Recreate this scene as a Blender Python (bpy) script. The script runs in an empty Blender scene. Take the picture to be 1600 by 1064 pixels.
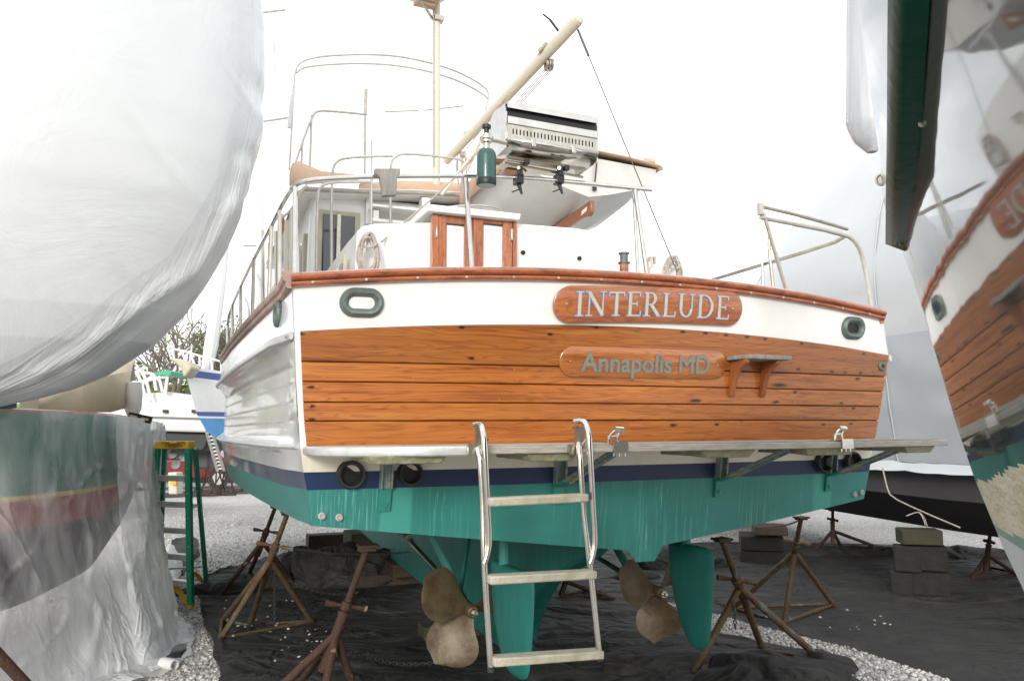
import bpy, math, random
import numpy as np
from mathutils import Vector, noise
random.seed(7); np.random.seed(7)
SC = bpy.context.scene
COL = SC.collection
R = math.radians

# ------------------------------------------------------------------ camera
PITCH = 6.8; FPX = 1241.0; EYE = 1.7
cam = bpy.data.cameras.new('camera'); camo = bpy.data.objects.new('camera', cam); COL.objects.link(camo)
cam.sensor_fit = 'HORIZONTAL'; cam.sensor_width = 36.0; cam.lens = 36.0 * FPX / 1600
cam.clip_start = 0.05; cam.clip_end = 2000
camo.location = (0, 0, EYE); camo.rotation_euler = (R(90 + PITCH), 0, 0)
SC.camera = camo
# ------------------------------------------------------------------ world, sun, exposure
SUN_EL, SUN_AZ = 15, 188      # azimuth measured clockwise from +Y: behind the camera, to the left
w = bpy.data.worlds.new('World'); SC.world = w; w.use_nodes = True
nt = w.node_tree; nt.nodes.clear(); L = nt.links
N = nt.nodes.new
wo = N('ShaderNodeOutputWorld'); bg = N('ShaderNodeBackground'); sky = N('ShaderNodeTexSky')
sky.sky_type = 'NISHITA'; sky.sun_disc = False
sky.sun_elevation = R(SUN_EL); sky.sun_rotation = R(SUN_AZ)
sky.air_density = 1.0; sky.dust_density = 3.0
tc = N('ShaderNodeTexCoord'); mp = N('ShaderNodeMapping'); mp.inputs['Scale'].default_value = (1, 1, 2.6)
ns = N('ShaderNodeTexNoise'); ns.inputs['Scale'].default_value = 2.1; ns.inputs['Detail'].default_value = 8; ns.inputs['Roughness'].default_value = .6
rp = N('ShaderNodeValToRGB'); rp.color_ramp.elements[0].position = .30; rp.color_ramp.elements[0].color = (.55, .55, .55, 1)
rp.color_ramp.elements[1].position = .56; rp.color_ramp.elements[1].color = (1, 1, 1, 1)
mx = N('ShaderNodeMix'); mx.data_type = 'RGBA'
cl = N('ShaderNodeTexNoise'); cl.inputs['Scale'].default_value = 3.3; cl.inputs['Detail'].default_value = 9
cr = N('ShaderNodeValToRGB'); cr.color_ramp.elements[0].position = .35; cr.color_ramp.elements[0].color = (8.5, 8.9, 9.4, 1)
cr.color_ramp.elements[1].position = .62; cr.color_ramp.elements[1].color = (13.5, 13.6, 13.6, 1)
L.new(tc.outputs['Generated'], mp.inputs[0]); L.new(mp.outputs[0], ns.inputs['Vector']); L.new(mp.outputs[0], cl.inputs['Vector'])
L.new(ns.outputs[0], rp.inputs[0]); L.new(rp.outputs[0], mx.inputs['Factor']); L.new(cl.outputs[0], cr.inputs[0])
L.new(sky.outputs[0], mx.inputs['A']); L.new(cr.outputs[0], mx.inputs['B'])
L.new(mx.outputs['Result'], bg.inputs[0]); bg.inputs[1].default_value = 0.10; L.new(bg.outputs[0], wo.inputs[0])
sun = bpy.data.lights.new('sun', 'SUN'); suno = bpy.data.objects.new('sun', sun); COL.objects.link(suno)
sun.energy = 1.5; sun.angle = R(14); sun.color = (1, .96, .9)
sd = Vector((math.sin(R(SUN_AZ)) * math.cos(R(SUN_EL)), math.cos(R(SUN_AZ)) * math.cos(R(SUN_EL)), math.sin(R(SUN_EL))))
suno.rotation_euler = sd.to_track_quat('Z', 'Y').to_euler(); suno.location = (0, 0, 30)
SC.view_settings.view_transform = 'Standard'; SC.view_settings.look = 'None'
SC.view_settings.exposure = 0.62; SC.view_settings.gamma = 1.0
SC.cycles.max_bounces = 8; SC.cycles.transparent_max_bounces = 12

# ------------------------------------------------------------------ coordinates (surveyed from the photograph)
_p = R(PITCH)
CAM = np.array([0, 0, EYE]); FW = np.array([0, math.cos(_p), math.sin(_p)]); UPV = np.array([0, -math.sin(_p), math.cos(_p)])
def ray(px, py):
    return np.array([(px - 800) / FPX, 0, 0]) + (532 - py) / FPX * UPV + FW
def onY(px, py, Y):
    d = ray(px, py); return CAM + d * (Y / d[1])
def onZ(px, py, z=0.0):
    d = ray(px, py); return CAM + d * ((z - EYE) / d[2])
BS = np.array([.926, .378, 0]); BA = np.array([-.378, .926, 0]); T0 = np.array([.679, 4.48, 0])
def B(s, a, z):                       # yacht frame: s to starboard, a forward, z up
    return T0 + s * BS + a * BA + np.array([0, 0, z + .008 * s])
def onA(px, py, a):
    d = ray(px, py); t = (a - (CAM - T0) @ BA) / (d @ BA); P = CAM + t * d; q = P - T0
    s = q @ BS; return s, a, q[2] - .008 * s
def onS(px, py, s):
    d = ray(px, py); t = (s - (CAM - T0) @ BS) / (d @ BS); P = CAM + t * d; q = P - T0
    return s, q @ BA, q[2] - .008 * s
def ta(s, z):
    return -.10 * (1 - (s / 1.8) ** 2) - .15 * (z - 1.65)
def TS(s, z, off=0.0):                # a point on the transom skin, off metres proud of it
    return B(s, ta(s, z) - off, z)
def tp(px, py, off=0.0):
    d = ray(px, py); t = 4.
    for _ in range(30):
        q = CAM + t * d - T0; s = q @ BS; z = q[2] - .008 * s
        t -= (q @ BA - (ta(s, z) - off)) / (d @ BA)
    return s, z

# ------------------------------------------------------------------ mesh builder
class MB:
    def __init__(s): s.v = []; s.f = []; s.m = []; s.uv = None; s.sm = []
    def add(s, vs, fs, m=0, smooth=True):
        o = len(s.v); s.v.extend([tuple(map(float, v)) for v in vs])
        for f in fs: s.f.append(tuple(o + i for i in f)); s.m.append(m); s.sm.append(smooth)
        return s
    def grid(s, P, m=0, mrow=None, closed=False, flip=False):
        n = len(P); k = len(P[0]); vs = [p for r in P for p in r]; fs = []; ms = []
        for i in range(n - 1):
            for j in range(k if closed else k - 1):
                a, b = i * k + j, i * k + (j + 1) % k; f = (a, b, b + k, a + k)
                fs.append(f[::-1] if flip else f); ms.append(mrow(i, j) if mrow else m)
        o = len(s.v); s.v.extend([tuple(map(float, v)) for v in vs])
        for f, mm in zip(fs, ms): s.f.append(tuple(o + i for i in f)); s.m.append(mm); s.sm.append(True)
        return s
    def box(s, c, size, X=(1, 0, 0), Y=(0, 1, 0), Z=(0, 0, 1), m=0):
        c, X, Y, Z = map(lambda q: np.array(q, float), (c, X, Y, Z)); h = np.array(size) / 2
        vs = [c + X * h[0] * i + Y * h[1] * j + Z * h[2] * k for k in (-1, 1) for j in (-1, 1) for i in (-1, 1)]
        return s.add(vs, [(0, 2, 3, 1), (4, 5, 7, 6), (0, 1, 5, 4), (2, 6, 7, 3), (0, 4, 6, 2), (1, 3, 7, 5)], m, False)
    def hexa(s, b, t, m=0):
        n = len(b); vs = list(b) + list(t)
        fs = [tuple(range(n))[::-1], tuple(range(n, 2 * n))] + [(i, (i + 1) % n, n + (i + 1) % n, n + i) for i in range(n)]
        return s.add(vs, fs, m, False)
    def tube(s, pts, r, n=8, m=0, flat=None, cap=True):
        pts = [np.array(p, float) for p in pts]; k = len(pts)
        rs = r if isinstance(r, (list, tuple)) else [r] * k
        T = []
        for i in range(k):
            d = pts[min(i + 1, k - 1)] - pts[max(i - 1, 0)]; T.append(d / (np.linalg.norm(d) + 1e-9))
        up = np.array([0, 0, 1.]) if abs(T[0][2]) < .9 else np.array([1., 0, 0])
        u = np.cross(T[0], up); u /= np.linalg.norm(u); P = []
        for i in range(k):
            u = u - T[i] * (u @ T[i]); u /= np.linalg.norm(u); v = np.cross(T[i], u)
            fu, fv = flat if flat else (1, 1)
            P.append([pts[i] + rs[i] * (fu * u * math.cos(2 * math.pi * j / n) + fv * v * math.sin(2 * math.pi * j / n)) for j in range(n)])
        s.grid(P, m, closed=True)
        if cap:
            o = len(s.v); s.v.extend([tuple(p) for p in P[0]] + [tuple(p) for p in P[-1]])
            s.f.append(tuple(range(o, o + n))[::-1]); s.f.append(tuple(range(o + n, o + 2 * n))); s.m += [m, m]; s.sm += [False, False]
        return s
    def ring(s, c, X, Y, r1, r2, rt, n=24, k=8, m=0):     # torus/oval tube, X and Y span its plane
        c, X, Y = map(lambda q: np.array(q, float), (c, X, Y)); Z = np.cross(X, Y); P = []
        for i in range(n):
            t = 2 * math.pi * i / n; d = X * r1 * math.cos(t) + Y * r2 * math.sin(t)
            rad = d / (np.linalg.norm(d) + 1e-9)
            P.append([c + d + rt * (rad * math.cos(2 * math.pi * j / k) + Z * math.sin(2 * math.pi * j / k)) for j in range(k)])
        P.append(P[0]); return s.grid(P, m, closed=True)
    def lathe(s, c, ax, prof, n=16, m=0):
        c = np.array(c, float); ax = np.array(ax, float); ax /= np.linalg.norm(ax)
        u = np.cross(ax, [0, 0, 1.] if abs(ax[2]) < .9 else [1., 0, 0]); u /= np.linalg.norm(u); v = np.cross(ax, u)
        P = [[c + ax * h + max(r, 1e-4) * (u * math.cos(2 * math.pi * j / n) + v * math.sin(2 * math.pi * j / n)) for j in range(n)] for r, h in prof]
        return s.grid(P, m, closed=True)
    def build(s, name, mats, parent=None, bev=0, ang=32, label=None, sub=0, uv=None):
        if not isinstance(mats, (list, tuple)): mats = [mats]
        V = np.array(s.v); lo, hi = V.min(0), V.max(0); c = (lo + hi) / 2; c[2] = lo[2]
        me = bpy.data.meshes.new(name); me.from_pydata((V - c).tolist(), [], s.f); me.update()
        for mm in mats: me.materials.append(mm)
        me.polygons.foreach_set('material_index', s.m); me.polygons.foreach_set('use_smooth', s.sm)
        if uv is not None:
            lay = me.uv_layers.new(name='UVMap'); idx = np.zeros(len(me.loops), int); me.loops.foreach_get('vertex_index', idx)
            U = np.array(uv, float)[idx]; lay.data.foreach_set('uv', U.ravel())
        try: me.set_sharp_from_angle(angle=R(ang))
        except Exception: pass
        o = bpy.data.objects.new(name, me); COL.objects.link(o)
        pl = WORLDPOS.get(parent.name, np.zeros(3)) if parent else np.zeros(3)
        if parent: o.parent = parent
        o.location = tuple(c - pl); WORLDPOS[o.name] = c
        if bev:
            b = o.modifiers.new('bevel', 'BEVEL'); b.width = bev; b.segments = 2; b.limit_method = 'ANGLE'; b.angle_limit = R(40)
        if label: o['label'] = label
        return o
WORLDPOS = {}
def thing(name, label, cat, loc=(0, 0, 0), group=None, kind=None):
    o = bpy.data.objects.new(name, None); COL.objects.link(o); o.location = tuple(map(float, loc)); WORLDPOS[o.name] = np.array(loc, float)
    o.empty_display_size = .2
    return tag(o, label, cat, group, kind)
def tag(o, label=None, cat=None, group=None, kind=None):
    if label: o['label'] = label
    if cat: o['category'] = cat
    if group: o['group'] = group
    if kind: o['kind'] = kind
    return o
def smooth_path(pts, it=2):
    pts = [np.array(p, float) for p in pts]
    for _ in range(it):
        q = [pts[0]]
        for a, b in zip(pts[:-1], pts[1:]): q += [a * .75 + b * .25, a * .25 + b * .75]
        q.append(pts[-1]); pts = q
    return pts
def lerp(a, b, t): return a + (b - a) * t
def interp(x, xs, ys): return float(np.interp(x, xs, ys))
def nz(x, y, z=0, s=1.0): return noise.noise(Vector((x * s, y * s, z * s)))

# ------------------------------------------------------------------ materials
def mat(name, col, rough=.5, metal=0., var=None, vscale=6, bump=0., bscale=40, coat=0., spec=.5, col3=None, stretch=(1, 1, 1), thr=(.35, .7), detail=6, trans=0., ior=1.5, crough=.05, col3s=2.5, thr3=(.55, .7)):
    m = bpy.data.materials.new(name); m.use_nodes = True; t = m.node_tree; n = t.nodes; l = t.links; p = n['Principled BSDF']
    p.inputs['Base Color'].default_value = (*col, 1); p.inputs['Roughness'].default_value = rough; p.inputs['Metallic'].default_value = metal
    p.inputs['Coat Weight'].default_value = coat; p.inputs['Coat Roughness'].default_value = crough; p.inputs['Specular IOR Level'].default_value = spec
    p.inputs['IOR'].default_value = ior
    if trans: p.inputs['Transmission Weight'].default_value = trans
    tcn = n.new('ShaderNodeTexCoord'); mpn = n.new('ShaderNodeMapping'); mpn.inputs['Scale'].default_value = stretch
    l.new(tcn.outputs['Object'], mpn.inputs[0])
    cur = None
    if var is not None:
        nn = n.new('ShaderNodeTexNoise'); nn.inputs['Scale'].default_value = vscale; nn.inputs['Detail'].default_value = detail; nn.inputs['Roughness'].default_value = .62
        rr = n.new('ShaderNodeValToRGB'); rr.color_ramp.elements[0].position = thr[0]; rr.color_ramp.elements[1].position = thr[1]
        rr.color_ramp.elements[0].color = (*col, 1); rr.color_ramp.elements[1].color = (*var, 1)
        l.new(mpn.outputs[0], nn.inputs['Vector']); l.new(nn.outputs[0], rr.inputs[0]); cur = rr.outputs[0]
        if col3 is not None:
            n3 = n.new('ShaderNodeTexNoise'); n3.inputs['Scale'].default_value = col3s; n3.inputs['Detail'].default_value = 8
            r3 = n.new('ShaderNodeValToRGB'); r3.color_ramp.elements[0].position = thr3[0]; r3.color_ramp.elements[1].position = thr3[1]
            m3 = n.new('ShaderNodeMix'); m3.data_type = 'RGBA'; m3.inputs['B'].default_value = (*col3, 1)
            l.new(tcn.outputs['Object'], n3.inputs['Vector']); l.new(n3.outputs[0], r3.inputs[0]); l.new(r3.outputs[0], m3.inputs['Factor']); l.new(cur, m3.inputs['A']); cur = m3.outputs['Result']
        l.new(cur, p.inputs['Base Color'])
    if bump:
        nb = n.new('ShaderNodeTexNoise'); nb.inputs['Scale'].default_value = bscale; nb.inputs['Detail'].default_value = 6
        bb = n.new('ShaderNodeBump'); bb.inputs['Strength'].default_value = bump; bb.inputs['Distance'].default_value = .02
        l.new(mpn.outputs[0], nb.inputs['Vector']); l.new(nb.outputs[0], bb.inputs['Height']); l.new(bb.outputs[0], p.inputs['Normal'])
        if coat: l.new(bb.outputs[0], p.inputs['Coat Normal'])
    return m

def wood_mat(name, base, dark, light, knots=(), coat=1., rough=.35, gs=(1.1, 34.), uvmode=True, crough=.06):
    m = bpy.data.materials.new(name); m.use_nodes = True; t = m.node_tree; n = t.nodes; l = t.links; p = n['Principled BSDF']
    tcn = n.new('ShaderNodeTexCoord'); oi = n.new('ShaderNodeObjectInfo')
    sc = n.new('ShaderNodeVectorMath'); sc.operation = 'SCALE'; sc.inputs[0].default_value = (13, 7, 5); l.new(oi.outputs['Random'], sc.inputs['Scale'])
    # low frequency warp so that the figure wanders along the board
    wn = n.new('ShaderNodeTexNoise'); wn.inputs['Scale'].default_value = 1.6; wn.inputs['Detail'].default_value = 1
    src = tcn.outputs['UV'] if uvmode else tcn.outputs['Object']
    ad = n.new('ShaderNodeVectorMath'); ad.operation = 'ADD'; l.new(src, ad.inputs[0]); l.new(sc.outputs[0], ad.inputs[1])
    l.new(ad.outputs[0], wn.inputs['Vector'])
    ws = n.new('ShaderNodeVectorMath'); ws.operation = 'SCALE'; ws.inputs['Scale'].default_value = .045; l.new(wn.outputs['Color'], ws.inputs[0])
    a2 = n.new('ShaderNodeVectorMath'); a2.operation = 'ADD'; l.new(ad.outputs[0], a2.inputs[0]); l.new(ws.outputs[0], a2.inputs[1])
    mpn = n.new('ShaderNodeMapping'); mpn.inputs['Scale'].default_value = (gs[0], gs[1], gs[1]); l.new(a2.outputs[0], mpn.inputs[0])
    g1 = n.new('ShaderNodeTexNoise'); g1.inputs['Scale'].default_value = 1.0; g1.inputs['Detail'].default_value = 7; g1.inputs['Roughness'].default_value = .6; l.new(mpn.outputs[0], g1.inputs['Vector'])
    r1 = n.new('ShaderNodeValToRGB'); e = r1.color_ramp.elements; e[0].position = .30; e[0].color = (*dark, 1); e[1].position = .72; e[1].color = (*light, 1)
    q = r1.color_ramp.elements.new(.45); q.color = (*base, 1)
    l.new(g1.outputs[0], r1.inputs[0])
    # fine pores / growth lines
    mp2 = n.new('ShaderNodeMapping'); mp2.inputs['Scale'].default_value = (gs[0] * 3, gs[1] * 9, gs[1] * 9); l.new(a2.outputs[0], mp2.inputs[0])
    g2 = n.new('ShaderNodeTexNoise'); g2.inputs['Detail'].default_value = 3; g2.inputs['Scale'].default_value = 1.; l.new(mp2.outputs[0], g2.inputs['Vector'])
    r2 = n.new('ShaderNodeValToRGB'); r2.color_ramp.elements[0].position = .3; r2.color_ramp.elements[0].color = (.62, .55, .5, 1); r2.color_ramp.elements[1].position = .5; r2.color_ramp.elements[1].color = (1, 1, 1, 1)
    l.new(g2.outputs[0], r2.inputs[0])
    mm = n.new('ShaderNodeMix'); mm.data_type = 'RGBA'; mm.blend_type = 'MULTIPLY'; mm.inputs['Factor'].default_value = .8
    l.new(r1.outputs[0], mm.inputs['A']); l.new(r2.outputs[0], mm.inputs['B']); cur = mm.outputs['Result']
    # contour lines of the cathedral figure
    cn = n.new('ShaderNodeTexNoise'); cn.inputs['Scale'].default_value = 1.; cn.inputs['Detail'].default_value = 2
    mp3 = n.new('ShaderNodeMapping'); mp3.inputs['Scale'].default_value = (gs[0] * .8, gs[1] * .40, gs[1] * .40); l.new(a2.outputs[0], mp3.inputs[0]); l.new(mp3.outputs[0], cn.inputs['Vector'])
    fr = n.new('ShaderNodeMath'); fr.operation = 'MULTIPLY'; fr.inputs[1].default_value = 16; l.new(cn.outputs[0], fr.inputs[0])
    f2 = n.new('ShaderNodeMath'); f2.operation = 'PINGPONG'; f2.inputs[1].default_value = .5; l.new(fr.outputs[0], f2.inputs[0])
    r3 = n.new('ShaderNodeValToRGB'); r3.color_ramp.elements[0].position = .0; r3.color_ramp.elements[0].color = (.50, .40, .34, 1); r3.color_ramp.elements[1].position = .22; r3.color_ramp.elements[1].color = (1, 1, 1, 1)
    l.new(f2.outputs[0], r3.inputs[0])
    m3 = n.new('ShaderNodeMix'); m3.data_type = 'RGBA'; m3.blend_type = 'MULTIPLY'; m3.inputs['Factor'].default_value = .6
    l.new(cur, m3.inputs['A']); l.new(r3.outputs[0], m3.inputs['B']); cur = m3.outputs['Result']
    # one tone per board
    hv = n.new('ShaderNodeHueSaturation'); mr = n.new('ShaderNodeMapRange'); mr.inputs[3].default_value = .80; mr.inputs[4].default_value = 1.15; l.new(oi.outputs['Random'], mr.inputs[0]); l.new(mr.outputs[0], hv.inputs['Value'])
    l.new(cur, hv.inputs['Color']); cur = hv.outputs[0]
    last = None
    dn = n.new('ShaderNodeTexNoise'); dn.inputs['Scale'].default_value = 60; dn.inputs['Detail'].default_value = 4; l.new(src, dn.inputs['Vector'])
    for (kx, kz, rx, rz) in knots:
        sub = n.new('ShaderNodeVectorMath'); sub.operation = 'SUBTRACT'; l.new(src, sub.inputs[0]); sub.inputs[1].default_value = (kx, kz, 0)
        mu = n.new('ShaderNodeVectorMath'); mu.operation = 'MULTIPLY'; l.new(sub.outputs[0], mu.inputs[0]); mu.inputs[1].default_value = (1 / rx, 1 / rz, 0)
        le = n.new('ShaderNodeVectorMath'); le.operation = 'LENGTH'; l.new(mu.outputs[0], le.inputs[0])
        if last is None: last = le.outputs['Value']
        else:
            mi = n.new('ShaderNodeMath'); mi.operation = 'MINIMUM'; l.new(last, mi.inputs[0]); l.new(le.outputs['Value'], mi.inputs[1]); last = mi.outputs[0]
    if last is not None:
        ad3 = n.new('ShaderNodeMath'); ad3.operation = 'ADD'; l.new(last, ad3.inputs[0]); l.new(dn.outputs[0], ad3.inputs[1])
        kr = n.new('ShaderNodeValToRGB'); kr.color_ramp.elements[0].position = .55; kr.color_ramp.elements[0].color = (.035, .016, .008, 1)
        kr.color_ramp.elements[1].position = 1.0; kr.color_ramp.elements[1].color = (1, 1, 1, 1)
        k2 = kr.color_ramp.elements.new(.72); k2.color = (.45, .38, .33, 1)
        hf = n.new('ShaderNodeMath'); hf.operation = 'MULTIPLY'; hf.inputs[1].default_value = .5; l.new(ad3.outputs[0], hf.inputs[0])
        l.new(hf.outputs[0], kr.inputs[0])
        km = n.new('ShaderNodeMix'); km.data_type = 'RGBA'; km.blend_type = 'MULTIPLY'; km.inputs['Factor'].default_value = 1
        l.new(cur, km.inputs['A']); l.new(kr.outputs[0], km.inputs['B']); cur = km.outputs['Result']
    l.new(cur, p.inputs['Base Color'])
    p.inputs['Roughness'].default_value = rough; p.inputs['Coat Weight'].default_value = coat; p.inputs['Coat Roughness'].default_value = crough
    bb = n.new('ShaderNodeBump'); bb.inputs['Strength'].default_value = .12; bb.inputs['Distance'].default_value = .004; l.new(g1.outputs[0], bb.inputs['Height'])
    bn = n.new('ShaderNodeBump'); bn.inputs['Strength'].default_value = .25; bn.inputs['Distance'].default_value = .004; l.new(dn.outputs[0], bn.inputs['Height']); l.new(bb.outputs[0], bn.inputs['Normal'])
    l.new(bb.outputs[0], p.inputs['Normal']); l.new(bn.outputs[0], p.inputs['Coat Normal'])
    return m

KN = [(720,512),(735,560),(858,523),(930,512),(1065,519),(1100,521),(1132,524),(1165,527),(1193,530),(1250,537),(1347,553),(1297,581),(1318,582),(1342,583),(1337,592),(1215,602),(1240,613),(1312,630),(1210,628),(1085,626),(1331,638),(1050,664),(1118,663),(1284,663),(1327,662),(1245,577),(485,605),(487,635),(487,655),(470,522),(702,697),(1150,690),(900,575),(1015,698)]
KNOTS = []
for i, (x, y) in enumerate(KN):
    s_, z_ = tp(x, y); big = {15: 3.2, 19: 2.2, 14: 1.6, 18: 1.4, 21: 1.5}.get(i, 1)
    KNOTS.append((s_, z_, .016 * big, .007 * (1 + .25 * (big - 1))))
M = {}
M['wood'] = wood_mat('varnished planking', (.39, .118, .016), (.20, .050, .009), (.50, .180, .032), KNOTS)
M['rail'] = wood_mat('varnished rail', (.33, .085, .025), (.15, .035, .012), (.45, .14, .05), gs=(2., 30.), uvmode=False, rough=.3)
M['board'] = wood_mat('varnished name board', (.35, .105, .028), (.25, .065, .018), (.43, .15, .045), gs=(2., 24.), coat=.5)
M['door_wood'] = wood_mat('teak door frame', (.34, .10, .03), (.2, .05, .015), (.42, .16, .06), gs=(20., 3.), uvmode=False, coat=.6)
M['teak_grey'] = mat('weathered teak', (.42, .39, .34), .7, var=(.27, .24, .2), vscale=9, stretch=(1, 1, 6), bump=.3, bscale=30, detail=8)
M['teak_side'] = mat('faded side rail', (.42, .30, .25), .6, var=(.30, .2, .16), vscale=8, bump=.2, bscale=50)
M['rung'] = mat('rung teak', (.47, .44, .36), .7, var=(.30, .29, .19), vscale=14, bump=.3, bscale=60, detail=8)
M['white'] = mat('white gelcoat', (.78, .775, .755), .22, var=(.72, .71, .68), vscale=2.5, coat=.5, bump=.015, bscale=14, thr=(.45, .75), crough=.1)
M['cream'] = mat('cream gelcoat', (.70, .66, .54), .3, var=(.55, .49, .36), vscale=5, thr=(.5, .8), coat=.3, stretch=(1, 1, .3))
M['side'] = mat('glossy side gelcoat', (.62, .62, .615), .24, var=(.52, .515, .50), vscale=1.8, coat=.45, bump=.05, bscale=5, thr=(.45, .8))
M['navy'] = mat('navy boot stripe', (.004, .017, .072), .4, var=(.007, .023, .088), vscale=8)
M['navy_side'] = mat('sheen-greyed navy stripe', (.05, .07, .13), .3, var=(.12, .13, .16), vscale=3, coat=.4)  # navy of the hull sides, greyed to paint in their grazing reflection
M['caulk'] = mat('seam caulk', (.012, .006, .004), .9)
M['steel'] = mat('polished stainless', (.62, .60, .57), .16, 1., var=(.50, .47, .42), vscale=12, bump=.02, bscale=50)
M['steel_dull'] = mat('dull stainless', (.55, .52, .46), .32, 1., var=(.40, .36, .28), vscale=15)
M['steel_side'] = mat('satin tube', (.56, .54, .49), .38, .6, var=(.42, .40, .34), vscale=10)
M['alu'] = mat('aluminium', (.62, .62, .61), .35, .35, var=(.50, .50, .49), vscale=20)
M['bronze'] = mat('verdigris bronze', (.15, .19, .175), .5, .4, var=(.10, .12, .11), vscale=14, col3=(.24, .32, .28), bump=.3, bscale=60)
M['prop'] = mat('propeller bronze', (.11, .085, .042), .45, .2, var=(.075, .042, .022), vscale=9, thr=(.42, .6), col3=(.10, .115, .05), bump=.12, bscale=30, detail=9)
M['rubber'] = mat('black rubber', (.018, .018, .02), .6, var=(.03, .03, .033), vscale=20)
M['black'] = mat('black', (.008, .008, .009), .45)
M['gold'] = mat('gold leaf lettering', (.56, .50, .36), .55, .15, var=(.46, .41, .30), vscale=30)
M['blue'] = mat('blue outline', (.15, .19, .40), .5)
M['grey_letter'] = mat('grey green lettering', (.26, .24, .15), .5, .2, var=(.20, .19, .13), vscale=40)
M['blue2'] = mat('slate blue outline', (.09, .16, .27), .5)
M['rope'] = mat('rope', (.55, .49, .44), .9, var=(.35, .30, .27), vscale=40, bump=.6, bscale=160)
M['canvas'] = mat('tan canvas', (.60, .41, .28), .85, var=(.52, .34, .23), vscale=3, bump=.3, bscale=8)
M['glass_dark'] = mat('dark window glass', (.03, .035, .045), .04, 0, coat=1.)
M['frame_cream'] = mat('cream window frame', (.52, .48, .36), .5, var=(.42, .38, .26), vscale=8)
M['bottle'] = mat('green gas bottle', (.012, .065, .055), .35, var=(.02, .08, .068), vscale=12, coat=.3)
M['anode'] = mat('zinc anode', (.45, .44, .42), .7, var=(.28, .28, .27), vscale=40, bump=.4)
M['mast'] = mat('cream mast paint', (.60, .565, .47), .4, var=(.55, .51, .41), vscale=1.2)
M['grey_board'] = mat('weathered grey wood', (.30, .285, .26), .8, var=(.18, .17, .16), vscale=22, stretch=(1, 1, .25), bump=.5, bscale=60)
M['bracket'] = mat('flaking bracket paint', (.20, .27, .28), .55, .3, var=(.42, .38, .24), vscale=18, col3=(.10, .17, .20), thr=(.5, .56), bump=.3)
M['bracket_teal'] = mat('teal painted bracket', (.02, .20, .165), .5, var=(.03, .25, .2), vscale=12)
M['pad'] = mat('mossy support pad', (.30, .285, .19), .8, var=(.17, .18, .10), vscale=22, bump=.4)
M['rust'] = mat('rusty steel', (.070, .032, .019), .75, .2, var=(.042, .022, .016), vscale=14, col3=(.22, .17, .10), thr3=(.64, .68), col3s=16, bump=.5, bscale=60, detail=8)
M['rust_blue'] = mat('rusty steel with old paint', (.11, .046, .025), .7, .2, var=(.15, .13, .065), vscale=9, col3=(.12, .18, .19), thr3=(.60, .65), col3s=9, bump=.5, bscale=60, detail=8)
M['chain'] = mat('grey chain', (.09, .09, .085), .5, .7, var=(.16, .15, .13), vscale=30)
M['timber'] = mat('old timber', (.075, .050, .030), .85, var=(.04, .028, .018), vscale=12, stretch=(1, 1, 5), bump=.5, bscale=30, detail=8)
M['timber_g'] = mat('mossy timber', (.040, .042, .020), .85, var=(.055, .044, .025), vscale=12, bump=.5, bscale=30, col3=(.02, .2, .16), thr3=(.70, .72))
M['concrete'] = mat('concrete block', (.024, .022, .020), .9, var=(.014, .013, .012), vscale=8, bump=.6, bscale=40, detail=9)  # far darker than bare concrete: the shade under the hulls is in this colour
M['tarp'] = mat('black ground cloth', (.016, .0155, .0145), .8, var=(.027, .026, .024), vscale=3.5, col3=(.06, .056, .048), thr3=(.54, .8), col3s=1.6, detail=10)
M['hull_black'] = mat('matt black hull', (.013, .013, .015), .55, var=(.022, .022, .024), vscale=2)
M['hull_grey'] = mat('charcoal hull', (.085, .080, .086), .6, var=(.06, .057, .062), vscale=1.5)
M['fiberglass_green'] = mat('green fibreglass rail', (.01, .30, .165), .35, var=(.014, .34, .19), vscale=10, coat=.2)
M['yellow'] = mat('yellow plastic', (.72, .43, .012), .4, var=(.6, .36, .01), vscale=12)
M['dark_print'] = mat('dark print', (.03, .03, .03), .6)
M['bark'] = mat('bark', (.20, .17, .145), .9, var=(.13, .11, .09), vscale=6)
M['leaf'] = mat('spring leaves', (.22, .29, .06), .6, var=(.13, .19, .04), vscale=.7, thr=(.4, .6))
M['bgwhite'] = mat('white topsides', (.70, .70, .68), .3, var=(.6, .6, .58), vscale=1.5)
M['bgblue'] = mat('royal blue stripe', (.02, .05, .25), .4)
M['bgsky'] = mat('sky blue antifouling', (.035, .22, .50), .6, var=(.07, .28, .5), vscale=2.5)
M['bggrey'] = mat('grey line', (.12, .13, .14), .5)
M['cloth_cream'] = mat('cream boat cover', (.60, .52, .38), .8, var=(.5, .43, .31), vscale=2.2, bump=.3, bscale=5)
M['green_paint'] = mat('green topsides', (.008, .125, .09), .35, var=(.013, .16, .12), vscale=2, coat=.3)
M['red_paint'] = mat('red boottop', (.40, .05, .035), .5, var=(.32, .04, .035), vscale=4)
M['dark_bottom'] = mat('dark antifouling', (.07, .055, .075), .7, var=(.11, .09, .11), vscale=3)
M['gold_line'] = mat('gold cove line', (.62, .42, .10), .5)
M['car_red'] = mat('red car paint', (.17, .018, .022), .25, coat=1.)
M['car_dark'] = mat('dark car paint', (.02, .022, .025), .25, coat=1.)
M['tyre'] = M['rubber']
M['mastwhite'] = mat('pale spar', (.68, .69, .70), .4)
M['greenstrake'] = mat('dark green strake', (.004, .050, .032), .35, var=(.006, .065, .042), vscale=5, coat=.05, bump=.12, bscale=22, spec=.12)
M['bottom_cream'] = mat('worn cream bottom paint', (.40, .36, .24), .7, var=(.52, .49, .40), vscale=5, bump=.5, bscale=18, stretch=(1, 1, 3), detail=9)
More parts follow.
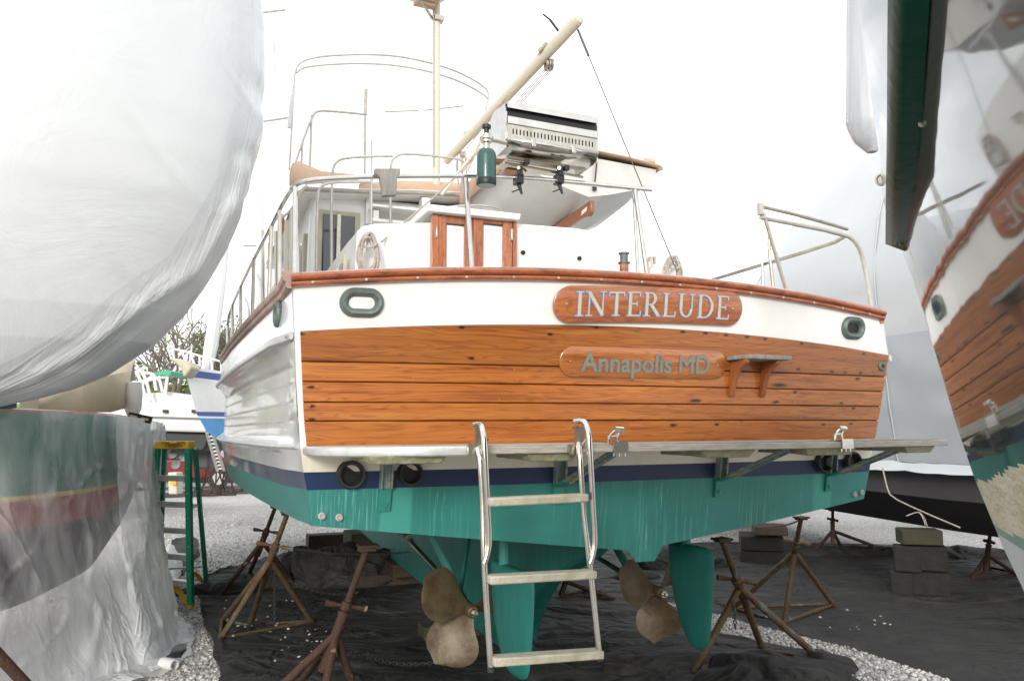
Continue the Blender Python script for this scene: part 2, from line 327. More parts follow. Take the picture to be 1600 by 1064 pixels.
M['bottom_grey'] = mat('pale grey bottom paint', (.46, .47, .48), .6, var=(.38, .39, .41), vscale=3, bump=.2, bscale=12)
M['bottom_teal'] = mat('faded green boot stripe', (.17, .25, .22), .55, var=(.22, .30, .26), vscale=6)
M['pod'] = mat('grey glossy shell', (.36, .38, .40), .15, var=(.55, .57, .60), vscale=1.6, stretch=(7, 7, .25), coat=.8, thr=(.35, .6))

def ridge_bump(m, layers, scl, rot=.35, coat=False, keep=False, width=.11):
    t = m.node_tree; n = t.nodes; l = t.links; p = n['Principled BSDF']
    tcn = n.new('ShaderNodeTexCoord'); prev = p.inputs['Normal'].links[0].from_node if keep else None
    for sc_, st_, di in layers:
        mp_ = n.new('ShaderNodeMapping'); mp_.inputs['Scale'].default_value = scl; mp_.inputs['Rotation'].default_value = (rot if keep else 0, rot if keep else 0, rot * sc_); l.new(tcn.outputs['Object'], mp_.inputs[0])
        q = n.new('ShaderNodeTexNoise'); q.inputs['Scale'].default_value = sc_; q.inputs['Detail'].default_value = 3; q.inputs['Distortion'].default_value = .9; l.new(mp_.outputs[0], q.inputs['Vector'])
        a = n.new('ShaderNodeMath'); a.operation = 'SUBTRACT'; a.inputs[1].default_value = .5; l.new(q.outputs[0], a.inputs[0]); b = n.new('ShaderNodeMath'); b.operation = 'ABSOLUTE'; l.new(a.outputs[0], b.inputs[0])
        r = n.new('ShaderNodeMapRange'); r.inputs[1].default_value = 0; r.inputs[2].default_value = width; r.inputs[3].default_value = 1; r.inputs[4].default_value = 0; r.interpolation_type = 'SMOOTHSTEP'; l.new(b.outputs[0], r.inputs[0])
        bb = n.new('ShaderNodeBump'); bb.inputs['Strength'].default_value = st_; bb.inputs['Distance'].default_value = di; l.new(r.outputs[0], bb.inputs['Height'])
        if prev: l.new(prev.outputs[0], bb.inputs['Normal'])
        prev = bb
    l.new(prev.outputs[0], p.inputs['Normal'])
    if coat: l.new(prev.outputs[0], p.inputs['Coat Normal'])
ridge_bump(M['tarp'], ((.9, .8, .05), (2.4, .75, .03), (8., .22, .006)), (.8, 1.25, 1))
def teal_mat():
    m = bpy.data.materials.new('streaked teal antifouling'); m.use_nodes = True; t = m.node_tree; n = t.nodes; l = t.links; p = n['Principled BSDF']
    tcn = n.new('ShaderNodeTexCoord'); sep = n.new('ShaderNodeSeparateXYZ'); l.new(tcn.outputs['UV'], sep.inputs[0])
    b = n.new('ShaderNodeTexNoise'); b.inputs['Scale'].default_value = 3; b.inputs['Detail'].default_value = 8; l.new(tcn.outputs['UV'], b.inputs['Vector'])
    rb = n.new('ShaderNodeValToRGB'); rb.color_ramp.elements[0].color = (.019, .172, .146, 1); rb.color_ramp.elements[1].color = (.030, .225, .195, 1); rb.color_ramp.elements[0].position = .3; rb.color_ramp.elements[1].position = .7
    l.new(b.outputs[0], rb.inputs[0])
    def streak(sx, sy, lo, hi, col, prev, seed):
        mp_ = n.new('ShaderNodeMapping'); mp_.inputs['Scale'].default_value = (sx, sy, 1); mp_.inputs['Location'].default_value = (seed, seed, seed)
        l.new(tcn.outputs['UV'], mp_.inputs[0]); q = n.new('ShaderNodeTexNoise'); q.inputs['Scale'].default_value = 1; q.inputs['Detail'].default_value = 3; l.new(mp_.outputs[0], q.inputs['Vector'])
        r = n.new('ShaderNodeValToRGB'); r.color_ramp.elements[0].position = lo; r.color_ramp.elements[1].position = hi; l.new(q.outputs[0], r.inputs[0])
        # gate: streaks come in bunches
        g = n.new('ShaderNodeTexNoise'); g.inputs['Scale'].default_value = 1; g.inputs['Detail'].default_value = 1; mg = n.new('ShaderNodeMapping'); mg.inputs['Scale'].default_value = (3.3, .6, 1); mg.inputs['Location'].default_value = (seed + 3, 0, 0)
        l.new(tcn.outputs['UV'], mg.inputs[0]); l.new(mg.outputs[0], g.inputs['Vector'])
        gr = n.new('ShaderNodeValToRGB'); gr.color_ramp.elements[0].position = .46; gr.color_ramp.elements[1].position = .60; l.new(g.outputs[0], gr.inputs[0])
        mu = n.new('ShaderNodeMath'); mu.operation = 'MULTIPLY'; l.new(r.outputs[0], mu.inputs[0]); l.new(gr.outputs[0], mu.inputs[1])
        x = n.new('ShaderNodeMix'); x.data_type = 'RGBA'; l.new(mu.outputs[0], x.inputs['Factor']); l.new(prev, x.inputs['A']); x.inputs['B'].default_value = (*col, 1); return x.outputs['Result']
    c = rb.outputs[0]
    c = streak(75, 2.2, .55, .66, (.065, .31, .27), c, 1.)
    c = streak(130, 4., .62, .68, (.13, .40, .36), c, 9.)
    ab = n.new('ShaderNodeMath'); ab.operation = 'ABSOLUTE'; l.new(sep.outputs['X'], ab.inputs[0])
    d = n.new('ShaderNodeMath'); d.operation = 'SUBTRACT'; l.new(ab.outputs[0], d.inputs[0]); d.inputs[1].default_value = 1.345
    d2 = n.new('ShaderNodeMath'); d2.operation = 'ABSOLUTE'; l.new(d.outputs[0], d2.inputs[0])
    lt = n.new('ShaderNodeMapRange'); lt.inputs[1].default_value = .082; lt.inputs[2].default_value = .066; lt.inputs[3].default_value = 0; lt.inputs[4].default_value = .75; l.new(d2.outputs[0], lt.inputs[0])
    x = n.new('ShaderNodeMix'); x.data_type = 'RGBA'; l.new(lt.outputs[0], x.inputs['Factor']); l.new(c, x.inputs['A']); x.inputs['B'].default_value = (.055, .33, .27, 1)
    l.new(x.outputs['Result'], p.inputs['Base Color']); p.inputs['Roughness'].default_value = .5
    return m
M['teal_t'] = teal_mat()
M['teal'] = mat('teal antifouling', (.014, .155, .132), .5, var=(.022, .20, .17), vscale=4, stretch=(3, 3, .6), bump=.1, bscale=20)
M['teal_side'] = mat('sheen-greyed teal antifouling', (.035, .18, .16), .45, var=(.06, .23, .205), vscale=7, stretch=(6, 6, .3), thr=(.3, .75))  # teal of the hull sides, with the grey sheen of grazing view in the colour

def film_mat(name, a0, a1, col, rough=.22, vs=2.0, bump=.6, zgrad=None):
    m = bpy.data.materials.new(name); m.use_nodes = True; t = m.node_tree; n = t.nodes; l = t.links; p = n['Principled BSDF']
    p.inputs['Base Color'].default_value = (*col, 1); p.inputs['Roughness'].default_value = rough; p.inputs['Specular IOR Level'].default_value = .6
    tcn = n.new('ShaderNodeTexCoord'); mp_ = n.new('ShaderNodeMapping'); mp_.inputs['Scale'].default_value = (1.6, 1.6, .35); l.new(tcn.outputs['Object'], mp_.inputs[0])
    q = n.new('ShaderNodeTexNoise'); q.inputs['Scale'].default_value = vs; q.inputs['Detail'].default_value = 7; q.inputs['Distortion'].default_value = .8; l.new(mp_.outputs[0], q.inputs['Vector'])
    r = n.new('ShaderNodeMapRange'); r.inputs[1].default_value = .35; r.inputs[2].default_value = .68; r.inputs[3].default_value = a0; r.inputs[4].default_value = a1; l.new(q.outputs[0], r.inputs[0])
    tr = n.new('ShaderNodeBsdfTransparent'); tl = n.new('ShaderNodeBsdfTranslucent'); tl.inputs[0].default_value = (*col, 1)
    ms = n.new('ShaderNodeMixShader'); ms.inputs[0].default_value = .35; l.new(p.outputs[0], ms.inputs[1]); l.new(tl.outputs[0], ms.inputs[2])
    m2 = n.new('ShaderNodeMixShader'); l.new(r.outputs[0], m2.inputs[0]); l.new(tr.outputs[0], m2.inputs[1]); l.new(ms.outputs[0], m2.inputs[2])
    l.new(m2.outputs[0], n['Material Output'].inputs[0])
    sz = n.new('ShaderNodeSeparateXYZ'); l.new(tcn.outputs['Object'], sz.inputs[0]); zr = n.new('ShaderNodeMapRange'); zr.inputs[1].default_value = .75; zr.inputs[2].default_value = .05; zr.inputs[3].default_value = 0; zr.inputs[4].default_value = .55; l.new(sz.outputs['Z'], zr.inputs[0])
    za_ = n.new('ShaderNodeMath'); za_.operation = 'ADD'; za_.use_clamp = True; l.new(r.outputs[0], za_.inputs[0]); l.new(zr.outputs[0], za_.inputs[1]); l.new(za_.outputs[0], m2.inputs[0])
    b = n.new('ShaderNodeTexNoise'); b.inputs['Scale'].default_value = 5; b.inputs['Detail'].default_value = 6; b.inputs['Distortion'].default_value = 1.5; l.new(mp_.outputs[0], b.inputs['Vector'])
    bb = n.new('ShaderNodeBump'); bb.inputs['Strength'].default_value = bump * .45; bb.inputs['Distance'].default_value = .05; l.new(b.outputs[0], bb.inputs['Height']); l.new(bb.outputs[0], p.inputs['Normal'])
    return m
M['clear_film'] = film_mat('clear plastic sheet', .10, .46, (.96, .965, .97))
M['milky_film'] = film_mat('milky plastic sheet', .5, .95, (.92, .93, .94))

def wrap_mat():
    m = bpy.data.materials.new('white shrink film'); m.use_nodes = True; t = m.node_tree; n = t.nodes; l = t.links; p = n['Principled BSDF']
    tcn = n.new('ShaderNodeTexCoord'); sep = n.new('ShaderNodeSeparateXYZ'); l.new(tcn.outputs['UV'], sep.inputs[0])
    q = n.new('ShaderNodeTexNoise'); q.inputs['Scale'].default_value = 1.2; q.inputs['Detail'].default_value = 4; l.new(tcn.outputs['Object'], q.inputs['Vector'])
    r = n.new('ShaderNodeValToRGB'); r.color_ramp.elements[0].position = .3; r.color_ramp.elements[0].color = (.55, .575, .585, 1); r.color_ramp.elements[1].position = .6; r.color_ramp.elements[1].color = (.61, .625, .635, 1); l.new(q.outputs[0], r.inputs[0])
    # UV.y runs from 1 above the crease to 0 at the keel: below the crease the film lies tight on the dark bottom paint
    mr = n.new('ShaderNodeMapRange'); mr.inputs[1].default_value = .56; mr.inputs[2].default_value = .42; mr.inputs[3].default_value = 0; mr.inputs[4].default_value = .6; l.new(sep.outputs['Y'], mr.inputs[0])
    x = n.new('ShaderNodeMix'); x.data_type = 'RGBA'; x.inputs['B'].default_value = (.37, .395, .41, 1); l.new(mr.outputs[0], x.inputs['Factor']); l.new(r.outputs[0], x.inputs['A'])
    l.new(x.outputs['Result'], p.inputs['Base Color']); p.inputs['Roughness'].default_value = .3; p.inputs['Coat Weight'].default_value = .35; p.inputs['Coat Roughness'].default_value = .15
    b = n.new('ShaderNodeTexNoise'); b.inputs['Scale'].default_value = 1.4; b.inputs['Detail'].default_value = 9; b.inputs['Roughness'].default_value = .62; b.inputs['Distortion'].default_value = 1.; l.new(tcn.outputs['Object'], b.inputs['Vector'])
    bb = n.new('ShaderNodeBump'); bb.inputs['Strength'].default_value = .35; bb.inputs['Distance'].default_value = .04; l.new(b.outputs[0], bb.inputs['Height'])
    mk = n.new('ShaderNodeValToRGB'); e = mk.color_ramp.elements; e[0].position = .36; e[0].color = (0, 0, 0, 1); e[1].position = .50; e[1].color = (1, 1, 1, 1); e2 = e.new(.66); e2.color = (.0, .0, .0, 1); l.new(sep.outputs['Y'], mk.inputs[0])
    mpu = n.new('ShaderNodeMapping'); mpu.inputs['Scale'].default_value = (16, 9, 1); mpu.inputs['Rotation'].default_value = (0, 0, .5); l.new(tcn.outputs['UV'], mpu.inputs[0])
    rn = n.new('ShaderNodeTexNoise'); rn.inputs['Scale'].default_value = 1.; rn.inputs['Detail'].default_value = 4; rn.inputs['Distortion'].default_value = .6; l.new(mpu.outputs[0], rn.inputs['Vector'])
    mu = n.new('ShaderNodeMath'); mu.operation = 'MULTIPLY'; l.new(mk.outputs[0], mu.inputs[0]); l.new(rn.outputs[0], mu.inputs[1])
    b3 = n.new('ShaderNodeBump'); b3.inputs['Strength'].default_value = .8; b3.inputs['Distance'].default_value = .04; l.new(mu.outputs[0], b3.inputs['Height']); l.new(bb.outputs[0], b3.inputs['Normal'])
    l.new(b3.outputs[0], p.inputs['Normal']); l.new(b3.outputs[0], p.inputs['Coat Normal'])
    return m
M['wrap'] = wrap_mat()
ridge_bump(M['clear_film'], ((1.1, .32, .04), (3., .2, .015)), (1.8, 1.8, .35), .3, False, True, .04)
ridge_bump(M['milky_film'], ((1.1, .32, .04), (3., .2, .015)), (1.8, 1.8, .35), .3, False, True, .04)
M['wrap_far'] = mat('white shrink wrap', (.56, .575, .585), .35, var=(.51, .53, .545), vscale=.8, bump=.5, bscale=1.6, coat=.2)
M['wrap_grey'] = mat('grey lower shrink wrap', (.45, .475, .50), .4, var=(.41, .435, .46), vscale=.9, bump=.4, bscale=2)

def gravel_mat():
    m = bpy.data.materials.new('crushed stone ground'); m.use_nodes = True; t = m.node_tree; n = t.nodes; l = t.links; p = n['Principled BSDF']
    tcn = n.new('ShaderNodeTexCoord')
    v = n.new('ShaderNodeTexVoronoi'); v.inputs['Scale'].default_value = 48; l.new(tcn.outputs['Object'], v.inputs['Vector'])
    sp = n.new('ShaderNodeSeparateColor'); l.new(v.outputs['Color'], sp.inputs[0])
    r = n.new('ShaderNodeValToRGB'); r.color_ramp.elements[0].color = (.27, .265, .26, 1); r.color_ramp.elements[1].color = (.78, .76, .73, 1); q = r.color_ramp.elements.new(.5); q.color = (.56, .545, .52, 1); l.new(sp.outputs[0], r.inputs[0])
    dr = n.new('ShaderNodeValToRGB'); dr.color_ramp.elements[0].position = .0; dr.color_ramp.elements[0].color = (1, 1, 1, 1); dr.color_ramp.elements[1].position = .75; dr.color_ramp.elements[1].color = (.45, .44, .43, 1); l.new(v.outputs['Distance'], dr.inputs[0])
    mm = n.new('ShaderNodeMix'); mm.data_type = 'RGBA'; mm.blend_type = 'MULTIPLY'; mm.inputs['Factor'].default_value = .8; l.new(r.outputs[0], mm.inputs['A']); l.new(dr.outputs[0], mm.inputs['B'])
    g = n.new('ShaderNodeTexNoise'); g.inputs['Scale'].default_value = .35; g.inputs['Detail'].default_value = 8; l.new(tcn.outputs['Object'], g.inputs['Vector'])
    gr = n.new('ShaderNodeValToRGB'); gr.color_ramp.elements[0].position = .35; gr.color_ramp.elements[0].color = (.78, .77, .74, 1); gr.color_ramp.elements[1].position = .65; gr.color_ramp.elements[1].color = (1.2, 1.2, 1.2, 1); l.new(g.outputs[0], gr.inputs[0])
    m2 = n.new('ShaderNodeMix'); m2.data_type = 'RGBA'; m2.blend_type = 'MULTIPLY'; m2.inputs['Factor'].default_value = 1; l.new(mm.outputs['Result'], m2.inputs['A']); l.new(gr.outputs[0], m2.inputs['B'])
    # sparse grass in a band across the yard
    sep = n.new('ShaderNodeSeparateXYZ'); l.new(tcn.outputs['Object'], sep.inputs[0])
    gg = n.new('ShaderNodeTexNoise'); gg.inputs['Scale'].default_value = 2.2; gg.inputs['Detail'].default_value = 9; l.new(tcn.outputs['Object'], gg.inputs['Vector'])
    b1 = n.new('ShaderNodeMath'); b1.operation = 'SUBTRACT'; b1.inputs[1].default_value = 17.3; l.new(sep.outputs['Y'], b1.inputs[0]); b2 = n.new('ShaderNodeMath'); b2.operation = 'ABSOLUTE'; l.new(b1.outputs[0], b2.inputs[0])
    b3 = n.new('ShaderNodeMapRange'); b3.inputs[1].default_value = 1.5; b3.inputs[2].default_value = .2; b3.inputs[3].default_value = 0; b3.inputs[4].default_value = .22; l.new(b2.outputs[0], b3.inputs[0])
    b4 = n.new('ShaderNodeMath'); b4.operation = 'ADD'; l.new(b3.outputs[0], b4.inputs[0]); l.new(gg.outputs[0], b4.inputs[1])
    b5 = n.new('ShaderNodeMapRange'); b5.inputs[1].default_value = .62; b5.inputs[2].default_value = .8; b5.inputs[3].default_value = 0; b5.inputs[4].default_value = .6; l.new(b4.outputs[0], b5.inputs[0])
    m3 = n.new('ShaderNodeMix'); m3.data_type = 'RGBA'; l.new(b5.outputs[0], m3.inputs['Factor']); l.new(m2.outputs['Result'], m3.inputs['A']); m3.inputs['B'].default_value = (.22, .24, .11, 1)
    l.new(m3.outputs['Result'], p.inputs['Base Color']); p.inputs['Roughness'].default_value = .85
    bb = n.new('ShaderNodeBump'); bb.inputs['Strength'].default_value = .9; bb.inputs['Distance'].default_value = .012; bb.invert = True; l.new(v.outputs['Distance'], bb.inputs['Height']); l.new(bb.outputs[0], p.inputs['Normal'])
    return m
M['gravel'] = gravel_mat()
def stone_mat():
    m = bpy.data.materials.new('loose stones'); m.use_nodes = True; t = m.node_tree; n = t.nodes; l = t.links; p = n['Principled BSDF']
    g = n.new('ShaderNodeNewGeometry'); r = n.new('ShaderNodeValToRGB'); r.color_ramp.elements[0].color = (.17, .168, .165, 1); r.color_ramp.elements[1].color = (.78, .76, .73, 1)
    q = r.color_ramp.elements.new(.35); q.color = (.40, .385, .37, 1); q = r.color_ramp.elements.new(.7); q.color = (.56, .53, .49, 1); l.new(g.outputs['Random Per Island'], r.inputs[0])
    l.new(r.outputs[0], p.inputs['Base Color']); p.inputs['Roughness'].default_value = .8; return m
M['stone'] = stone_mat()

# ================================================================== THE SETTING: GROUND
g = MB(); g.add([(-400, -60, 0), (400, -60, 0), (400, 700, 0), (-400, 700, 0)], [(0, 1, 2, 3)])
tag(g.build('ground', M['gravel']), 'pale crushed stone boatyard ground', kind='structure')

# ================================================================== THE YACHT
yacht = thing('trawler_yacht', 'white trawler yacht with varnished plank transom and teal bottom, propped on jack stands', 'yacht', B(0, 4, .13))
HL = ([1.0, 1.285, 1.455, 1.548, 1.654, 1.805, 2.074, 2.20, 2.312, 2.454, 2.6], [1.72, 1.746, 1.775, 1.797, 1.816, 1.838, 1.862, 1.873, 1.884, 1.897, 1.897])
HR = ([1.0, 1.287, 1.461, 1.645, 1.93, 2.2, 2.26, 2.46, 2.6], [1.70, 1.722, 1.754, 1.787, 1.833, 1.870, 1.840, 1.770, 1.76])
def hwL(z): return interp(z, *HL)
def hwR(z): return interp(z, *HR)
def zbot(s):
    if -.05 < s < .125: return 1.008
    return 1.285 - .215 * max(0, 1 - abs(s) / 1.74)
def zpl(s): return 2.20 + .083 * (1 - (s / 1.86) ** 2)
def zt(s): return 2.465 + .105 * (1 - (s / 1.9) ** 2)
h = MB(); uv = []
ts = sorted(set(list(np.linspace(-1, 1, 57)) + [-.062, -.03, .071, .1, -.984, .992]))
rows = [('b', zbot), ('c', lambda s: 1.455), ('c', lambda s: 1.54), ('c', lambda s: 1.652), ('c', lambda s: 2.062), ('c', zpl), ('c', zt)]
P = []
for k, zf in rows:
    r = []
    for t in ts:
        s = t * 1.8
        for _ in range(3):
            z = zf(s); s = t * (hwR(z) if t > 0 else hwL(z))
        r.append(TS(s, z)); uv.append((s, z))
    P.append(r)
h.grid(P, mrow=lambda i, j: 4 if i in (3, 4) and (j == 0 or j == len(ts) - 2) else [0, 1, 2, 3, 3, 4][i])
tz = [0.0]
def hb(a): return interp(a, [0, .4, 1, 2, 3, 4, 5.5, 7, 8.2, 9.4, 10.4, 11.2], [1.885, 1.90, 1.93, 1.97, 2.0, 2.01, 2.0, 1.85, 1.55, 1.05, .5, .02])
PROF = [(2.47, -.01), (2.33, 0), (2.21, .008), (2.195, .03), (2.165, .032), (2.14, -.005), (2.09, -.035)]
for zg in (2.05, 1.965, 1.875, 1.785): PROF += [(zg + .009, -.05), (zg, -.062), (zg - .009, -.05)]
PROF += [(1.72, -.05), (1.69, -.035), (1.672, .0), (1.645, .004), (1.625, -.028), (1.54, -.055), (1.455, -.065), (1.285, -.12)]
def side_pt(sgn, a, z, off):
    zz = z
    lift = interp(a, [0, 4, 6, 9, 11.2], [0, .03, .12, .45, .8]) * max(0, (z - 1.285) / 1.18)
    low = interp(a, [0, 6, 9, 11.2], [0, 0, .15, .5]) * max(0, 1 - (z - 1.285) / 1.18)
    hw0 = hwL(z) if sgn < 0 else hwR(z); w0 = hw0; full = hb(a) + off - (.15 * max(0, (a - 6) / 5) * (2.47 - z) if a > 6 else 0)
    t = min(1, a / .4); t = t * t * (3 - 2 * t)
    s = max(.02, lerp(w0, full, t)); a2 = a - .15 * (z - 1.65) * max(0, 1 - a / 3)
    return B(sgn * s, a2, z + lift + low)
AS = [0, .06, .12, .2, .3, .4, .6, .9, 1.3, 1.8, 2.4, 3, 3.6, 4.2, 5, 6, 7, 7.8, 8.6, 9.4, 10, 10.6, 11.2]
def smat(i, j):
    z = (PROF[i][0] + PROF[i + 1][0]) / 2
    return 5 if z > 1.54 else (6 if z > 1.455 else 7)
for sgn in (-1, 1):
    P = [[side_pt(sgn, a, z, o) for a in AS] for z, o in PROF]
    n0 = len(h.v); h.grid(P, mrow=smat, flip=(sgn > 0)); uv += [(0, 0)] * (len(h.v) - n0)
    n0 = len(h.v); P = []
    for q in np.linspace(0, 1, 7):
        r = []
        for a in AS:
            c = side_pt(sgn, a, 1.285, -.12); zk = interp(a, [0, 1, 2, 4, 7, 9.5, 11.2], [1.07, .99, .93, .84, .80, 1.0, 1.9])
            k = B(0, a - .15 * (1.07 - 1.65) * max(0, 1 - a / 3), zk); pt = lerp(np.array(c), np.array(k), q); pt[2] -= .03 * math.sin(q * math.pi) * min(1, a); r.append(pt)
        P.append(r)
    h.grid(P, 8, flip=(sgn > 0)); uv += [(0, 0)] * (len(h.v) - n0)
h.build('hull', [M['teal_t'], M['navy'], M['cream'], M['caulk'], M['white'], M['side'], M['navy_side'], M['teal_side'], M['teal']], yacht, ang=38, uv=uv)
# keel fin
te = [(925, 872), (897, 889), (866, 907), (850, 932), (836, 961), (826, 1000), (818, 1030)]
kp = [(onS(x, y, 0.)[1], onS(x, y, 0.)[2]) for x, y in te]
kp = [(.35, 1.05)] + kp + [(2.4, .13), (4.5, .24), (6.9, .385), (9.2, .75), (10.2, 1.2), (9, 1.25), (5, 1.0), (2, 1.05)]
k = MB(); k.hexa([B(-.07, a, z) for a, z in kp], [B(.07, a, z) for a, z in kp]); k.build('keel', M['teal'], yacht, bev=.02)
# transom planks, each its own board
seams = [1.652, 1.781, 1.870, 1.966, 2.060, None]
def plank(z0f, z1f, m):
    b = MB(); uv = []; P = []
    g = .0024
    prof = [(0, 0), (.006, .010), (.5, .0125), (.994, .010), (1, 0)]
    prof = [(0, -.002), (0, .008), ('e', .0125), ('E', .0125), (1, .008), (1, -.002)]
    for q, off in prof:
        r = []
        for t in np.linspace(-1, 1, 41):
            s = t * 1.8
            for _ in range(3):
                z0 = z0f(s) + g; z1 = z1f(s) - g
                z = z0 if q == 0 else z1 if q == 1 else (z0 + .004 if q == 'e' else z1 - .004)
                s = t * ((hwR(z) - .014) if t > 0 else (hwL(z) - .029))
            wv = .0012 * nz(s * 1.3, z * 9, m)
            r.append(TS(s, z, off + wv)); uv.append((s, z))
        P.append(r)
    b.grid(P)
    for col in (0, -1):
        o = len(b.v); b.v.extend([tuple(r[col]) for r in P]); b.f.append(tuple(range(o, o + len(P)))); b.m.append(0); b.sm.append(False); uv += [uv[i * 41 + (0 if col == 0 else 40)] for i in range(len(P))]
    return b.build('plank', M['wood'], yacht, ang=22, uv=uv)
for i in range(5):
    z0 = seams[i]; z1 = seams[i + 1]
    plank(lambda s, z0=z0: z0, (lambda s, z1=z1: z1) if z1 else zpl, i * 7.3)
# small bungs in the planks
b = MB()
for z in (1.67, 1.763, 1.80, 1.852, 1.89, 1.948, 1.985, 2.04):
    for s in np.arange(-1.75, 1.75, .47): 
        s += random.uniform(-.05, .05)
        b.lathe(TS(s, z, .0125), -BA, [(.005, -.001), (.005, .0012), (.0001, .0012)], 8)
b.build('bung', M['board'], yacht)['kind'] = 'stuff'
# cap rails across the stern
SS = np.linspace(-1.897, 1.775, 40)
for nm, dz, off, r, fl in (('cap_rail', -.018, .014, .027, (1., .8)), ('rub_rail', -.050, .012, .019, (1., .8))):
    b = MB(); b.tube([TS(s, zt(s) + dz, off) for s in SS], r, 12, flat=fl); b.build(nm, M['rail'], yacht)
b = MB()
for s in np.arange(-1.8, 1.75, .245): b.lathe(TS(s, zt(s) - .05, .029), -BA, [(.008, -.002), (.007, .002), (.0001, .003)], 8)
b.build('rail_screw', M['steel_dull'], yacht)
for sgn in (-1, 1):
    for nm, dz, off, r in (('side_cap_rail', -.018, .012, .030), ('side_rub_rail', -.056, .006, .020)):
        b = MB(); b.tube([side_pt(sgn, a, 2.47, -.01) + sgn * BS * off + np.array([0, 0, dz]) for a in [.0] + AS[2:]], r, 10); b.build(nm, M['teak_side'] if sgn < 0 else M['rail'], yacht)
    b = MB(); b.tube([side_pt(sgn, a, 2.18, .03) + sgn * BS * .012 for a in AS[0:-2]], .018, 8, flat=(.6, 1.2)); b.build('rub_strip', M['alu'], yacht)
    b = MB(); b.tube([side_pt(sgn, a, 1.66, .004) + sgn * BS * .006 for a in AS[1:-2]], .011, 8); b.build('lower_moulding', M['alu'], yacht)
    b = MB(); b.lathe(side_pt(sgn, .05, 2.18, .03) + sgn * BS * .03, sgn * BS, [(.012, -.003), (.010, .003), (.0001, .004)], 8); b.build('strip_bolt', M['steel_dull'], yacht)
# bulwark inside and deck
b = MB(); b.grid([[B(-hb(a) + .06, a, 2.44), B(-hb(a) + .07, a, 1.97), B(0, a, 2.0), B(hb(a) - .07, a, 1.97), B(min(hb(a) - .06, 1.74 + a), a, 2.44)] for a in (.12, .6, 1.5, 3, 5, 7, 8.5)], 0)
b.grid([[TS(s, z, -.04) for s in np.linspace(-1.85, 1.74, 12)] for z in (1.97, 2.46)]); b.build('deck_well', M['white'], yacht)

# ---- name boards
def board(name, s0, s1, cf, hh, th=.014, mat_=None):
    r = hh / 2; pts = []
    for t in np.linspace(90, 270, 13): pts.append((s0 + r + r * math.cos(R(t)), r * math.sin(R(t))))
    bot = [(x, -r) for x in np.linspace(s0 + r, s1 - r, 9)][1:-1]; pts += bot
    for t in np.linspace(-90, 90, 13): pts.append((s1 - r + r * math.cos(R(t)), r * math.sin(R(t))))
    pts += [(x, r) for x in np.linspace(s1 - r, s0 + r, 9)][1:-1]
    b = MB(); base = .012
    n = len(pts); inner = [((x - (s0 + s1) / 2) * (1 - .008 / (s1 - s0)) + (s0 + s1) / 2, v * .95) for x, v in pts]
    Vb = [TS(x, cf(x) + v, base) for x, v in pts]; Vf = [TS(x, cf(x) + v, base + th - .003) for x, v in pts]; Vi = [TS(x, cf(x) + v, base + th) for x, v in inner]
    o = len(b.v); b.v.extend(map(tuple, Vb + Vf + Vi)); uv = [(x, v) for x, v in pts] * 2 + [(x, v) for x, v in inner]
    for i in range(n):
        j = (i + 1) % n
        for q in (0, n): b.f.append((q + i, q + j, q + n + j, q + n + i)); b.m.append(0); b.sm.append(True)
    # front face as strips following the curve of the transom
    order = sorted(range(n), key=lambda i: inner[i][0]); top = sorted([i for i in range(n) if inner[i][1] >= 0], key=lambda i: inner[i][0]); bo = sorted([i for i in range(n) if inner[i][1] <= 1e-9], key=lambda i: inner[i][0])
    m_ = min(len(top), len(bo))
    tx = [2 * n + i for i in top]; bx = [2 * n + i for i in bo]
    i = j = 0
    while i < len(tx) - 1 or j < len(bx) - 1:
        if j >= len(bx) - 1 or (i < len(tx) - 1 and inner[top[i + 1]][0] <= inner[bo[j + 1]][0]):
            f = (tx[i], bx[j], tx[i + 1]); i += 1
        else: f = (tx[i], bx[j], bx[j + 1]); j += 1
        if len(set(f)) == 3: b.f.append(f); b.m.append(0); b.sm.append(True)
    o = b.build(name, mat_ or M['board'], yacht, ang=40, uv=uv)
    for x in (s0 + r * .75, s1 - r * .75):
        c = MB(); c.lathe(TS(x, cf(x), base + th), -BA, [(.007, -.001), (.006, .002), (.0001, .003)], 8); c.build('screw', M['steel_dull'], o)
    return o
c1 = lambda x: 2.404 + .03 * x - .03 * x * x
nb = board('name_board', -.592, .60, c1, .192)
nb['label'] = 'varnished board lettered INTERLUDE in gold'
c2 = lambda x: 2.088 + .004 * x
hbd = board('hailing_board', -.540, .508, c2, .158, mat_=M['wood'])
hbd['label'] = 'varnished board lettered Annapolis MD'
def st(x0, y0, x1, y1, w, e):
    d = np.array([x1 - x0, y1 - y0]); Ln = np.linalg.norm(d); d = d / Ln; nrm = np.array([-d[1], d[0]]); hw = w / 2 + e
    a = np.array([x0, y0]) - d * e; c = np.array([x1, y1]) + d * e
    return [a - nrm * hw, c - nrm * hw, c + nrm * hw, a + nrm * hw]
def arc(cx, cy, rx, ry, t0, t1, wv, wh, e, n=10):
    out = []
    for i in range(n):
        q = []
        for t in (lerp(t0, t1, i / n), lerp(t0, t1, (i + 1) / n)):
            c, s = math.cos(R(t)), math.sin(R(t)); q.append((t, c, s))
        o = [np.array([cx + (rx + e) * c, cy + (ry + e) * s]) for t, c, s in q]
        inn = [np.array([cx + (rx - wv - e) * c, cy + (ry - wh - e) * s]) for t, c, s in q]
        out.append([inn[0], o[0], o[1], inn[1]])
    return out
TK, TN, SF = .135, .055, .045
def serif(x, y, w, e): return st(x - w, y, x + w, y, SF, e)
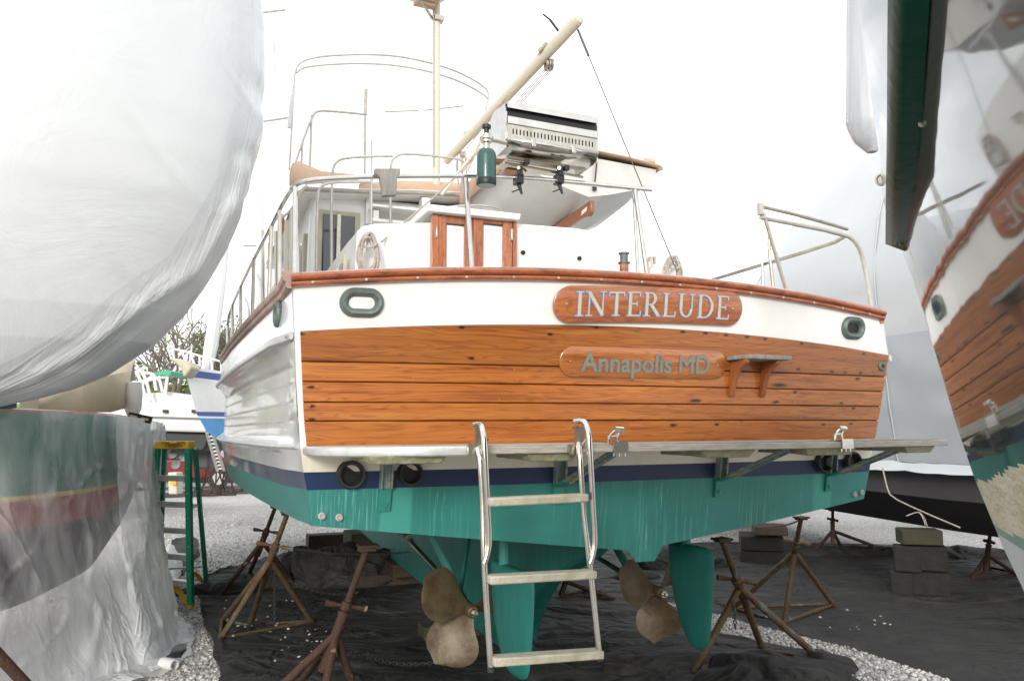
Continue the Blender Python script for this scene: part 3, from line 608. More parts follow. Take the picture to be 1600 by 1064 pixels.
def glyph(ch, e):
    o = []
    if ch == 'I': o = [st(.17, 0, .17, 1, TK, e), serif(.17, .02, .16, e), serif(.17, .98, .16, e)]; return o, .34
    if ch == 'N': return [st(.16, 0, .16, 1, TN, e), st(.14, .97, .74, .03, TK * 1.05, e), st(.74, 0, .74, 1, TN, e), serif(.16, .02, .13, e), serif(.09, .98, .10, e), serif(.74, .98, .13, e)], .90
    if ch == 'T': return [st(.36, 0, .36, .97, TK, e), serif(.36, .02, .16, e), st(.04, .96, .68, .96, .065, e), st(.04, .98, .03, .80, .04, e), st(.68, .98, .69, .80, .04, e)], .72
    if ch == 'E': return [st(.17, 0, .17, 1, TK, e), st(.04, .98, .58, .98, .055, e), st(.17, .51, .46, .51, .055, e), st(.04, .02, .60, .02, .055, e), st(.58, 1, .59, .82, .045, e), st(.47, .60, .47, .42, .045, e), st(.61, 0, .64, .2, .045, e)], .68
    if ch == 'L': return [st(.17, 0, .17, 1, TK, e), serif(.17, .98, .15, e), st(.04, .02, .58, .02, .055, e), st(.59, 0, .62, .22, .045, e)], .64
    if ch == 'R': return [st(.17, 0, .17, 1, TK, e), serif(.17, .02, .15, e), st(.04, .975, .36, .975, .055, e), st(.17, .49, .36, .49, .055, e), st(.36, .49, .70, .03, TK, e), st(.62, .02, .80, .02, SF, e)] + arc(.34, .735, .26, .265, -90, 90, TK, .055, e), .80
    if ch == 'U': return [st(.17, .36, .17, 1, TK, e), st(.69, .36, .69, 1, TN, e), serif(.17, .98, .15, e), serif(.69, .98, .13, e)] + arc(.41, .36, .307, .37, 180, 360, .12, .07, e), .86
    if ch == 'D': return [st(.17, 0, .17, 1, TK, e), st(.04, .975, .38, .975, .055, e), st(.04, .025, .38, .025, .055, e)] + arc(.36, .5, .44, .5, -90, 90, TK, .055, e, 14), .88
def lay(text, s0, s1, cf, hgt, base, e, name, mt, parent):
    W = sum(glyph(c, 0)[1] for c in text) + .07 * (len(text) - 1); kx = (s1 - s0) / W; x = 0
    for c in text:
        gl, wd = glyph(c, e); b = MB()
        for i, q in enumerate(gl):
            if name: pass
            vs = [TS(s0 + (x + p[0]) * kx, cf(s0 + (x + p[0]) * kx) + (p[1] - .5) * hgt, base + .00025 * (i % 12)) for p in q]
            b.add(vs, [(0, 1, 2, 3)], 0, False)
        b.build(name, mt, parent); x += wd + .07
lay('INTERLUDE', -.470, .503, c1, .128, .0265, .032, 'letter_outline', M['blue'], nb)
lay('INTERLUDE', -.470, .503, c1, .128, .0305, 0., 'letter', M['gold'], nb)
def text_on(txt, s0, s1, cf, hgt, base, offs, name, mt, parent):
    cu = bpy.data.curves.new('lettering', 'FONT'); cu.body = txt; cu.size = 1.0; cu.offset = 0; cu.resolution_u = 4
    ob = bpy.data.objects.new('lettering', cu); COL.objects.link(ob); dg = bpy.context.evaluated_depsgraph_get(); dg.update()
    me0 = bpy.data.meshes.new_from_object(ob.evaluated_get(dg)); X0 = [v.co.x for v in me0.vertices]; x0, x1 = min(X0), max(X0)
    cap = max(v.co.y for v in me0.vertices); bpy.data.meshes.remove(me0)
    kx = (s1 - s0) / (x1 - x0); ky = hgt / cap
    dg = bpy.context.evaluated_depsgraph_get(); dg.update()
    me = bpy.data.meshes.new_from_object(ob.evaluated_get(dg)); b = MB(); fs = [tuple(p.vertices) for p in me.polygons]
    for i in range(9):
        dx, dz = (0, 0) if i == 8 else (offs * math.cos(i * math.pi / 4), offs * math.sin(i * math.pi / 4))
        vs = [TS(s0 + (v.co.x - x0) * kx + dx, cf(s0 + (v.co.x - x0) * kx) + v.co.y * ky - hgt * .5 + dz, base + .0001 * i) for v in me.vertices]
        b.add(vs, fs, 0, False)
    bpy.data.objects.remove(ob); bpy.data.meshes.remove(me); bpy.data.curves.remove(cu)
    return b.build(name, mt, parent)
text_on('Annapolis MD', -.416, .387, lambda x: c2(x) - .001, .098, .0275, .0052, 'letter_outline', M['blue2'], hbd)
text_on('Annapolis MD', -.416, .387, lambda x: c2(x) - .001, .098, .0295, .0024, 'lettering', M['grey_letter'], hbd)

# ---- hawse pipes
def hawse(cs, cz, rx, rz, opening, name='hawse_pipe', hole=.52):
    b = MB(); n = 40; P = []; Ls = rx - rz
    for k_, off in ((1.0, .0), (.99, .010), (.93, .022), (.82, .030), (.70, .028), (.60, .018), (.54, .006), (.52, .001)):
        r = []
        for i in range(n):
            t = 2 * math.pi * i / n; c, s_ = math.cos(t), math.sin(t); r.append(TS(cs + (Ls if c > 0 else -Ls) * min(1, abs(c) * 6) + rz * (1 - (1 - k_) * 1.28) * c, cz + rz * (1 - (1 - k_) * 1.28) * s_, off))
        P.append(r)
    b.grid(P, closed=True); o = b.build(name, M['bronze'], yacht)
    b = MB(); b.add([np.array(p) for p in P[-1]], [tuple(range(n))], 0, False); b.build('opening', opening, o)
    for sx, sz in ((-.86, 0), (.86, 0), (-.45, .76), (.45, .76), (-.45, -.76), (.45, -.76)):
        b = MB(); b.lathe(TS(cs + rx * sx, cz + rz * sz, .024), -BA, [(.005, 0), (.004, .004), (.0001, .0045)], 8); b.build('screw', M['bronze'], o)
hawse(-1.566, 2.344, .105, .071, M['white'])
hawse(1.513, 2.352, .100, .071, M['black'])
b = MB(); c = side_pt(-1, .42, 2.335, .008); b.ring(c, BA, [0, 0, 1], .075, .055, .016, m=0); b.add([c + BA * .07 * math.cos(t) + np.array([0, 0, .05 * math.sin(t)]) - BS * .004 for t in np.linspace(0, 2 * math.pi, 17)[:-1]], [tuple(range(16))], 1, False)
b.build('hawse_pipe', [M['bronze'], M['black']], yacht)
# round through-hull on the right corner
s_, z_ = tp(1377, 573); b = MB(); b.lathe(TS(s_ - .012, z_, .012), -BA, [(.03, -.01), (.03, .008), (.024, .014), (.014, .012), (.013, -.01)], 18); b.lathe(TS(s_ - .012, z_, .01), -BA, [(.013, 0), (.0001, 0)], 12, 1); b.build('hull_fitting', [M['bronze'], M['black']], yacht)
# exhausts
for cs, rr in ((-1.576, .067), (-1.291, .062), (1.314, .062), (1.568, .062)):
    b = MB(); b.lathe(TS(cs, 1.525, 0), -BA, [(rr, -.002), (rr, .03), (rr * .93, .045), (rr * .80, .044), (rr * .74, .02), (rr * .68, .004)], 28); b.lathe(TS(cs, 1.525, .004), -BA, [(rr * .7, 0), (.0001, 0)], 28, 1)
    b.lathe(TS(cs, 1.525, 0), -BA, [(rr + .004, .0), (rr + .004, .006), (rr * .9, .008)], 28, 1); b.build('exhaust_outlet', [M['rubber'], M['black']], yacht)
# anodes
for x, y in ((503, 806), (530, 808), (1334, 772), (1345, 769)):
    s_, z_ = tp(x, y); b = MB(); b.lathe(TS(s_, z_, 0), -BA, [(.019, 0), (.018, .014), (.012, .018), (.006, .014), (.0001, .014)], 14); b.build('anode', M['anode'], yacht)
# little step on the transom (grey tread on two varnished brackets)
stp = MB(); sc_, zc_ = tp(1172, 566, .08)
stp.hexa([TS(s, 2.118, o) for s, o in ((.515, .012), (.515, .09), (.56, .17), (.86, .17), (.86, .012))], [TS(s, 2.142, o) for s, o in ((.515, .012), (.515, .09), (.56, .17), (.86, .17), (.86, .012))])
so = stp.build('step', M['grey_board'], yacht, bev=.004)
for s in (.56, .785):
    pr = [(.012, 2.117), (.150, 2.117), (.146, 2.098), (.10, 2.075), (.065, 2.04), (.048, 1.99), (.040, 1.94), (.030, 1.915), (.012, 1.915)]
    b = MB(); b.hexa([TS(s - .016, z, o) for o, z in pr], [TS(s + .016, z, o) for o, z in pr]); b.build('step_bracket', M['board'], so, bev=.004)

# ---- swim platform
def pz(s): return 1.648 - .0 * s
def outline():
    pts = [(-1.80, .03)]
    for t in np.linspace(0, 90, 9): pts.append((-1.30 - .50 * math.cos(R(t)), .20 + .40 * math.sin(R(t))))
    pts += [(x, .60) for x in np.linspace(-1.2, 1.6, 12)]
    for t in np.linspace(90, 0, 4): pts.append((1.68 + .06 * math.cos(R(t)), .54 + .06 * math.sin(R(t))))
    pts += [(1.74, .03)]
    return pts
ol = outline()
def pt(s, off, z): return B(s, ta(s, 1.65) - off, z)
b = MB(); zt_, zb_ = 1.660, 1.628
b.hexa([pt(s, o, zb_) for s, o in ol], [pt(s, o, zt_) for s, o in ol]); plat = b.build('swim_platform', M['teak_grey'], yacht, bev=.004)
# seams in the top: slats laid 4 mm proud
for i in range(8):
    o0 = .045 + i * .066
    s0 = -1.30 - .5 * math.sqrt(max(0, 1 - (max(0, o0 + .06 - .2) / .4) ** 2)) + .03
    b = MB(); b.hexa([pt(s, o, zt_ + .001) for s, o in [(x, o0) for x in np.linspace(s0, 1.66, 14)] + [(x, o0 + .056) for x in np.linspace(1.66, s0, 14)]], [pt(s, o, zt_ + .006) for s, o in [(x, o0) for x in np.linspace(s0, 1.66, 14)] + [(x, o0 + .056) for x in np.linspace(1.66, s0, 14)]])
    b.build('slat', M['teak_grey'], plat)
b = MB(); b.tube([pt(s, o + .006, 1.643) for s, o in ol[:11]], .021, 8, flat=(.5, 1)); b.build('edge_band', M['alu'], plat, label='dark grey rubbing band round the left corner')
for s0, s1 in ((-1.62, -1.28), (-.93, -.68), (-.02, .30), (.62, .98), (1.36, 1.62)):
    b = MB(); b.hexa([pt(s, o, 1.590 + (.012 if s in (s0, s1) else 0)) for s, o in ((s0, .46), (s0 + .03, .56), (s1 - .03, .56), (s1, .46), (s1, .2), (s0, .2))], [pt(s, o, 1.628) for s, o in ((s0, .46), (s0, .575), (s1, .575), (s1, .46), (s1, .2), (s0, .2))]); b.build('float_pad', M['pad'], plat, bev=.006)
for s in (-1.41, -.50, .52, 1.38):
    bk = MB(); bk.hexa([TS(s - .028, z, o) for z, o in ((1.455, .002), (1.628, .002), (1.628, .022), (1.455, .022))], [TS(s + .028, z, o) for z, o in ((1.455, .002), (1.628, .002), (1.628, .022), (1.455, .022))])
    for sx in (-.028, .021): bk.hexa([TS(s + sx, z, o) for z, o in ((1.455, .022), (1.628, .022), (1.628, .05), (1.455, .05))], [TS(s + sx + .007, z, o) for z, o in ((1.455, .022), (1.628, .022), (1.628, .05), (1.455, .05))])
    bo = bk.build('bracket', M['bracket'], plat)
    lo = MB(); lo.hexa([TS(s - .029, z, o) for z, o in ((1.345, .002), (1.454, .002), (1.454, .024), (1.345, .018))], [TS(s + .029, z, o) for z, o in ((1.345, .002), (1.454, .002), (1.454, .024), (1.345, .018))])
    lo.lathe(TS(s, 1.375, .018), -BA, [(.012, 0), (.012, .01), (.0001, .01)], 6)
    lo.build('bracket_foot', M['bracket_teal'], plat)
    if s == -1.41: continue
    q0, q1 = TS(s, 1.445, .03), pt(s + .015, .52, 1.622); d = (q1 - q0) / np.linalg.norm(q1 - q0); up = np.cross(d, BS)
    mid = q0 + (q1 - q0) * .14
    b = MB(); b.box((mid + q1) / 2, (np.linalg.norm(q1 - mid), .042, .012), d, BS, up); b.box((mid + q1) / 2 + BS * .018, (np.linalg.norm(q1 - mid), .006, .036), d, BS, up); b.build('bracket_strut', M['bracket'], plat)
    q00 = q0 - (q1 - q0) * .12
    b = MB(); b.box((q00 + mid) / 2, (np.linalg.norm(mid - q00), .044, .014), d, BS, up); b.build('strut_end', M['bracket_teal'], plat)
# cleats on the platform
for s in (.055 - .20, 1.26):
    pass
def fender_hook(px, py):
    s, z = tp(px, py, .55); c = pt(s, .555, 1.667)
    b = MB(); b.box(c + np.array([0, 0, -.018]) - BA * .05, (.075, .012, .05), BS, BA, (0, 0, 1)); b.box(c, (.07, .07, .008), BS, BA, (0, 0, 1))
    b.tube(smooth_path([c + BS * -.035, c + BS * -.03 + np.array([0, 0, .03]), c + BS * .0 + np.array([0, 0, .06]), c + BS * .035 + np.array([0, 0, .058])]), .007, 8)
    b.tube(smooth_path([c + BS * .02, c + BS * .012 + np.array([0, 0, .03]), c + BS * .03 + np.array([0, 0, .055])]), .006, 8)
    b.tube([c + BS * -.04 + np.array([0, 0, .03]), c + BS * .02 + np.array([0, 0, .034])], .006, 8)
    b.tube([c + BS * .0 + np.array([0, 0, .066]), c + BS * .042 + np.array([0, 0, .060])], [.012, .016], 10)
    for q in (-.03, .0, .03): b.tube([c + BS * q - BA * .04 + np.array([0, 0, -.03]), c + BS * q - BA * .04 + np.array([0, 0, -.058])], .004, 6)
    b.build('platform_fitting', M['steel'], plat)
fender_hook(961, 683); fender_hook(1312, 680)

# ---- boarding ladder hanging from the platform
ldr = MB(); 
lad = bpy.data.objects.new('boarding_ladder', None); COL.objects.link(lad); lc = pt(-.85, .7, .65); lad.parent = yacht; lad.location = tuple(lc - WORLDPOS[yacht.name]); WORLDPOS[lad.name] = lc; lad.empty_display_size = .1
def LP(px, py, d): return onA(px, py, ta(-.8, 1.65) - d)
def LB(px, py, d): return B(*LP(px, py, d))
r = .0135
for side, (tx, ty, mx_, my, ex, ey, fx, fy, bx, by) in enumerate(((742, 664, 757, 680, 765, 862, 756, 880, 767, 1045), (898, 658, 921, 676, 930, 862, 921, 880, 937, 1028))):
    b = MB(); p = smooth_path([LB(tx, ty, .60), LB((tx + mx_) / 2 + 2, ty - 2, .64), LB(mx_ - 3, my - 8, .67), LB(mx_, my + 12, .69), LB((mx_ + ex) / 2 , (my + ey) / 2, .69), LB(ex, ey - 20, .69), LB(ex - 2, ey, .69), LB(fx + 1, fy, .69)], 2)
    b.tube(p, r, 12); b.build('upper_rail', M['steel'], lad)
    b = MB(); x0 = (750, 906)[side]
    b.tube(smooth_path([LB(x0 - 2, 692 + (0 if side else 8), .63), LB(x0, 712, .655), LB(x0 + 5, 790, .66), LB(fx + 0, fy - 6, .68), LB(bx, by, .70)], 2), r, 12)
    b.build('stile', M['steel'], lad)
    b = MB(); q = LB(tx + 3, 680, .605); b.box(q, (.012, .02, .085), BS, BA, (0, 0, 1)); b.box(q + BS * .02, (.03, .012, .08), BS, BA, (0, 0, 1)); b.box(LB(tx - 2, 702, .615), (.05, .02, .045), BS, BA, (0, 0, 1))
    b.tube([LB(x0, 700, .63), LB(x0 + 13, 684, .66)], .007, 8)
    for yy in (668, 698): b.lathe(LB(tx - 4, yy, .61), -BA, [(.007, 0), (.007, .012), (.0001, .012)], 6)
    b.build('hinge_plate', M['steel_dull'], lad)
    b = MB(); b.lathe(LB(bx, by + 1, .70), np.array([0, 0, 1]), [(.0001, -.008), (.015, -.008), (.015, .012)], 10); b.build('end_cap', M['rubber'], lad)
for (xa, ya, xb, yb, hgt) in ((762, 784, 914, 777, 12), (762, 905, 927, 896, 15), (768, 1032, 938, 1020, 17)):
    b = MB(); qa, qb = LB(xa, ya, .70), LB(xb, yb, .70); d = (qb - qa) / np.linalg.norm(qb - qa); nn = np.cross(d, [0, 0, 1]); b.box((qa + qb) / 2, (np.linalg.norm(qb - qa), .075, .034), d, nn / np.linalg.norm(nn), (0, 0, 1)); b.build('rung', M['rung'], lad, bev=.006)

# ---- rudders, shafts, propellers
for s, dz in ((-.62, 0.), (.60, -.01)):
    P = []
    prof = [(.872, .10, .56, .5), (.868, .065, .575, .8), (.85, .04, .585, 1), (.82, .03, .585, 1), (.72, .04, .57, 1), (.62, .06, .53, 1), (.54, .08, .48, .9), (.48, .10, .43, .8), (.445, .13, .38, .6), (.43, .17, .34, .4), (.422, .22, .30, .15)]
    for z, a0, a1, th in prof:
        r = []
        a0 += .08 if s > 0 else -.06
        z = .422 + (z - .422) * ((1.035 if s > 0 else .985) - .422) / .45
        for i in range(20):
            t = 2 * math.pi * i / 20; c, q = math.cos(t), math.sin(t); x = (1 - c) / 2
            r.append(B(s + .043 * th * q * (1 - .35 * (1 - x)) , a0 + (a1 - a0) * x, z + dz))
        P.append(r)
    b = MB(); b.grid(P, closed=True); n = 20
    for k_ in (0, -1):
        o = len(b.v); b.v.extend([tuple(q) for q in P[k_]]); b.f.append(tuple(range(o, o + n))); b.m.append(0); b.sm.append(False)
    ro = b.build('rudder', M['teal'], yacht, ang=60)
    b = MB(); b.tube([B(s, .40, .95), B(s, .40, 1.25)], .032, 14); b.build('rudder_stock', M['teal'], ro)
def propeller(s, a, z, angs, rad):
    c = B(s, a, z); ax = -BA + np.array([0, 0, -.06]); ax /= np.linalg.norm(ax)
    o = MB(); o.lathe(c, ax, [(.034, -.09), (.040, -.04), (.040, .04), (.033, .055), (.02, .06)], 20)
    po = o.build('propeller', M['prop'], yacht)
    o = MB(); o.lathe(c + ax * .06, ax, [(.024, 0), (.024, .02), (.0001, .02)], 6); o.lathe(c + ax * .08, ax, [(.012, 0), (.012, .03), (.0001, .032)], 10); o.build('shaft_nut', M['steel_dull'], po)
    U = np.cross([0, 0, 1], ax); U /= np.linalg.norm(U); V = np.cross(ax, U)
    if U @ BS < 0: U = -U; 
    if V[2] < 0: V = -V
    for an in angs:
        rd = U * math.cos(R(an)) + V * math.sin(R(an)); tn = -U * math.sin(R(an)) + V * math.cos(R(an)); b = MB(); front = []; back = []
        for i in range(15):
            t = i / 14; rr = .03 + (rad - .03) * t
            e_ = rad * .45 * math.sqrt(max(.0, 1 - ((t - .56) / .444) ** 2)); wd = max(e_, rad * .02) if t > .3 else lerp(rad * .14, rad * .45 * math.sqrt(1 - (.26 / .444) ** 2), (t / .3) ** 1.5)
            tw = R(62 - 40 * t); rf = []; rb = []
            for j in range(13):
                v = (j / 12 * 2 - 1); th = .009 * (1 - v * v) * (1 - .6 * t) + .0008; off = tn * (wd * v * math.cos(tw * .75)) + ax * (wd * v * math.sin(tw * .75) - .03 * v * v * 0) + rd * (-.02 * v * v * t)
                p_ = c + rd * rr + off + tn * (.03 * math.sin(t * 3)); rf.append(p_ + ax * th); rb.append(p_ - ax * th)
            front.append(rf); back.append(rb)
        b.grid(front); b.grid(back, flip=True)
        b.grid([[f[0] for f in front], [f[0] for f in back]]); b.grid([[f[-1] for f in front], [f[-1] for f in back]], flip=True); b.grid([front[-1], back[-1]])
        b.build('blade', M['prop'], po, ang=60)
propeller(-.68, .80, .658, (143, 233, 12), .365)
propeller(.63, .78, .665, (151, 265, 38), .335)
for s in (-.66, .62):
    b = MB(); b.tube([B(s, .84, .664), B(s, 2.75, .95)], .02, 12); b.build('propeller_shaft', M['steel_dull'], yacht)
    b = MB(); b.tube([B(s, 2.35, .89), B(s, 2.75, .955)], .035, 12); b.tube([B(s, 2.33, .887), B(s, 2.38, .894)], .045, 12); b.build('stern_tube', M['bronze'], yacht)
    b = MB(); b.tube([B(s, 1.02, .69), B(s, 1.10, .703)], .034, 12)
    for ds in (-.16, .14): b.tube([B(s, 1.06, .70), B(s + ds, 1.25, 1.1)], .022, 8, flat=(.5, 1.3))
    b.build('shaft_strut', M['teal'], yacht)

# ---- stern rails
def tubes(name, runs, rad, mt, parent=yacht, sm=1):
    b = MB()
    for r_ in runs: b.tube(smooth_path(r_, sm) if len(r_) > 2 else r_, rad, 10)
    return b.build(name, mt, parent)
AR = .03
side = [onS(*q) for q in ((356, 537, -1.98), (356, 500, -1.98), (363, 476, -1.97), (376, 447, -1.95), (397, 403, -1.92), (424, 353, -1.88), (448, 307, -1.84))]
stern = [onA(x, y, AR) for x, y in ((474, 284), (500, 280), (590, 276), (735, 275), (825, 279), (885, 284), (1018, 297))]
rail = tubes('stern_rail', [[B(*q) for q in side + [onA(459, 290, .12)] + stern]], .0135, M['steel'])
def post(a0, b0, r=.011, m_='steel'):
    b = MB(); b.tube([B(*a0), B(*b0)], r, 10); b.lathe(B(*b0), [0, 0, 1], [(.026, -.004), (.026, .005), (.012, .01)], 12); b.build('stanchion', M[m_], rail)
post(onA(728, 279, AR), onA(737, 420, .0), .0145); post(onA(462, 292, .1), onA(461, 431, .06), .0145); post(onA(992, 296, AR), onA(1011, 430, -.02), .0125); post(onA(990, 300, AR + .1), onA(997, 430, .12), .010)
for (x0, y0, x1, y1, s) in ((424, 353, 420, 470, -1.88), (397, 403, 394, 508, -1.92), (376, 447, 376, 515, -1.95), (363, 476, 363, 534, -1.97), (437, 330, 437, 452, -1.86)): post(onS(x0, y0, s), onS(x1, y1, s), .013, 'steel_side')
tubes('grab_loop', [[B(*onS(x, y, -1.80)) for x, y in ((402, 430), (408, 440), (410, 460), (412, 498))], [B(*onS(x, y, -1.83)) for x, y in ((383, 466), (388, 476), (390, 500), (391, 520))]], .010, M['steel_side'])
# starboard quarter rail
sr = tubes('quarter_rail', [[B(*onA(x, y, .10)) for x, y in ((1188, 340), (1322, 366), (1340, 381), (1350, 410), (1362, 484))]], .0145, M['steel_side'])
tubes('upper_tube', [[B(*onA(x, y, .10)) for x, y in ((1186, 322), (1255, 338), (1324, 358))]], .0125, M['steel_dull'], sr)
tubes('gate_post', [[B(*onA(x, y, .10)) for x, y in ((1193, 333), (1228, 453))]], .0125, M['steel_dull'], sr)
tubes('gate_post', [[B(*onA(x, y, .35)) for x, y in ((1203, 365), (1201, 385), (1208, 449))]], .0115, M['steel_dull'], sr)
tubes('gate_post', [[B(*onA(x, y, .9)) for x, y in ((1191, 410), (1192, 447))]], .0115, M['steel_dull'], sr)
q0 = onA(1320, 369, .10); tubes('side_rail', [[B(*q0), B(*onS(1300, 381, q0[0])), B(*onS(1130, 432, q0[0])), B(*onS(1085, 446, q0[0]))]], .0135, M['steel_dull'], sr)
b = MB(); c = B(*onA(1188, 327, .1)); b.box(c, (.03, .03, .075), BS, BA, (0, 0, 1)); b.build('gate_latch', M['steel_dull'], sr)
# grey wooden engine pad on the rail
b = MB(); pts = [onA(x, y, -.02) for x, y in ((586, 263), (626, 263), (626, 271), (621, 279), (620, 295), (620, 305), (598, 306), (597, 290), (594, 277), (587, 271))]
b.hexa([B(*q) for q in pts], [B(q[0], q[1] + .04, q[2]) for q in pts]); b.build('motor_pad', M['grey_board'], rail, bev=.004)

# ---- aft cabin
top = [(558, 362), (566, 354), (585, 350), (680, 348), (810, 350), (900, 357), (985, 372), (1045, 386), (1058, 394), (1064, 404)]
tp3 = [onA(x, y, 1.5) for x, y in top]
b = MB(); P = []
for a, shr in ((1.5, 1), (1.9, 1.), (2.6, .99), (3.5, .97)):
    P.append([B((s - .07) * shr + .07, a, z) for s, _, z in [(tp3[0][0] - .04, 0, 2.0)] + tp3 + [(tp3[-1][0] + .04, 0, 2.0)]])
b.grid(P); o = len(b.v); b.v.extend([tuple(q) for q in P[0]]); b.f.append(tuple(range(o, o + len(P[0])))); b.m.append(0); b.sm.append(False)
cab = b.build('aft_cabin', M['white'], yacht, ang=40)
# windows of the cabin side, one of them in view under the coiled rope
for a0, a1 in ((1.66, 1.98), (2.3, 2.9)):
    s = tp3[0][0] - .045
    b = MB(); b.hexa([B(s - .012, a, z) for a, z in ((a0, 2.62), (a1, 2.62), (a1, 2.98), (a0, 2.98))], [B(s + .01, a, z) for a, z in ((a0, 2.62), (a1, 2.62), (a1, 2.98), (a0, 2.98))]); f = b.build('window', M['frame_cream'], cab, bev=.004)
    b = MB(); b.hexa([B(s - .016, a, z) for a, z in ((a0 + .05, 2.67), (a1 - .05, 2.67), (a1 - .05, 2.93), (a0 + .05, 2.93))], [B(s - .011, a, z) for a, z in ((a0 + .05, 2.67), (a1 - .05, 2.67), (a1 - .05, 2.93), (a0 + .05, 2.93))]); b.build('pane', M['glass_dark'], f)
# companionway doors
def rectA(px0, py0, px1, py1, a, th, name, mt, parent, bev=.003):
    s0, _, z1 = onA(px0, py0, a); s1, _, z0 = onA(px1, py1, a)
    b = MB(); b.hexa([B(s0, a, z0), B(s1, a, z0), B(s1, a, z1), B(s0, a, z1)], [B(s0, a + th, z0), B(s1, a + th, z0), B(s1, a + th, z1), B(s0, a + th, z1)]); return b.build(name, mt, parent, bev=bev)
rectA(676, 334, 684, 470, 1.44, .05, 'door_jamb', M['door_wood'], cab); rectA(802, 334, 808, 470, 1.44, .05, 'door_jamb', M['door_wood'], cab)
for x0, x1, w_ in ((685, 738, 12), (740, 801, 15)):
    d = rectA(x0, 336, x0 + w_, 480, 1.45, .04, 'cabin_door', M['door_wood'], cab)
    rectA(x1 - w_, 336, x1, 480, 1.45, .04, 'stile', M['door_wood'], d); rectA(x0 + w_ + .4, 336, x1 - w_ - .4, 351, 1.453, .037, 'top_rail', M['door_wood'], d)
    rectA(x0 + w_ + .4, 351.5, x1 - w_ - .4, 470, 1.47, .02, 'door_panel', M['white'], d)
rectA(681.5, 354, 684.5, 372, 1.43, .02, 'hinge', M['steel_dull'], cab); rectA(799, 357, 802, 376, 1.43, .02, 'hinge', M['steel_dull'], cab)
s0, _, z1 = onA(666, 330, 1.4); s1, _, z0 = onA(813, 335, 1.4)
b = MB(); b.hexa([B(s0, 1.38, z0), B(s1, 1.38, z0), B(s1, 2.5, z0 + .01), B(s0, 2.5, z0 + .01)], [B(s0 + .01, 1.385, z1), B(s1 - .01, 1.385, z1), B(s1 - .01, 2.5, z1 + .02), B(s0 + .01, 2.5, z1 + .02)]); hat = b.build('sliding_hatch', M['white'], cab, bev=.008)
tubes('hatch_handle', [[B(*onA(x, y, 1.6)) for x, y in ((686, 334), (694, 325), (720, 322), (760, 322), (778, 326), (784, 334))]], .010, M['steel'], hat)
for x, y in ((817, 395), (905, 404)):
    b = MB(); b.lathe(B(*onA(x, y, 1.5)), -BA, [(.017, 0), (.017, .012), (.010, .02), (.0001, .02)], 12); b.build('knob', M['black'], cab)
# stern light on its varnished post
q = onA(975, 425, .25); b = MB(); b.tube([B(q[0], .25, q[2] - .05), B(*onA(975, 412, .25))], .028, 10); sl = b.build('light_post', M['rail'], yacht)
b = MB(); c0 = B(*onA(975, 412, .25)); b.lathe(c0, [0, 0, 1], [(.036, 0), (.036, .008), (.024, .010), (.024, .055), (.032, .057), (.034, .066), (.0001, .07)], 14); b.build('stern_light', M['bronze'], sl)
b = MB(); b.box(B(*onA(1016, 410, .5)), (.02, .04, .07), BS, BA, (0, 0, 1)); b.box(B(*onA(1022, 407, .5)), (.014, .03, .05), BS, BA, (0, 0, 1)); b.tube([B(*onA(1014, 410, .5)), B(*onA(1014, 432, .5))], .01, 8); b.build('deck_socket', M['steel_dull'], yacht)
# white horn cleats that the ropes hang on
for x, y, a in ((576, 372, 1.43), (1049, 408, 1.40)):
    b = MB(); c = B(*onA(x, y, a)); b.tube([c + np.array([0, 0, -.09]), c + np.array([0, 0, .07])], .018, 8); b.tube([c + BA * .08, c - BA * .04], .014, 8); b.build('rope_horn', M['white'], cab)

# ---- wheelhouse and flybridge
wh = MB(); A0 = 3.5
s0 = onA(480, 320, A0)[0]; z1 = onA(480, 300, A0)[2]
wh.hexa([B(s0, A0, 2.0), B(1.33, A0, 2.0), B(1.30, 6.6, 2.2), B(s0 + .03, 6.6, 2.2)], [B(s0 + .03, A0, z1), B(1.3, A0, z1), B(1.22, 6.5, z1 - .05), B(s0 + .09, 6.5, z1 - .05)])
who = wh.build('wheelhouse', M['white'], yacht, bev=.03)
f = rectA(498, 327, 560, 470, A0 - .02, .03, 'aft_window', M['frame_cream'], who); rectA(505, 334, 552, 470, A0 - .03, .012, 'pane', M['glass_dark'], f); rectA(527, 334, 530, 470, A0 - .036, .01, 'mullion', M['steel_dull'], f)
rectA(573, 298, 579, 350, A0 - .06, .05, 'corner_post', M['white'], who); rectA(582, 322, 668, 327, A0 - .25, .22, 'flybridge_step', M['white'], who); rectA(582, 345, 668, 349, A0 - .25, .22, 'flybridge_step', M['white'], who); rectA(660, 308, 672, 352, A0 - .2, .12, 'step_side', M['white'], who)
rectA(584, 328, 592, 352, A0 - .2, .12, 'step_side', M['white'], who)
for i, a in enumerate(np.arange(3.62, 6.3, .62)):
    b = MB(); b.hexa([B(s0 - .01, q, z) for q, z in ((a, 2.75), (a + .5, 2.75), (a + .5, 3.6), (a, 3.6))], [B(s0 + .04, q, z) for q, z in ((a, 2.75), (a + .5, 2.75), (a + .5, 3.6), (a, 3.6))]); f = b.build('side_window', M['frame_cream'], who, bev=.006)
    b = MB(); b.hexa([B(s0 - .014, q, z) for q, z in ((a + .06, 2.82), (a + .44, 2.82), (a + .44, 3.53), (a + .06, 3.53))], [B(s0 - .009, q, z) for q, z in ((a + .06, 2.82), (a + .44, 2.82), (a + .44, 3.53), (a + .06, 3.53))]); b.build('pane', M['glass_dark'], f)
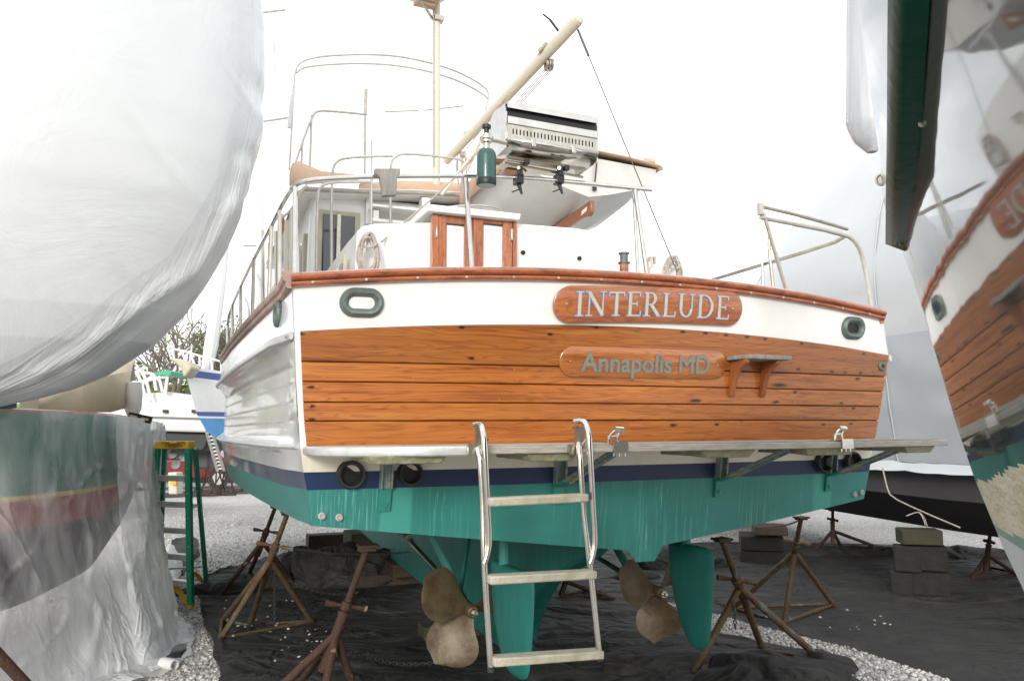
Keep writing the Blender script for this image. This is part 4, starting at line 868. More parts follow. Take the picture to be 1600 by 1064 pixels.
# side door edge, teak block and lamp beside the wheelhouse
for x, y0_, y1_ in ((411, 300 + 60, 480), (421, 380, 470), (432, 362, 460), (447, 345, 440), (456, 330, 432)):
    b = MB(); b.tube([B(*onS(x, y0_, -1.55)), B(*onS(x, y1_, -1.55))], .022, 4); b.build('awning_post', M['mast'], who)
b = MB(); b.box(B(*onA(439, 350, 3.3)), (.05, .12, .15), BS, BA, (0, 0, 1)); b.build('teak_block', M['board'], who)
rf = MB(); ra = 3.3
rp_ = [onA(x, y, ra) for x, y in ((468, 297), (474, 291), (500, 292), (560, 295), (640, 296), (745, 301))]
ex = [(.75, ra, rp_[-1][2] - .02)]
P = [[B(s, a, z + dz) for s, _, z in rp_ + ex] for a, dz in ((ra, 0), (ra + .005, -.03), (ra + .02, -.055), (6.9, -.06))]
rf.grid(P[::-1]); rf.grid([P[0], [B(s, 6.9, z - .0) for s, _, z in rp_ + ex]]); rfo = rf.build('wheelhouse_roof', M['white'], yacht)
b = MB(); b.tube([B(s, ra - .01, z - .03) for s, _, z in rp_ + ex], .02, 8); b.build('roof_edge', M['teak_grey'], rfo)
fb = MB(); zz = rp_[2][2]
fb.hexa([B(-1.25, 3.9, zz), B(1.3, 3.9, zz), B(1.1, 6.4, zz), B(-1.05, 6.4, zz)], [B(-1.25, 3.9, zz + .12), B(1.3, 3.9, zz + .12), B(1.1, 6.6, zz + .35), B(-1.05, 6.6, zz + .35)]); fbo = fb.build('flybridge', M['white'], yacht, bev=.03)
# tan canvas over the flybridge
def sheetA(ptsets, th, name, mt, parent):
    b = MB(); P = [[B(*onA(x, y, a)) for x, y in row] for row, a in ptsets]; b.grid(P); o = b.build(name, mt, parent); m = o.modifiers.new('thick', 'SOLIDIFY'); m.thickness = th; return o
sheetA([([(452, 290), (470, 288), (500, 286), (560, 284)], 3.7), ([(452, 272), (470, 262), (500, 270), (560, 276)], 3.85), ([(456, 256), (466, 252), (500, 267), (558, 273)], 4.0), ([(459, 254), (470, 255), (505, 268), (556, 273)], 4.5)], .01, 'canvas_cover', M['canvas'], fbo)
sheetA([([(560, 296), (620, 296), (690, 298), (750, 300)], 3.6), ([(560, 291), (620, 287), (690, 289), (750, 293)], 3.7), ([(562, 287), (625, 282), (695, 284), (748, 289)], 3.9), ([(565, 287), (625, 283), (695, 285), (745, 290)], 4.4)], .01, 'canvas_cover', M['canvas'], fbo)
def railA(name, runs, rad, mt='steel_side', parent=fbo, sm=2):
    b = MB()
    for a, pts in runs:
        P = [B(*onA(x, y, a)) for x, y in pts]; b.tube(smooth_path(P, sm) if len(P) > 2 else P, rad, 8)
    return b.build(name, M[mt], parent)
railA('flybridge_rail', [(3.2, [(518, 415), (518, 274), (524, 252), (545, 246), (614, 244)]), (3.2, [(610, 350), (610, 263), (614, 247), (632, 239), (716, 248), (729, 255), (726, 266), (718, 268)])], .013)
railA('ladder_rail', [(2.6, [(494, 423), (496, 305), (500, 292), (515, 285), (580, 284)]), (2.6, [(580, 350), (580, 284), (581, 120 + 160)])], .013)
railA('flybridge_rail', [(4.4, [(459, 262), (474, 218), (489, 180), (497, 173), (520, 174), (570, 179)]), (4.4, [(487, 180), (484, 276)]), (4.4, [(571, 142), (570, 272)]), (4.4, [(473, 222), (470, 276)])], .013)
railA('whip_aerial', [(4.4, [(572, 140), (571, 180)])], .020, 'steel_dull')
railA('flag_halyard', [(4.4, [(581, 217), (580, 280)])], .008)
railA('bimini_frame', [(4.8, [(452, 266), (456, 200), (459, 140), (461, 112), (468, 97), (500, 88), (560, 85), (620, 87), (680, 100), (720, 114), (757, 135), (765, 147), (759, 170), (754, 195)]), (4.8, [(464, 115), (470, 107), (500, 102), (560, 99), (620, 102), (680, 114), (720, 128), (755, 147), (763, 155)])], .0115)
railA('furled_strap', [(4.8, [(459, 140), (454, 175), (452, 200)])], .022, 'mastwhite')
railA('wheelhouse_grab_rail', [(3.1, [(440, 340), (455, 330), (470, 300), (480, 290)])], .013)

# ---- mast, radar, boom
am = 3.75
ms = MB(); p0 = onA(682, 275, am); p1 = onA(682, -160, am); ms.tube([B(p0[0], am, p0[2] - .15), B(*p1)], [.044, .040], 16); mast = ms.build('mast', M['mast'], yacht)
b = MB(); b.tube([B(*onA(676, 262, am)) - BA * .04, B(*onA(676, -150, am)) - BA * .04], .006, 6); b.build('mast_track', M['steel_dull'], mast)
q = onA(665, -6, am - .15); rc = B(*q)
b = MB(); b.lathe(rc + np.array([0, 0, .0]), [0, 0, 1], [(.10, -.02), (.20, .0), (.25, .04), (.265, .09), (.25, .15), (.18, .19), (.0001, .20)], 32); b.build('radar_dome', M['white'], mast)
b = MB(); b.box(rc + np.array([0, 0, -.05]) + BS * .02, (.23, .26, .03), BS, BA, (0, 0, 1)); b.build('radar_shelf', M['canvas'], mast, bev=.004)
b = MB(); b.tube([rc + np.array([0, 0, -.06]) - BS * .05, B(*onA(676, 30, am))], .014, 8); b.tube([rc + np.array([0, 0, -.07]) - BS * .1, rc + np.array([0, 0, -.075]) + BS * .1], .02, 8); b.box(B(*onA(684, 32, am)) - BA * .02, (.10, .10, .05), BS, BA, (0, 0, 1)); b.build('radar_bracket', M['steel_dull'], mast)
bt = onY(901, 33, 6.4); bb0 = B(*onA(697, 252, am - .12))
b = MB(); b.tube([bb0, lerp(bb0, bt, .5), bt], [.042, .052, .056], 16); d = (bt - bb0) / np.linalg.norm(bt - bb0); b.lathe(bt, d, [(.056, 0), (.05, .03), (.03, .048), (.0001, .055)], 16); boom = b.build('boom', M['mast'], yacht)
b = MB(); b.tube([bt - d * .16 + np.array([-.056, 0, .03]), bt - d * .20 + np.array([-.10, 0, .16])], .012, 6); b.tube([bt - d * .20 + np.array([-.10, 0, .16]), bt - d * .2 + np.array([-.16, 0, .21])], .008, 6); b.build('boom_fitting', M['black'], boom)
b = MB()
blk = bt - d * .42 + np.array([.03, 0, -.10])
for k_ in (-.025, 0, .025): b.lathe(blk + np.array([k_, 0, 0]), [1, .2, 0], [(.02, -.008), (.055, -.008), (.05, 0), (.055, .008), (.02, .008)], 16)
b.tube([blk, blk + np.array([0, 0, .12])], .01, 6); b.tube([bt - d * .3 + np.array([-.06, 0, 0.02]), bt - d * .36 + np.array([-.1, 0, -.02])], .02, 8); b.build('pulley_block', M['steel_dull'], boom)
b = MB(); foot = B(*onA(722, 262, am - .3))
for k_ in (-.03, -.01, .012, .03): b.tube([blk + np.array([k_, 0, -.03]), foot + np.array([k_, 0, 0])], .0045, 5)
b.tube([bt - d * .3 + np.array([-.07, 0, 0]), foot + np.array([-.06, 0, .05])], .006, 5); b.build('boom_tackle', M['rope'], boom)
b = MB(); cp = B(*onA(722, 242, am - .3))
for i in range(9):
    x = random.uniform(-.05, .05); b.tube(smooth_path([cp + np.array([x, 0, .03]), cp + np.array([x + random.uniform(-.04, .04), random.uniform(-.03, .03), -.15]), cp + np.array([x * .5, 0, -.33 - random.random() * .1]), cp + np.array([x + .04, 0, -.2])]), .006, 5)
b.lathe(cp, [1, .3, 0], [(.0001, -.03), (.03, -.02), (.035, .02), (.0001, .03)], 10); b.build('tackle_fall', M['rope'], boom)
# topping lines
wire_end = B(*onA(1058, 425, 1.1))
b = MB(); w0 = bt - d * .03 + np.array([.03, 0, -.06]); b.tube([w0, lerp(w0, wire_end, .12)], .011, 6); b.tube([lerp(w0, wire_end, .1), wire_end], .0045, 6); b.build('guy_line', M['chain'], boom)
b = MB(); b.tube(smooth_path([B(*onA(750, 232, 3.0)), B(*onA(700, 290, 2.4)), B(*onA(596, 378, 1.44))]), .007, 6); b.build('guy_rope', M['rope'], boom)
b = MB(); b.tube([B(*onA(742, 240, 3.0)), B(*onA(722, 262, 3.1)), B(*onA(690, 305, 3.15))], .016, 8); b.tube([B(*onA(752, 215, 3.0)), B(*onA(730, 268, 3.1))], .016, 8); b.build('boom_strut', M['mast'], boom)
# flag-pole style rods by the boom foot
railA('antenna_mount', [(4.8, [(720, 235), (722, 212), (732, 203), (742, 204)])], .012)

# ================================================================== THINGS STANDING ON OR HANGING FROM THE YACHT
gr = thing('boat_grill', 'polished stainless gas grill clamped on the stern rail of the yacht', 'grill', B(*onA(860, 245, -.02)))
gx0, gx1 = onA(793, 200, -.08), onA(935, 200, -.08); s0, s1 = gx0[0], gx1[0]; zg0 = onA(860, 240, -.08)[2]; zg1 = onA(860, 172, -.08)[2]
def gpt(s, a, z): return B(s, a, z - .02 * (s - (s0 + s1) / 2))
fa = -.08
def gbox(s0_, s1_, a0, a1, za, zb, name, m_, parent=gr, bev=.004):
    b = MB(); b.hexa([gpt(s0_, a0, za), gpt(s1_, a0, za), gpt(s1_, a1, za), gpt(s0_, a1, za)], [gpt(s0_, a0, zb), gpt(s1_, a0, zb), gpt(s1_, a1, zb), gpt(s0_, a1, zb)]); return b.build(name, M[m_], parent, bev=bev)
H = zg1 - zg0
# side plates with a sloping shoulder
for sx in (s0 - .004, s1 - .002):
    b = MB(); pr = [(fa + .02, zg0 - .0), (fa + .01, zg1 - H * .20), (fa + .03, zg1), (fa + .20, zg1 + .02), (fa + .33, zg1 - .05), (fa + .33, zg0 + .04), (fa + .28, zg0 - .01)]
    b.hexa([gpt(sx, a, z) for a, z in pr], [gpt(sx + .006, a, z) for a, z in pr]); b.build('side_plate', M['steel'], gr)
b = MB(); pr = [(fa + .005, zg1 - .022), (fa + .0, zg1 - .006), (fa + .03, zg1 + .006), (fa + .20, zg1 + .026), (fa + .335, zg1 - .045), (fa + .335, zg0 + .1)]
b.grid([[gpt(s, a, z) for s in (s0, s1)] for a, z in pr]); o = b.build('lid', M['steel'], gr, ang=25); m_ = o.modifiers.new('thick', 'SOLIDIFY'); m_.thickness = .003
gbox(s0, s1, fa + .02, fa + .024, zg1 - .105, zg1 - .02, 'dark_opening', 'black', bev=0); gbox(s0, s1, fa - .006, fa - .002, zg1 - .032, zg1 + .004, 'lid_lip', 'steel', bev=0)
gbox(s0 + .003, s1 - .003, fa, fa + .008, zg0 + H * .52, zg1 - H * .30, 'front_lip', 'steel')
# perforated band: a plate with real slots between two strips
zb0, zb1 = zg0 + H * .22, zg0 + H * .52
gbox(s0 + .003, s1 - .003, fa + .006, fa + .012, zb0, zb0 + H * .09, 'vent_strip', 'steel_dull', bev=0); gbox(s0 + .003, s1 - .003, fa + .006, fa + .012, zb1 - H * .09, zb1 - .001, 'vent_strip', 'steel_dull', bev=0)
nsl = 24; pit = (s1 - s0 - .05) / nsl; b = MB()
for i in range(nsl + 1):
    xa = s0 + .025 + (i - .5) * pit + pit * .18; xb = xa + pit * .64
    if i == 0: xa = s0 + .003
    if i == nsl: xb = s1 - .003
    b.hexa([gpt(xa, fa + .006, zb0 + H * .09), gpt(xb, fa + .006, zb0 + H * .09), gpt(xb, fa + .012, zb0 + H * .09), gpt(xa, fa + .012, zb0 + H * .09)], [gpt(xa, fa + .006, zb1 - H * .09), gpt(xb, fa + .006, zb1 - H * .09), gpt(xb, fa + .012, zb1 - H * .09), gpt(xa, fa + .012, zb1 - H * .09)])
o = b.build('slotted_band', M['steel_dull'], gr); o['kind'] = 'stuff'
gbox(s0 + .004, s1 - .004, fa + .03, fa + .034, zb0, zb1, 'dark_lining', 'black', bev=0)
b = MB(); P = []
for t in np.linspace(0, 1, 8):
    an = t * math.pi / 2; P.append([gpt(s, fa + .002 + .12 * (1 - math.cos(an)), zb0 - .001 - (H * .22) * math.sin(an)) for s in (s0, (s0 + s1) / 2, s1)])
P.append([gpt(s, fa + .3, zb0 - H * .2) for s in (s0, (s0 + s1) / 2, s1)]); b.grid(P); o = b.build('tray', M['steel'], gr); m_ = o.modifiers.new('thick', 'SOLIDIFY'); m_.thickness = .003
for fx in (.28, .72):
    sx = s0 + (s1 - s0) * fx
    gbox(sx - .013, sx + .013, fa - .004, fa + .01, zb0 - .035, zb0 + .012, 'catch', 'steel_dull')
    rx, ry = onA(810 if fx < .5 else 873, 281, AR)[0], onA(810 if fx < .5 else 873, 281, AR)[2]
    b = MB(); b.tube([B(rx, AR, ry + .0), B(sx - .01, AR + .05, zg0 - .06)], .012, 8, flat=(.5, 1.2)); b.tube([B(rx - .02, AR - .05, ry + .05), B(sx + .06, AR + .15, zg0 - .035)], .010, 8); b.build('mount_arm', M['steel_dull'], gr)
    b = MB(); b.box(B(rx, AR, ry), (.042, .06, .055), BS, BA, (0, 0, 1)); b.box(B(rx, AR - .02, ry + .04), (.026, .03, .05), BS, BA, (0, 0, 1)); b.tube([B(rx, AR, ry - .02), B(rx + .012, AR - .02, ry - .085)], [.014, .007], 8); b.tube([B(rx, AR - .02, ry - .06), B(rx - .05, AR - .03, ry - .085)], .004, 6); b.build('rail_clamp', M['black'], gr, bev=.005)
b = MB(); b.box(gpt(s0 + .22, fa + .16, zg0 - .035), (.38, .16, .012), BS, BA, (0, 0, 1)); b.tube([gpt(s0 + .03, fa + .08, zg0 - .028), gpt(s1 - .05, fa + .08, zg0 - .028)], .011, 8); b.tube([gpt(s0 + .02, fa + .10, zg0 - .055), gpt(s1 - .03, fa + .14, zg0 - .055)], .008, 8); b.build('mount_frame', M['steel_dull'], gr)
for fx in (.26, .70): gbox(s0 + (s1 - s0) * fx - .014, s0 + (s1 - s0) * fx + .014, fa + .06, fa + .10, zg0 - .055, zg0 - .028, 'end_plug', 'black')
gbox(s0 + .08, s0 + .20, fa + .2, fa + .3, zg0 - .05, zg0 + .04, 'burner_box', 'red_paint' if 0 else 'board')
# gas bottle
q = onA(760, 253, -.10); c = B(*q); zt2 = onA(760, 235, -.10)[2]; zb2 = onA(760, 293, -.10)[2]; c[2] = zb2
gb = MB(); hh = zt2 - zb2
gb.lathe(c, [0, 0, 1], [(.0001, .0), (.044, .0), (.050, .01), (.0515, .03), (.0515, hh * .78), (.049, hh * .88), (.038, hh * .96), (.017, hh * 1.0)], 28)
gb_o = thing('gas_bottle', 'small dark green gas bottle screwed to the hose arm beside the grill', 'gas bottle', c); gb.build('bottle', M['bottle'], gb_o)
b = MB(); b.lathe(c, [0, 0, 1], [(.052, .006), (.0528, .012), (.0528, hh * .17), (.052, hh * .18)], 28); b.build('foot_band', M['black'], gb_o)
b = MB(); b.lathe(c, [0, 0, 1], [(.016, hh), (.016, hh + .03), (.028, hh + .034), (.028, hh + .046), (.036, hh + .05), (.036, hh + .062), (.02, hh + .066), (.02, hh + .08), (.0001, hh + .082)], 18); b.tube([c + np.array([0, 0, hh + .055]), c + np.array([0, 0, hh + .055]) + BS * .12 + BA * .02], .012, 8); b.build('valve', M['steel_dull'], gb_o)
b = MB(); b.lathe(c, [0, 0, 1], [(.013, hh + .08), (.014, hh + .11), (.024, hh + .112), (.024, hh + .128), (.016, hh + .135), (.0001, hh + .137)], 14); b.build('valve_knob', M['black'], gb_o)
# rope coils
def coil(px, py, a, wpx, hpx, label, n=6):
    b = MB(); q = onA(px, py, a); c = B(*q); sc = abs(onA(px + 10, py, a)[0] - q[0]) / 10; W = wpx * sc; Hh = hpx * sc
    for i in range(n):
        w_ = W * (.62 + .38 * random.random()) / 2; h_ = Hh * (.78 + .22 * random.random()); ox = random.uniform(-.012, .012); oa = -.02 - .012 * (i % 3)
        P = []
        for t in np.linspace(0, 2 * math.pi, 26):
            x = math.sin(t) * w_ * (1 - .35 * (1 + math.cos(t)) / 2); z = (math.cos(t) - 1) / 2 * h_; P.append(c + BS * (x + ox) + BA * (oa + .008 * math.sin(t * 3 + i)) + np.array([0, 0, z]))
        b.tube(P, .0085, 6)
    P = [c + BS * (.045 * math.cos(t)) + BA * (-.05 + .015 * math.sin(2 * t)) + np.array([0, 0, -.07 + .035 * math.sin(t)]) for t in np.linspace(0, 4 * math.pi, 30)]
    b.tube(P, .0085, 6)
    return tag(b.build('rope_coil', M['rope']), label, 'rope', 'coiled ropes hung on the aft cabin')
coil(575, 366, 1.42, 46, 68, 'coiled beige rope hanging left of the varnished cabin doors')
coil(1048, 402, 1.39, 34, 44, 'coiled beige rope hanging at the right end of the aft cabin')

# ---- the tender on the cabin top
dg_ = thing('tender', 'small white tender under tan canvas, stowed on the aft cabin roof', 'dinghy', B(.62, 2.9, 3.4))
DS = [(1.72, .655, 3.63, 3.97), (2.0, .68, 3.565, 3.96), (2.5, .69, 3.505, 3.955), (3.1, .63, 3.49, 3.97), (3.6, .45, 3.52, 4.02), (4.0, .20, 3.60, 4.10), (4.15, .03, 3.75, 4.15)]
cx = .645; b = MB(); P = []
for a, w_, zk, zg in DS:
    r = []
    for x, zz in ((-1, zg + .01), (-.98, zg - .10), (-.80, zk + .17), (-.72, zk + .13), (-.3, zk + .045), (0, zk), (.3, zk + .045), (.72, zk + .13), (.80, zk + .17), (.98, zg - .10), (1, zg - .01)): r.append(B(cx + x * w_, a, zz - .02 * x))
    P.append(r)
b.grid(P); b.add(P[0], [tuple(range(len(P[0])))], 0, False)
M['tender'] = mat('tender paint', (.60, .595, .57), .3, var=(.54, .53, .50), vscale=2.5, coat=.3); b.build('tender_hull', M['tender'], dg_, ang=28)  # creamy white, toned down to put some shade into the paint
b = MB(); P = []
for a, w_, zk, zg in [(1.66, .66, 0, 3.965)] + DS[:-1]:
    P.append([B(cx + x * (w_ + .015), a - (.0 if a > 1.7 else 0), zg - .02 * x + dz) for x, dz in ((-1.01, -.16 if a > 1.8 else -.02), (-1.01, -.0), (-.97, .02), (-.5, .045), (0, .055), (.5, .045), (.97, .02), (1.02, .0), (1.02, -.02))])
b.grid(P); o = b.build('canvas_cover', M['canvas'], dg_, ang=50); m_ = o.modifiers.new('t', 'SOLIDIFY'); m_.thickness = .012
# skeg with a hand hole, lashing strap, rudder fitting
sk = [onS(x, y, cx - .0) for x, y in ()]
b = MB(); pr = [onS(x, y, cx - .02)[1:] for x, y in ((926, 313), (926, 332), (922, 338), (912, 340), (888, 357), (878, 358))]; pr = pr[:-1] + [(2.4, pr[-1][1]), (2.4, 3.53)]
b.hexa([B(cx - .018 - .02, a, z) for a, z in pr], [B(cx + .018 - .02, a, z) for a, z in pr]); sk = b.build('skeg', M['board'], dg_, bev=.006)
hh_ = [onS(x, y, cx - .04)[1:] for x, y in ((908, 337), (916, 330), (917, 323), (909, 330))]; b = MB(); b.hexa([B(cx - .041, a, z) for a, z in hh_], [B(cx - .037, a, z) for a, z in hh_]); b.build('hand_hole', M['white'], sk)
b = MB(); b.tube([B(*onA(934, 238, 1.70)), B(*onA(929, 290, 1.70))], .012, 6, flat=(1, .5)); b.box(B(*onA(929, 294, 1.70)), (.03, .02, .04), BS, BA, (0, 0, 1)); b.build('strap', M['rubber'], dg_)
b = MB(); b.box(B(*onA(1015, 251, 1.68)), (.10, .03, .03), BS, BA, (0, 0, 1)); b.build('oar_fitting', M['frame_cream'], dg_)
for a in (3.2,):
    b = MB(); b.hexa([B(cx + x, a - .04, z) for x, z in ((.0, 3.22), (.45, 3.22), (.42, 3.56), (.1, 3.49), (.0, 3.49))], [B(cx + x, a + .04, z) for x, z in ((.0, 3.22), (.45, 3.22), (.42, 3.56), (.1, 3.49), (.0, 3.49))])
    b.build('chock', M['canvas'], cab)

# ================================================================== JACK STANDS
def jackstand(label, feet, collar, top, handle=.35, rad=.024, m_='rust', bars=True, group='jack stands under the yacht', legs_to=None, hl=.2, hang=.6):
    """feet: ground points; collar and top: world points of the screw pole"""
    c = np.array(collar, float); t = np.array(top, float); d = (t - c) / np.linalg.norm(t - c); base = np.mean(feet, axis=0)
    r_ = thing('jack_stand', label, 'jack stand', (base[0], base[1], 0), group)
    low = c - d * .32
    for f in feet:
        b = MB(); f = np.array(f, float); f[2] = .02; e = low + (c - low) * .6 + (f - low) * .02
        b.tube([f, e], rad, 10); b.build('leg', M[m_], r_)
    n = len(feet)
    if bars:
        for i in range(n):
            a, q = np.array(feet[i], float), np.array(feet[(i + 1) % n], float); a[2] = q[2] = .035
            b = MB(); b.tube([lerp(a, q, .01) , lerp(a, q, .99)], rad * .62, 8); b.build('tie_bar', M[m_], r_)
    b = MB(); b.tube([low, c], rad * 1.25, 12); b.lathe(c, d, [(rad * 1.25, -.02), (rad * 1.5, -.02), (rad * 1.5, .0), (rad, .0)], 12); b.build('socket', M[m_], r_)
    b = MB(); b.tube([c - d * .05, t], rad * .85, 10); b.build('screw_pole', M[m_], r_)
    hp = c + d * .03; sd_ = np.array([math.cos(hang), math.sin(hang), 0.]); b = MB()
    b.tube([hp - sd_ * hl * .5 + [0, 0, .02], hp, hp + sd_ * hl * .5 - [0, 0, .02]], [rad * .5] * 3, 8)
    for sg in (-1, 1): b.tube([hp + sd_ * hl * .26 * sg - [0, 0, .01 * sg], hp + sd_ * hl * .55 * sg - [0, 0, .022 * sg]], [rad * .6, rad * .85], 8)
    b.lathe(hp, d, [(rad * .9, -.025), (rad * 1.35, -.02), (rad * 1.35, .02), (rad * .9, .025)], 10); b.build('handle', M[m_], r_)
    b = MB(); b.box(t + d * .0, (.11, .10, .016), BS, BA, (0, 0, 1)); b.box(t - d * .02, (.09, .07, .02), BS, BA, (0, 0, 1)); b.build('top_pad', M['timber'], r_, bev=.004)
    return r_
def G(px, py): return onZ(px, py, 0)
def at(px, py, Y): return onY(px, py, Y)
jackstand('rusty brown jack stand nearest the camera, under the left corner of the transom', [(-1.62, 4.15, 0), (-1.42, 4.86, 0), (-.78, 4.62, 0), (-.98, 3.95, 0)], at(538, 955, 4.40), B(-1.375, .5, 1.115), rad=.022, hl=.2, hang=.25)
jackstand('rusty jack stand with one faded blue leg, beneath the port side of the teal hull', [G(343, 1004), G(347, 973), G(389, 984), G(488, 976)], at(429, 857, 6.7), at(450, 800, 6.5), m_='rust_blue', hl=.3, hang=-.2)
jackstand('dark rusty jack stand farther forward behind the blue-legged one', [G(344, 933), G(384, 912), G(463, 919)], at(415, 833, 8.5), at(431, 790, 8.3), m_='rust', hl=.24, hang=.1)
jackstand('rusty jack stand with olive paint flakes, right of the right rudder', [G(1085, 1055), G(1193, 1022), G(1288, 1039)], at(1152, 908, 5.9), at(1128, 842, 5.25), m_='rust_blue', rad=.026, hl=.26, hang=.1)
jackstand('rusty jack stand with a white paint smear, behind the olive one', [G(1143, 955), G(1225, 978), G(1303, 949)], at(1244, 850, 7.4), at(1252, 808, 7.1), m_='rust_blue', hl=.24, hang=.2)
jackstand('small jack stand seen between the ladder rungs beyond the keel', [G(876, 936), G(930, 925), G(960, 940)], at(890, 890, 8.6), at(900, 860, 8.6), m_='rust', group='jack stands under the yacht')
jackstand('thin rusty jack stand left of the tall concrete stack, under the black hull', [G(1272, 865), G(1317, 861), G(1372, 857)], at(1301, 815, 11.5), at(1301, 795, 11.5), m_='rust', group='jack stands under the black hull')
jackstand('dark jack stand at the far right behind the tall concrete stack', [G(1519, 906), G(1545, 890), G(1590, 900)], at(1545, 850, 9.6), at(1548, 825, 9.6), m_='rust', group='jack stands under the black hull')
# stand of the boat on the left: only one leg enters the frame
r_ = thing('jack_stand', 'single rusty stand leg in the bottom left corner of the photo', 'jack stand', (-2.9, 3.9, 0), 'jack stands under the wrapped hull')
pA, pB = at(-60, 960, 4.2), at(46, 1075, 4.4)
for k_, (u, v) in enumerate(((pA, pB + (pB - pA) * .6),)):
    v = u + (v - u) * (u[2] - .02) / (u[2] - v[2]); b = MB(); b.tube([v, u, u + (u - v) * .5], .03, 10); b.build('leg', M['rust'], r_)
cc = u + (u - v) * .5
for dx, dy in ((-1.0, .3), (-.5, -.8)):
    b = MB(); b.tube([(cc[0] + dx, cc[1] + dy, .02), cc], .03, 10); b.build('leg', M['rust'], r_)
b = MB(); b.tube([cc - [0, 0, .1], cc + [-.1, 0, .75]], .03, 10); b.build('screw_pole', M['rust'], r_)
# group of stands far left, under the blue sailboat
for i, (px, py, lab) in enumerate(((318, 776, 'leftmost of the distant rusty jack stands under the blue sailboat'), (333, 770, 'second distant jack stand, just right of the leaning aluminium ladder'), (346, 775, 'third distant jack stand, directly under the tip of the sky blue bow'), (360, 770, 'rightmost of the distant jack stands, partly behind the white yacht side'))):
    c = G(px, py); feet = [c + np.array([.42 * math.cos(t + i), .42 * math.sin(t + i), 0]) for t in (0, 2.1, 4.2)]
    jackstand(lab, feet, c + [0.1, 0, .95], c + [.16, .1, 1.38], rad=.022, group='jack stands under the blue sailboat')

def chain(name, label, p0, p1, sag, link=.038, r=.0042, group=None):
    p0, p1 = np.array(p0, float), np.array(p1, float); Ln = np.linalg.norm(p1 - p0) + sag; n = int(Ln / (link * .78)); b = MB()
    pts = []
    for i in range(n + 1):
        t = i / n; q = lerp(p0, p1, t); q = q - np.array([0, 0, sag * 4 * t * (1 - t)]); q[2] = max(q[2], .012); pts.append(q)
    for i in range(n):
        a, q = pts[i], pts[i + 1]; d = (q - a) / (np.linalg.norm(q - a) + 1e-9); up = np.array([0, 0, 1.]) if abs(d[2]) < .9 else np.array([1., 0, 0]); sd = np.cross(d, up); sd /= np.linalg.norm(sd); u2 = np.cross(sd, d)
        b.ring((a + q) / 2, d, sd if i % 2 else u2, link * .5, link * .28, r, 8, 4)
    return tag(b.build(name, M['chain']), label, 'chain', group)
CG = 'safety chains tying the jack stands'
chain('chain', 'thin chain from the dark far stand towards the keel, uppermost of the chains', at(440, 853, 8.3), at(640, 862, 8.0), .05, group=CG)
chain('chain', 'drooping chain running right from the blue-legged stand', at(430, 893, 6.9), at(560, 925, 7.4), .08, group=CG)
chain('chain', 'chain hanging straight down inside the blue-legged stand', at(429, 890, 6.9), at(429, 972, 6.9), 0, group=CG)
chain('chain', 'chain lying on the cloth from the nearest stand past the left propeller', at(533, 1012, 4.75), at(770, 1000, 5.6), .12, group=CG)
chain('chain', 'chain crossing behind the lower ladder from rudder to rudder', at(810, 1000, 5.8), at(960, 985, 6.2), .05, group=CG)
chain('chain', 'short chain on the olive-flaked stand beside the right rudder', at(1117, 938, 5.9), at(1147, 936, 6.0), .04, group=CG)
chain('chain', 'chain end hanging down inside the olive-flaked stand', at(1147, 940, 5.95), at(1149, 982, 5.95), 0, group=CG)
chain('chain', 'chain stretched above the gravel beyond the right stands', at(1205, 822, 9.3), at(1250, 812, 8.5), .02, group=CG)

# ================================================================== BLOCKS
def block(px0, py0, px1, py1, Y, dep, name, mt, label, cat, group, yaw=.22, parent=None):
    a, c = at(px0, py1, Y), at(px1, py0, Y); w_ = c[0] - a[0]; z0 = max(0, a[2]); z1 = c[2]
    X = np.array([math.cos(yaw), -math.sin(yaw), 0]); Yv = np.array([math.sin(yaw), math.cos(yaw), 0]); m = (a + c) / 2 + Yv * dep / 2; m[2] = (z0 + z1) / 2
    b = MB(); b.box(m, (w_ * .92, dep, z1 - z0 - .004), X, Yv, (0, 0, 1)); return tag(b.build(name, M[mt], bev=.012), label, cat, group)
gY = 8.76
block(1410, 828, 1473, 852, gY, .3, 'timber_block', 'timber_g', 'mossy timber block on top of the tall concrete stack, right', 'timber', 'blocks under the black hull')
za = at(1400, 890, gY)[2]
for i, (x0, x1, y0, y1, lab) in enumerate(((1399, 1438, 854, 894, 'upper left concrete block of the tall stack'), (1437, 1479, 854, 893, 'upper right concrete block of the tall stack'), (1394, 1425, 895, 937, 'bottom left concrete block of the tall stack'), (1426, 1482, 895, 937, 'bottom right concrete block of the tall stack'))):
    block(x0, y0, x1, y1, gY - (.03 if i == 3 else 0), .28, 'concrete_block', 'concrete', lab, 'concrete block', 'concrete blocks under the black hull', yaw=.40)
gB = 10.9
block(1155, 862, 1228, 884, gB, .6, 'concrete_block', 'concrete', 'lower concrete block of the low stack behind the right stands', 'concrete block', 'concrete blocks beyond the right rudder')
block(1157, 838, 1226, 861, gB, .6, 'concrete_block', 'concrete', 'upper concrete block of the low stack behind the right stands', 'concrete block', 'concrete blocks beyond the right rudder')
block(1178, 823, 1232, 837, gB - .2, .5, 'timber_block', 'timber', 'dark timber plank topping the low stack behind the right stands', 'timber', 'timbers under the hulls')
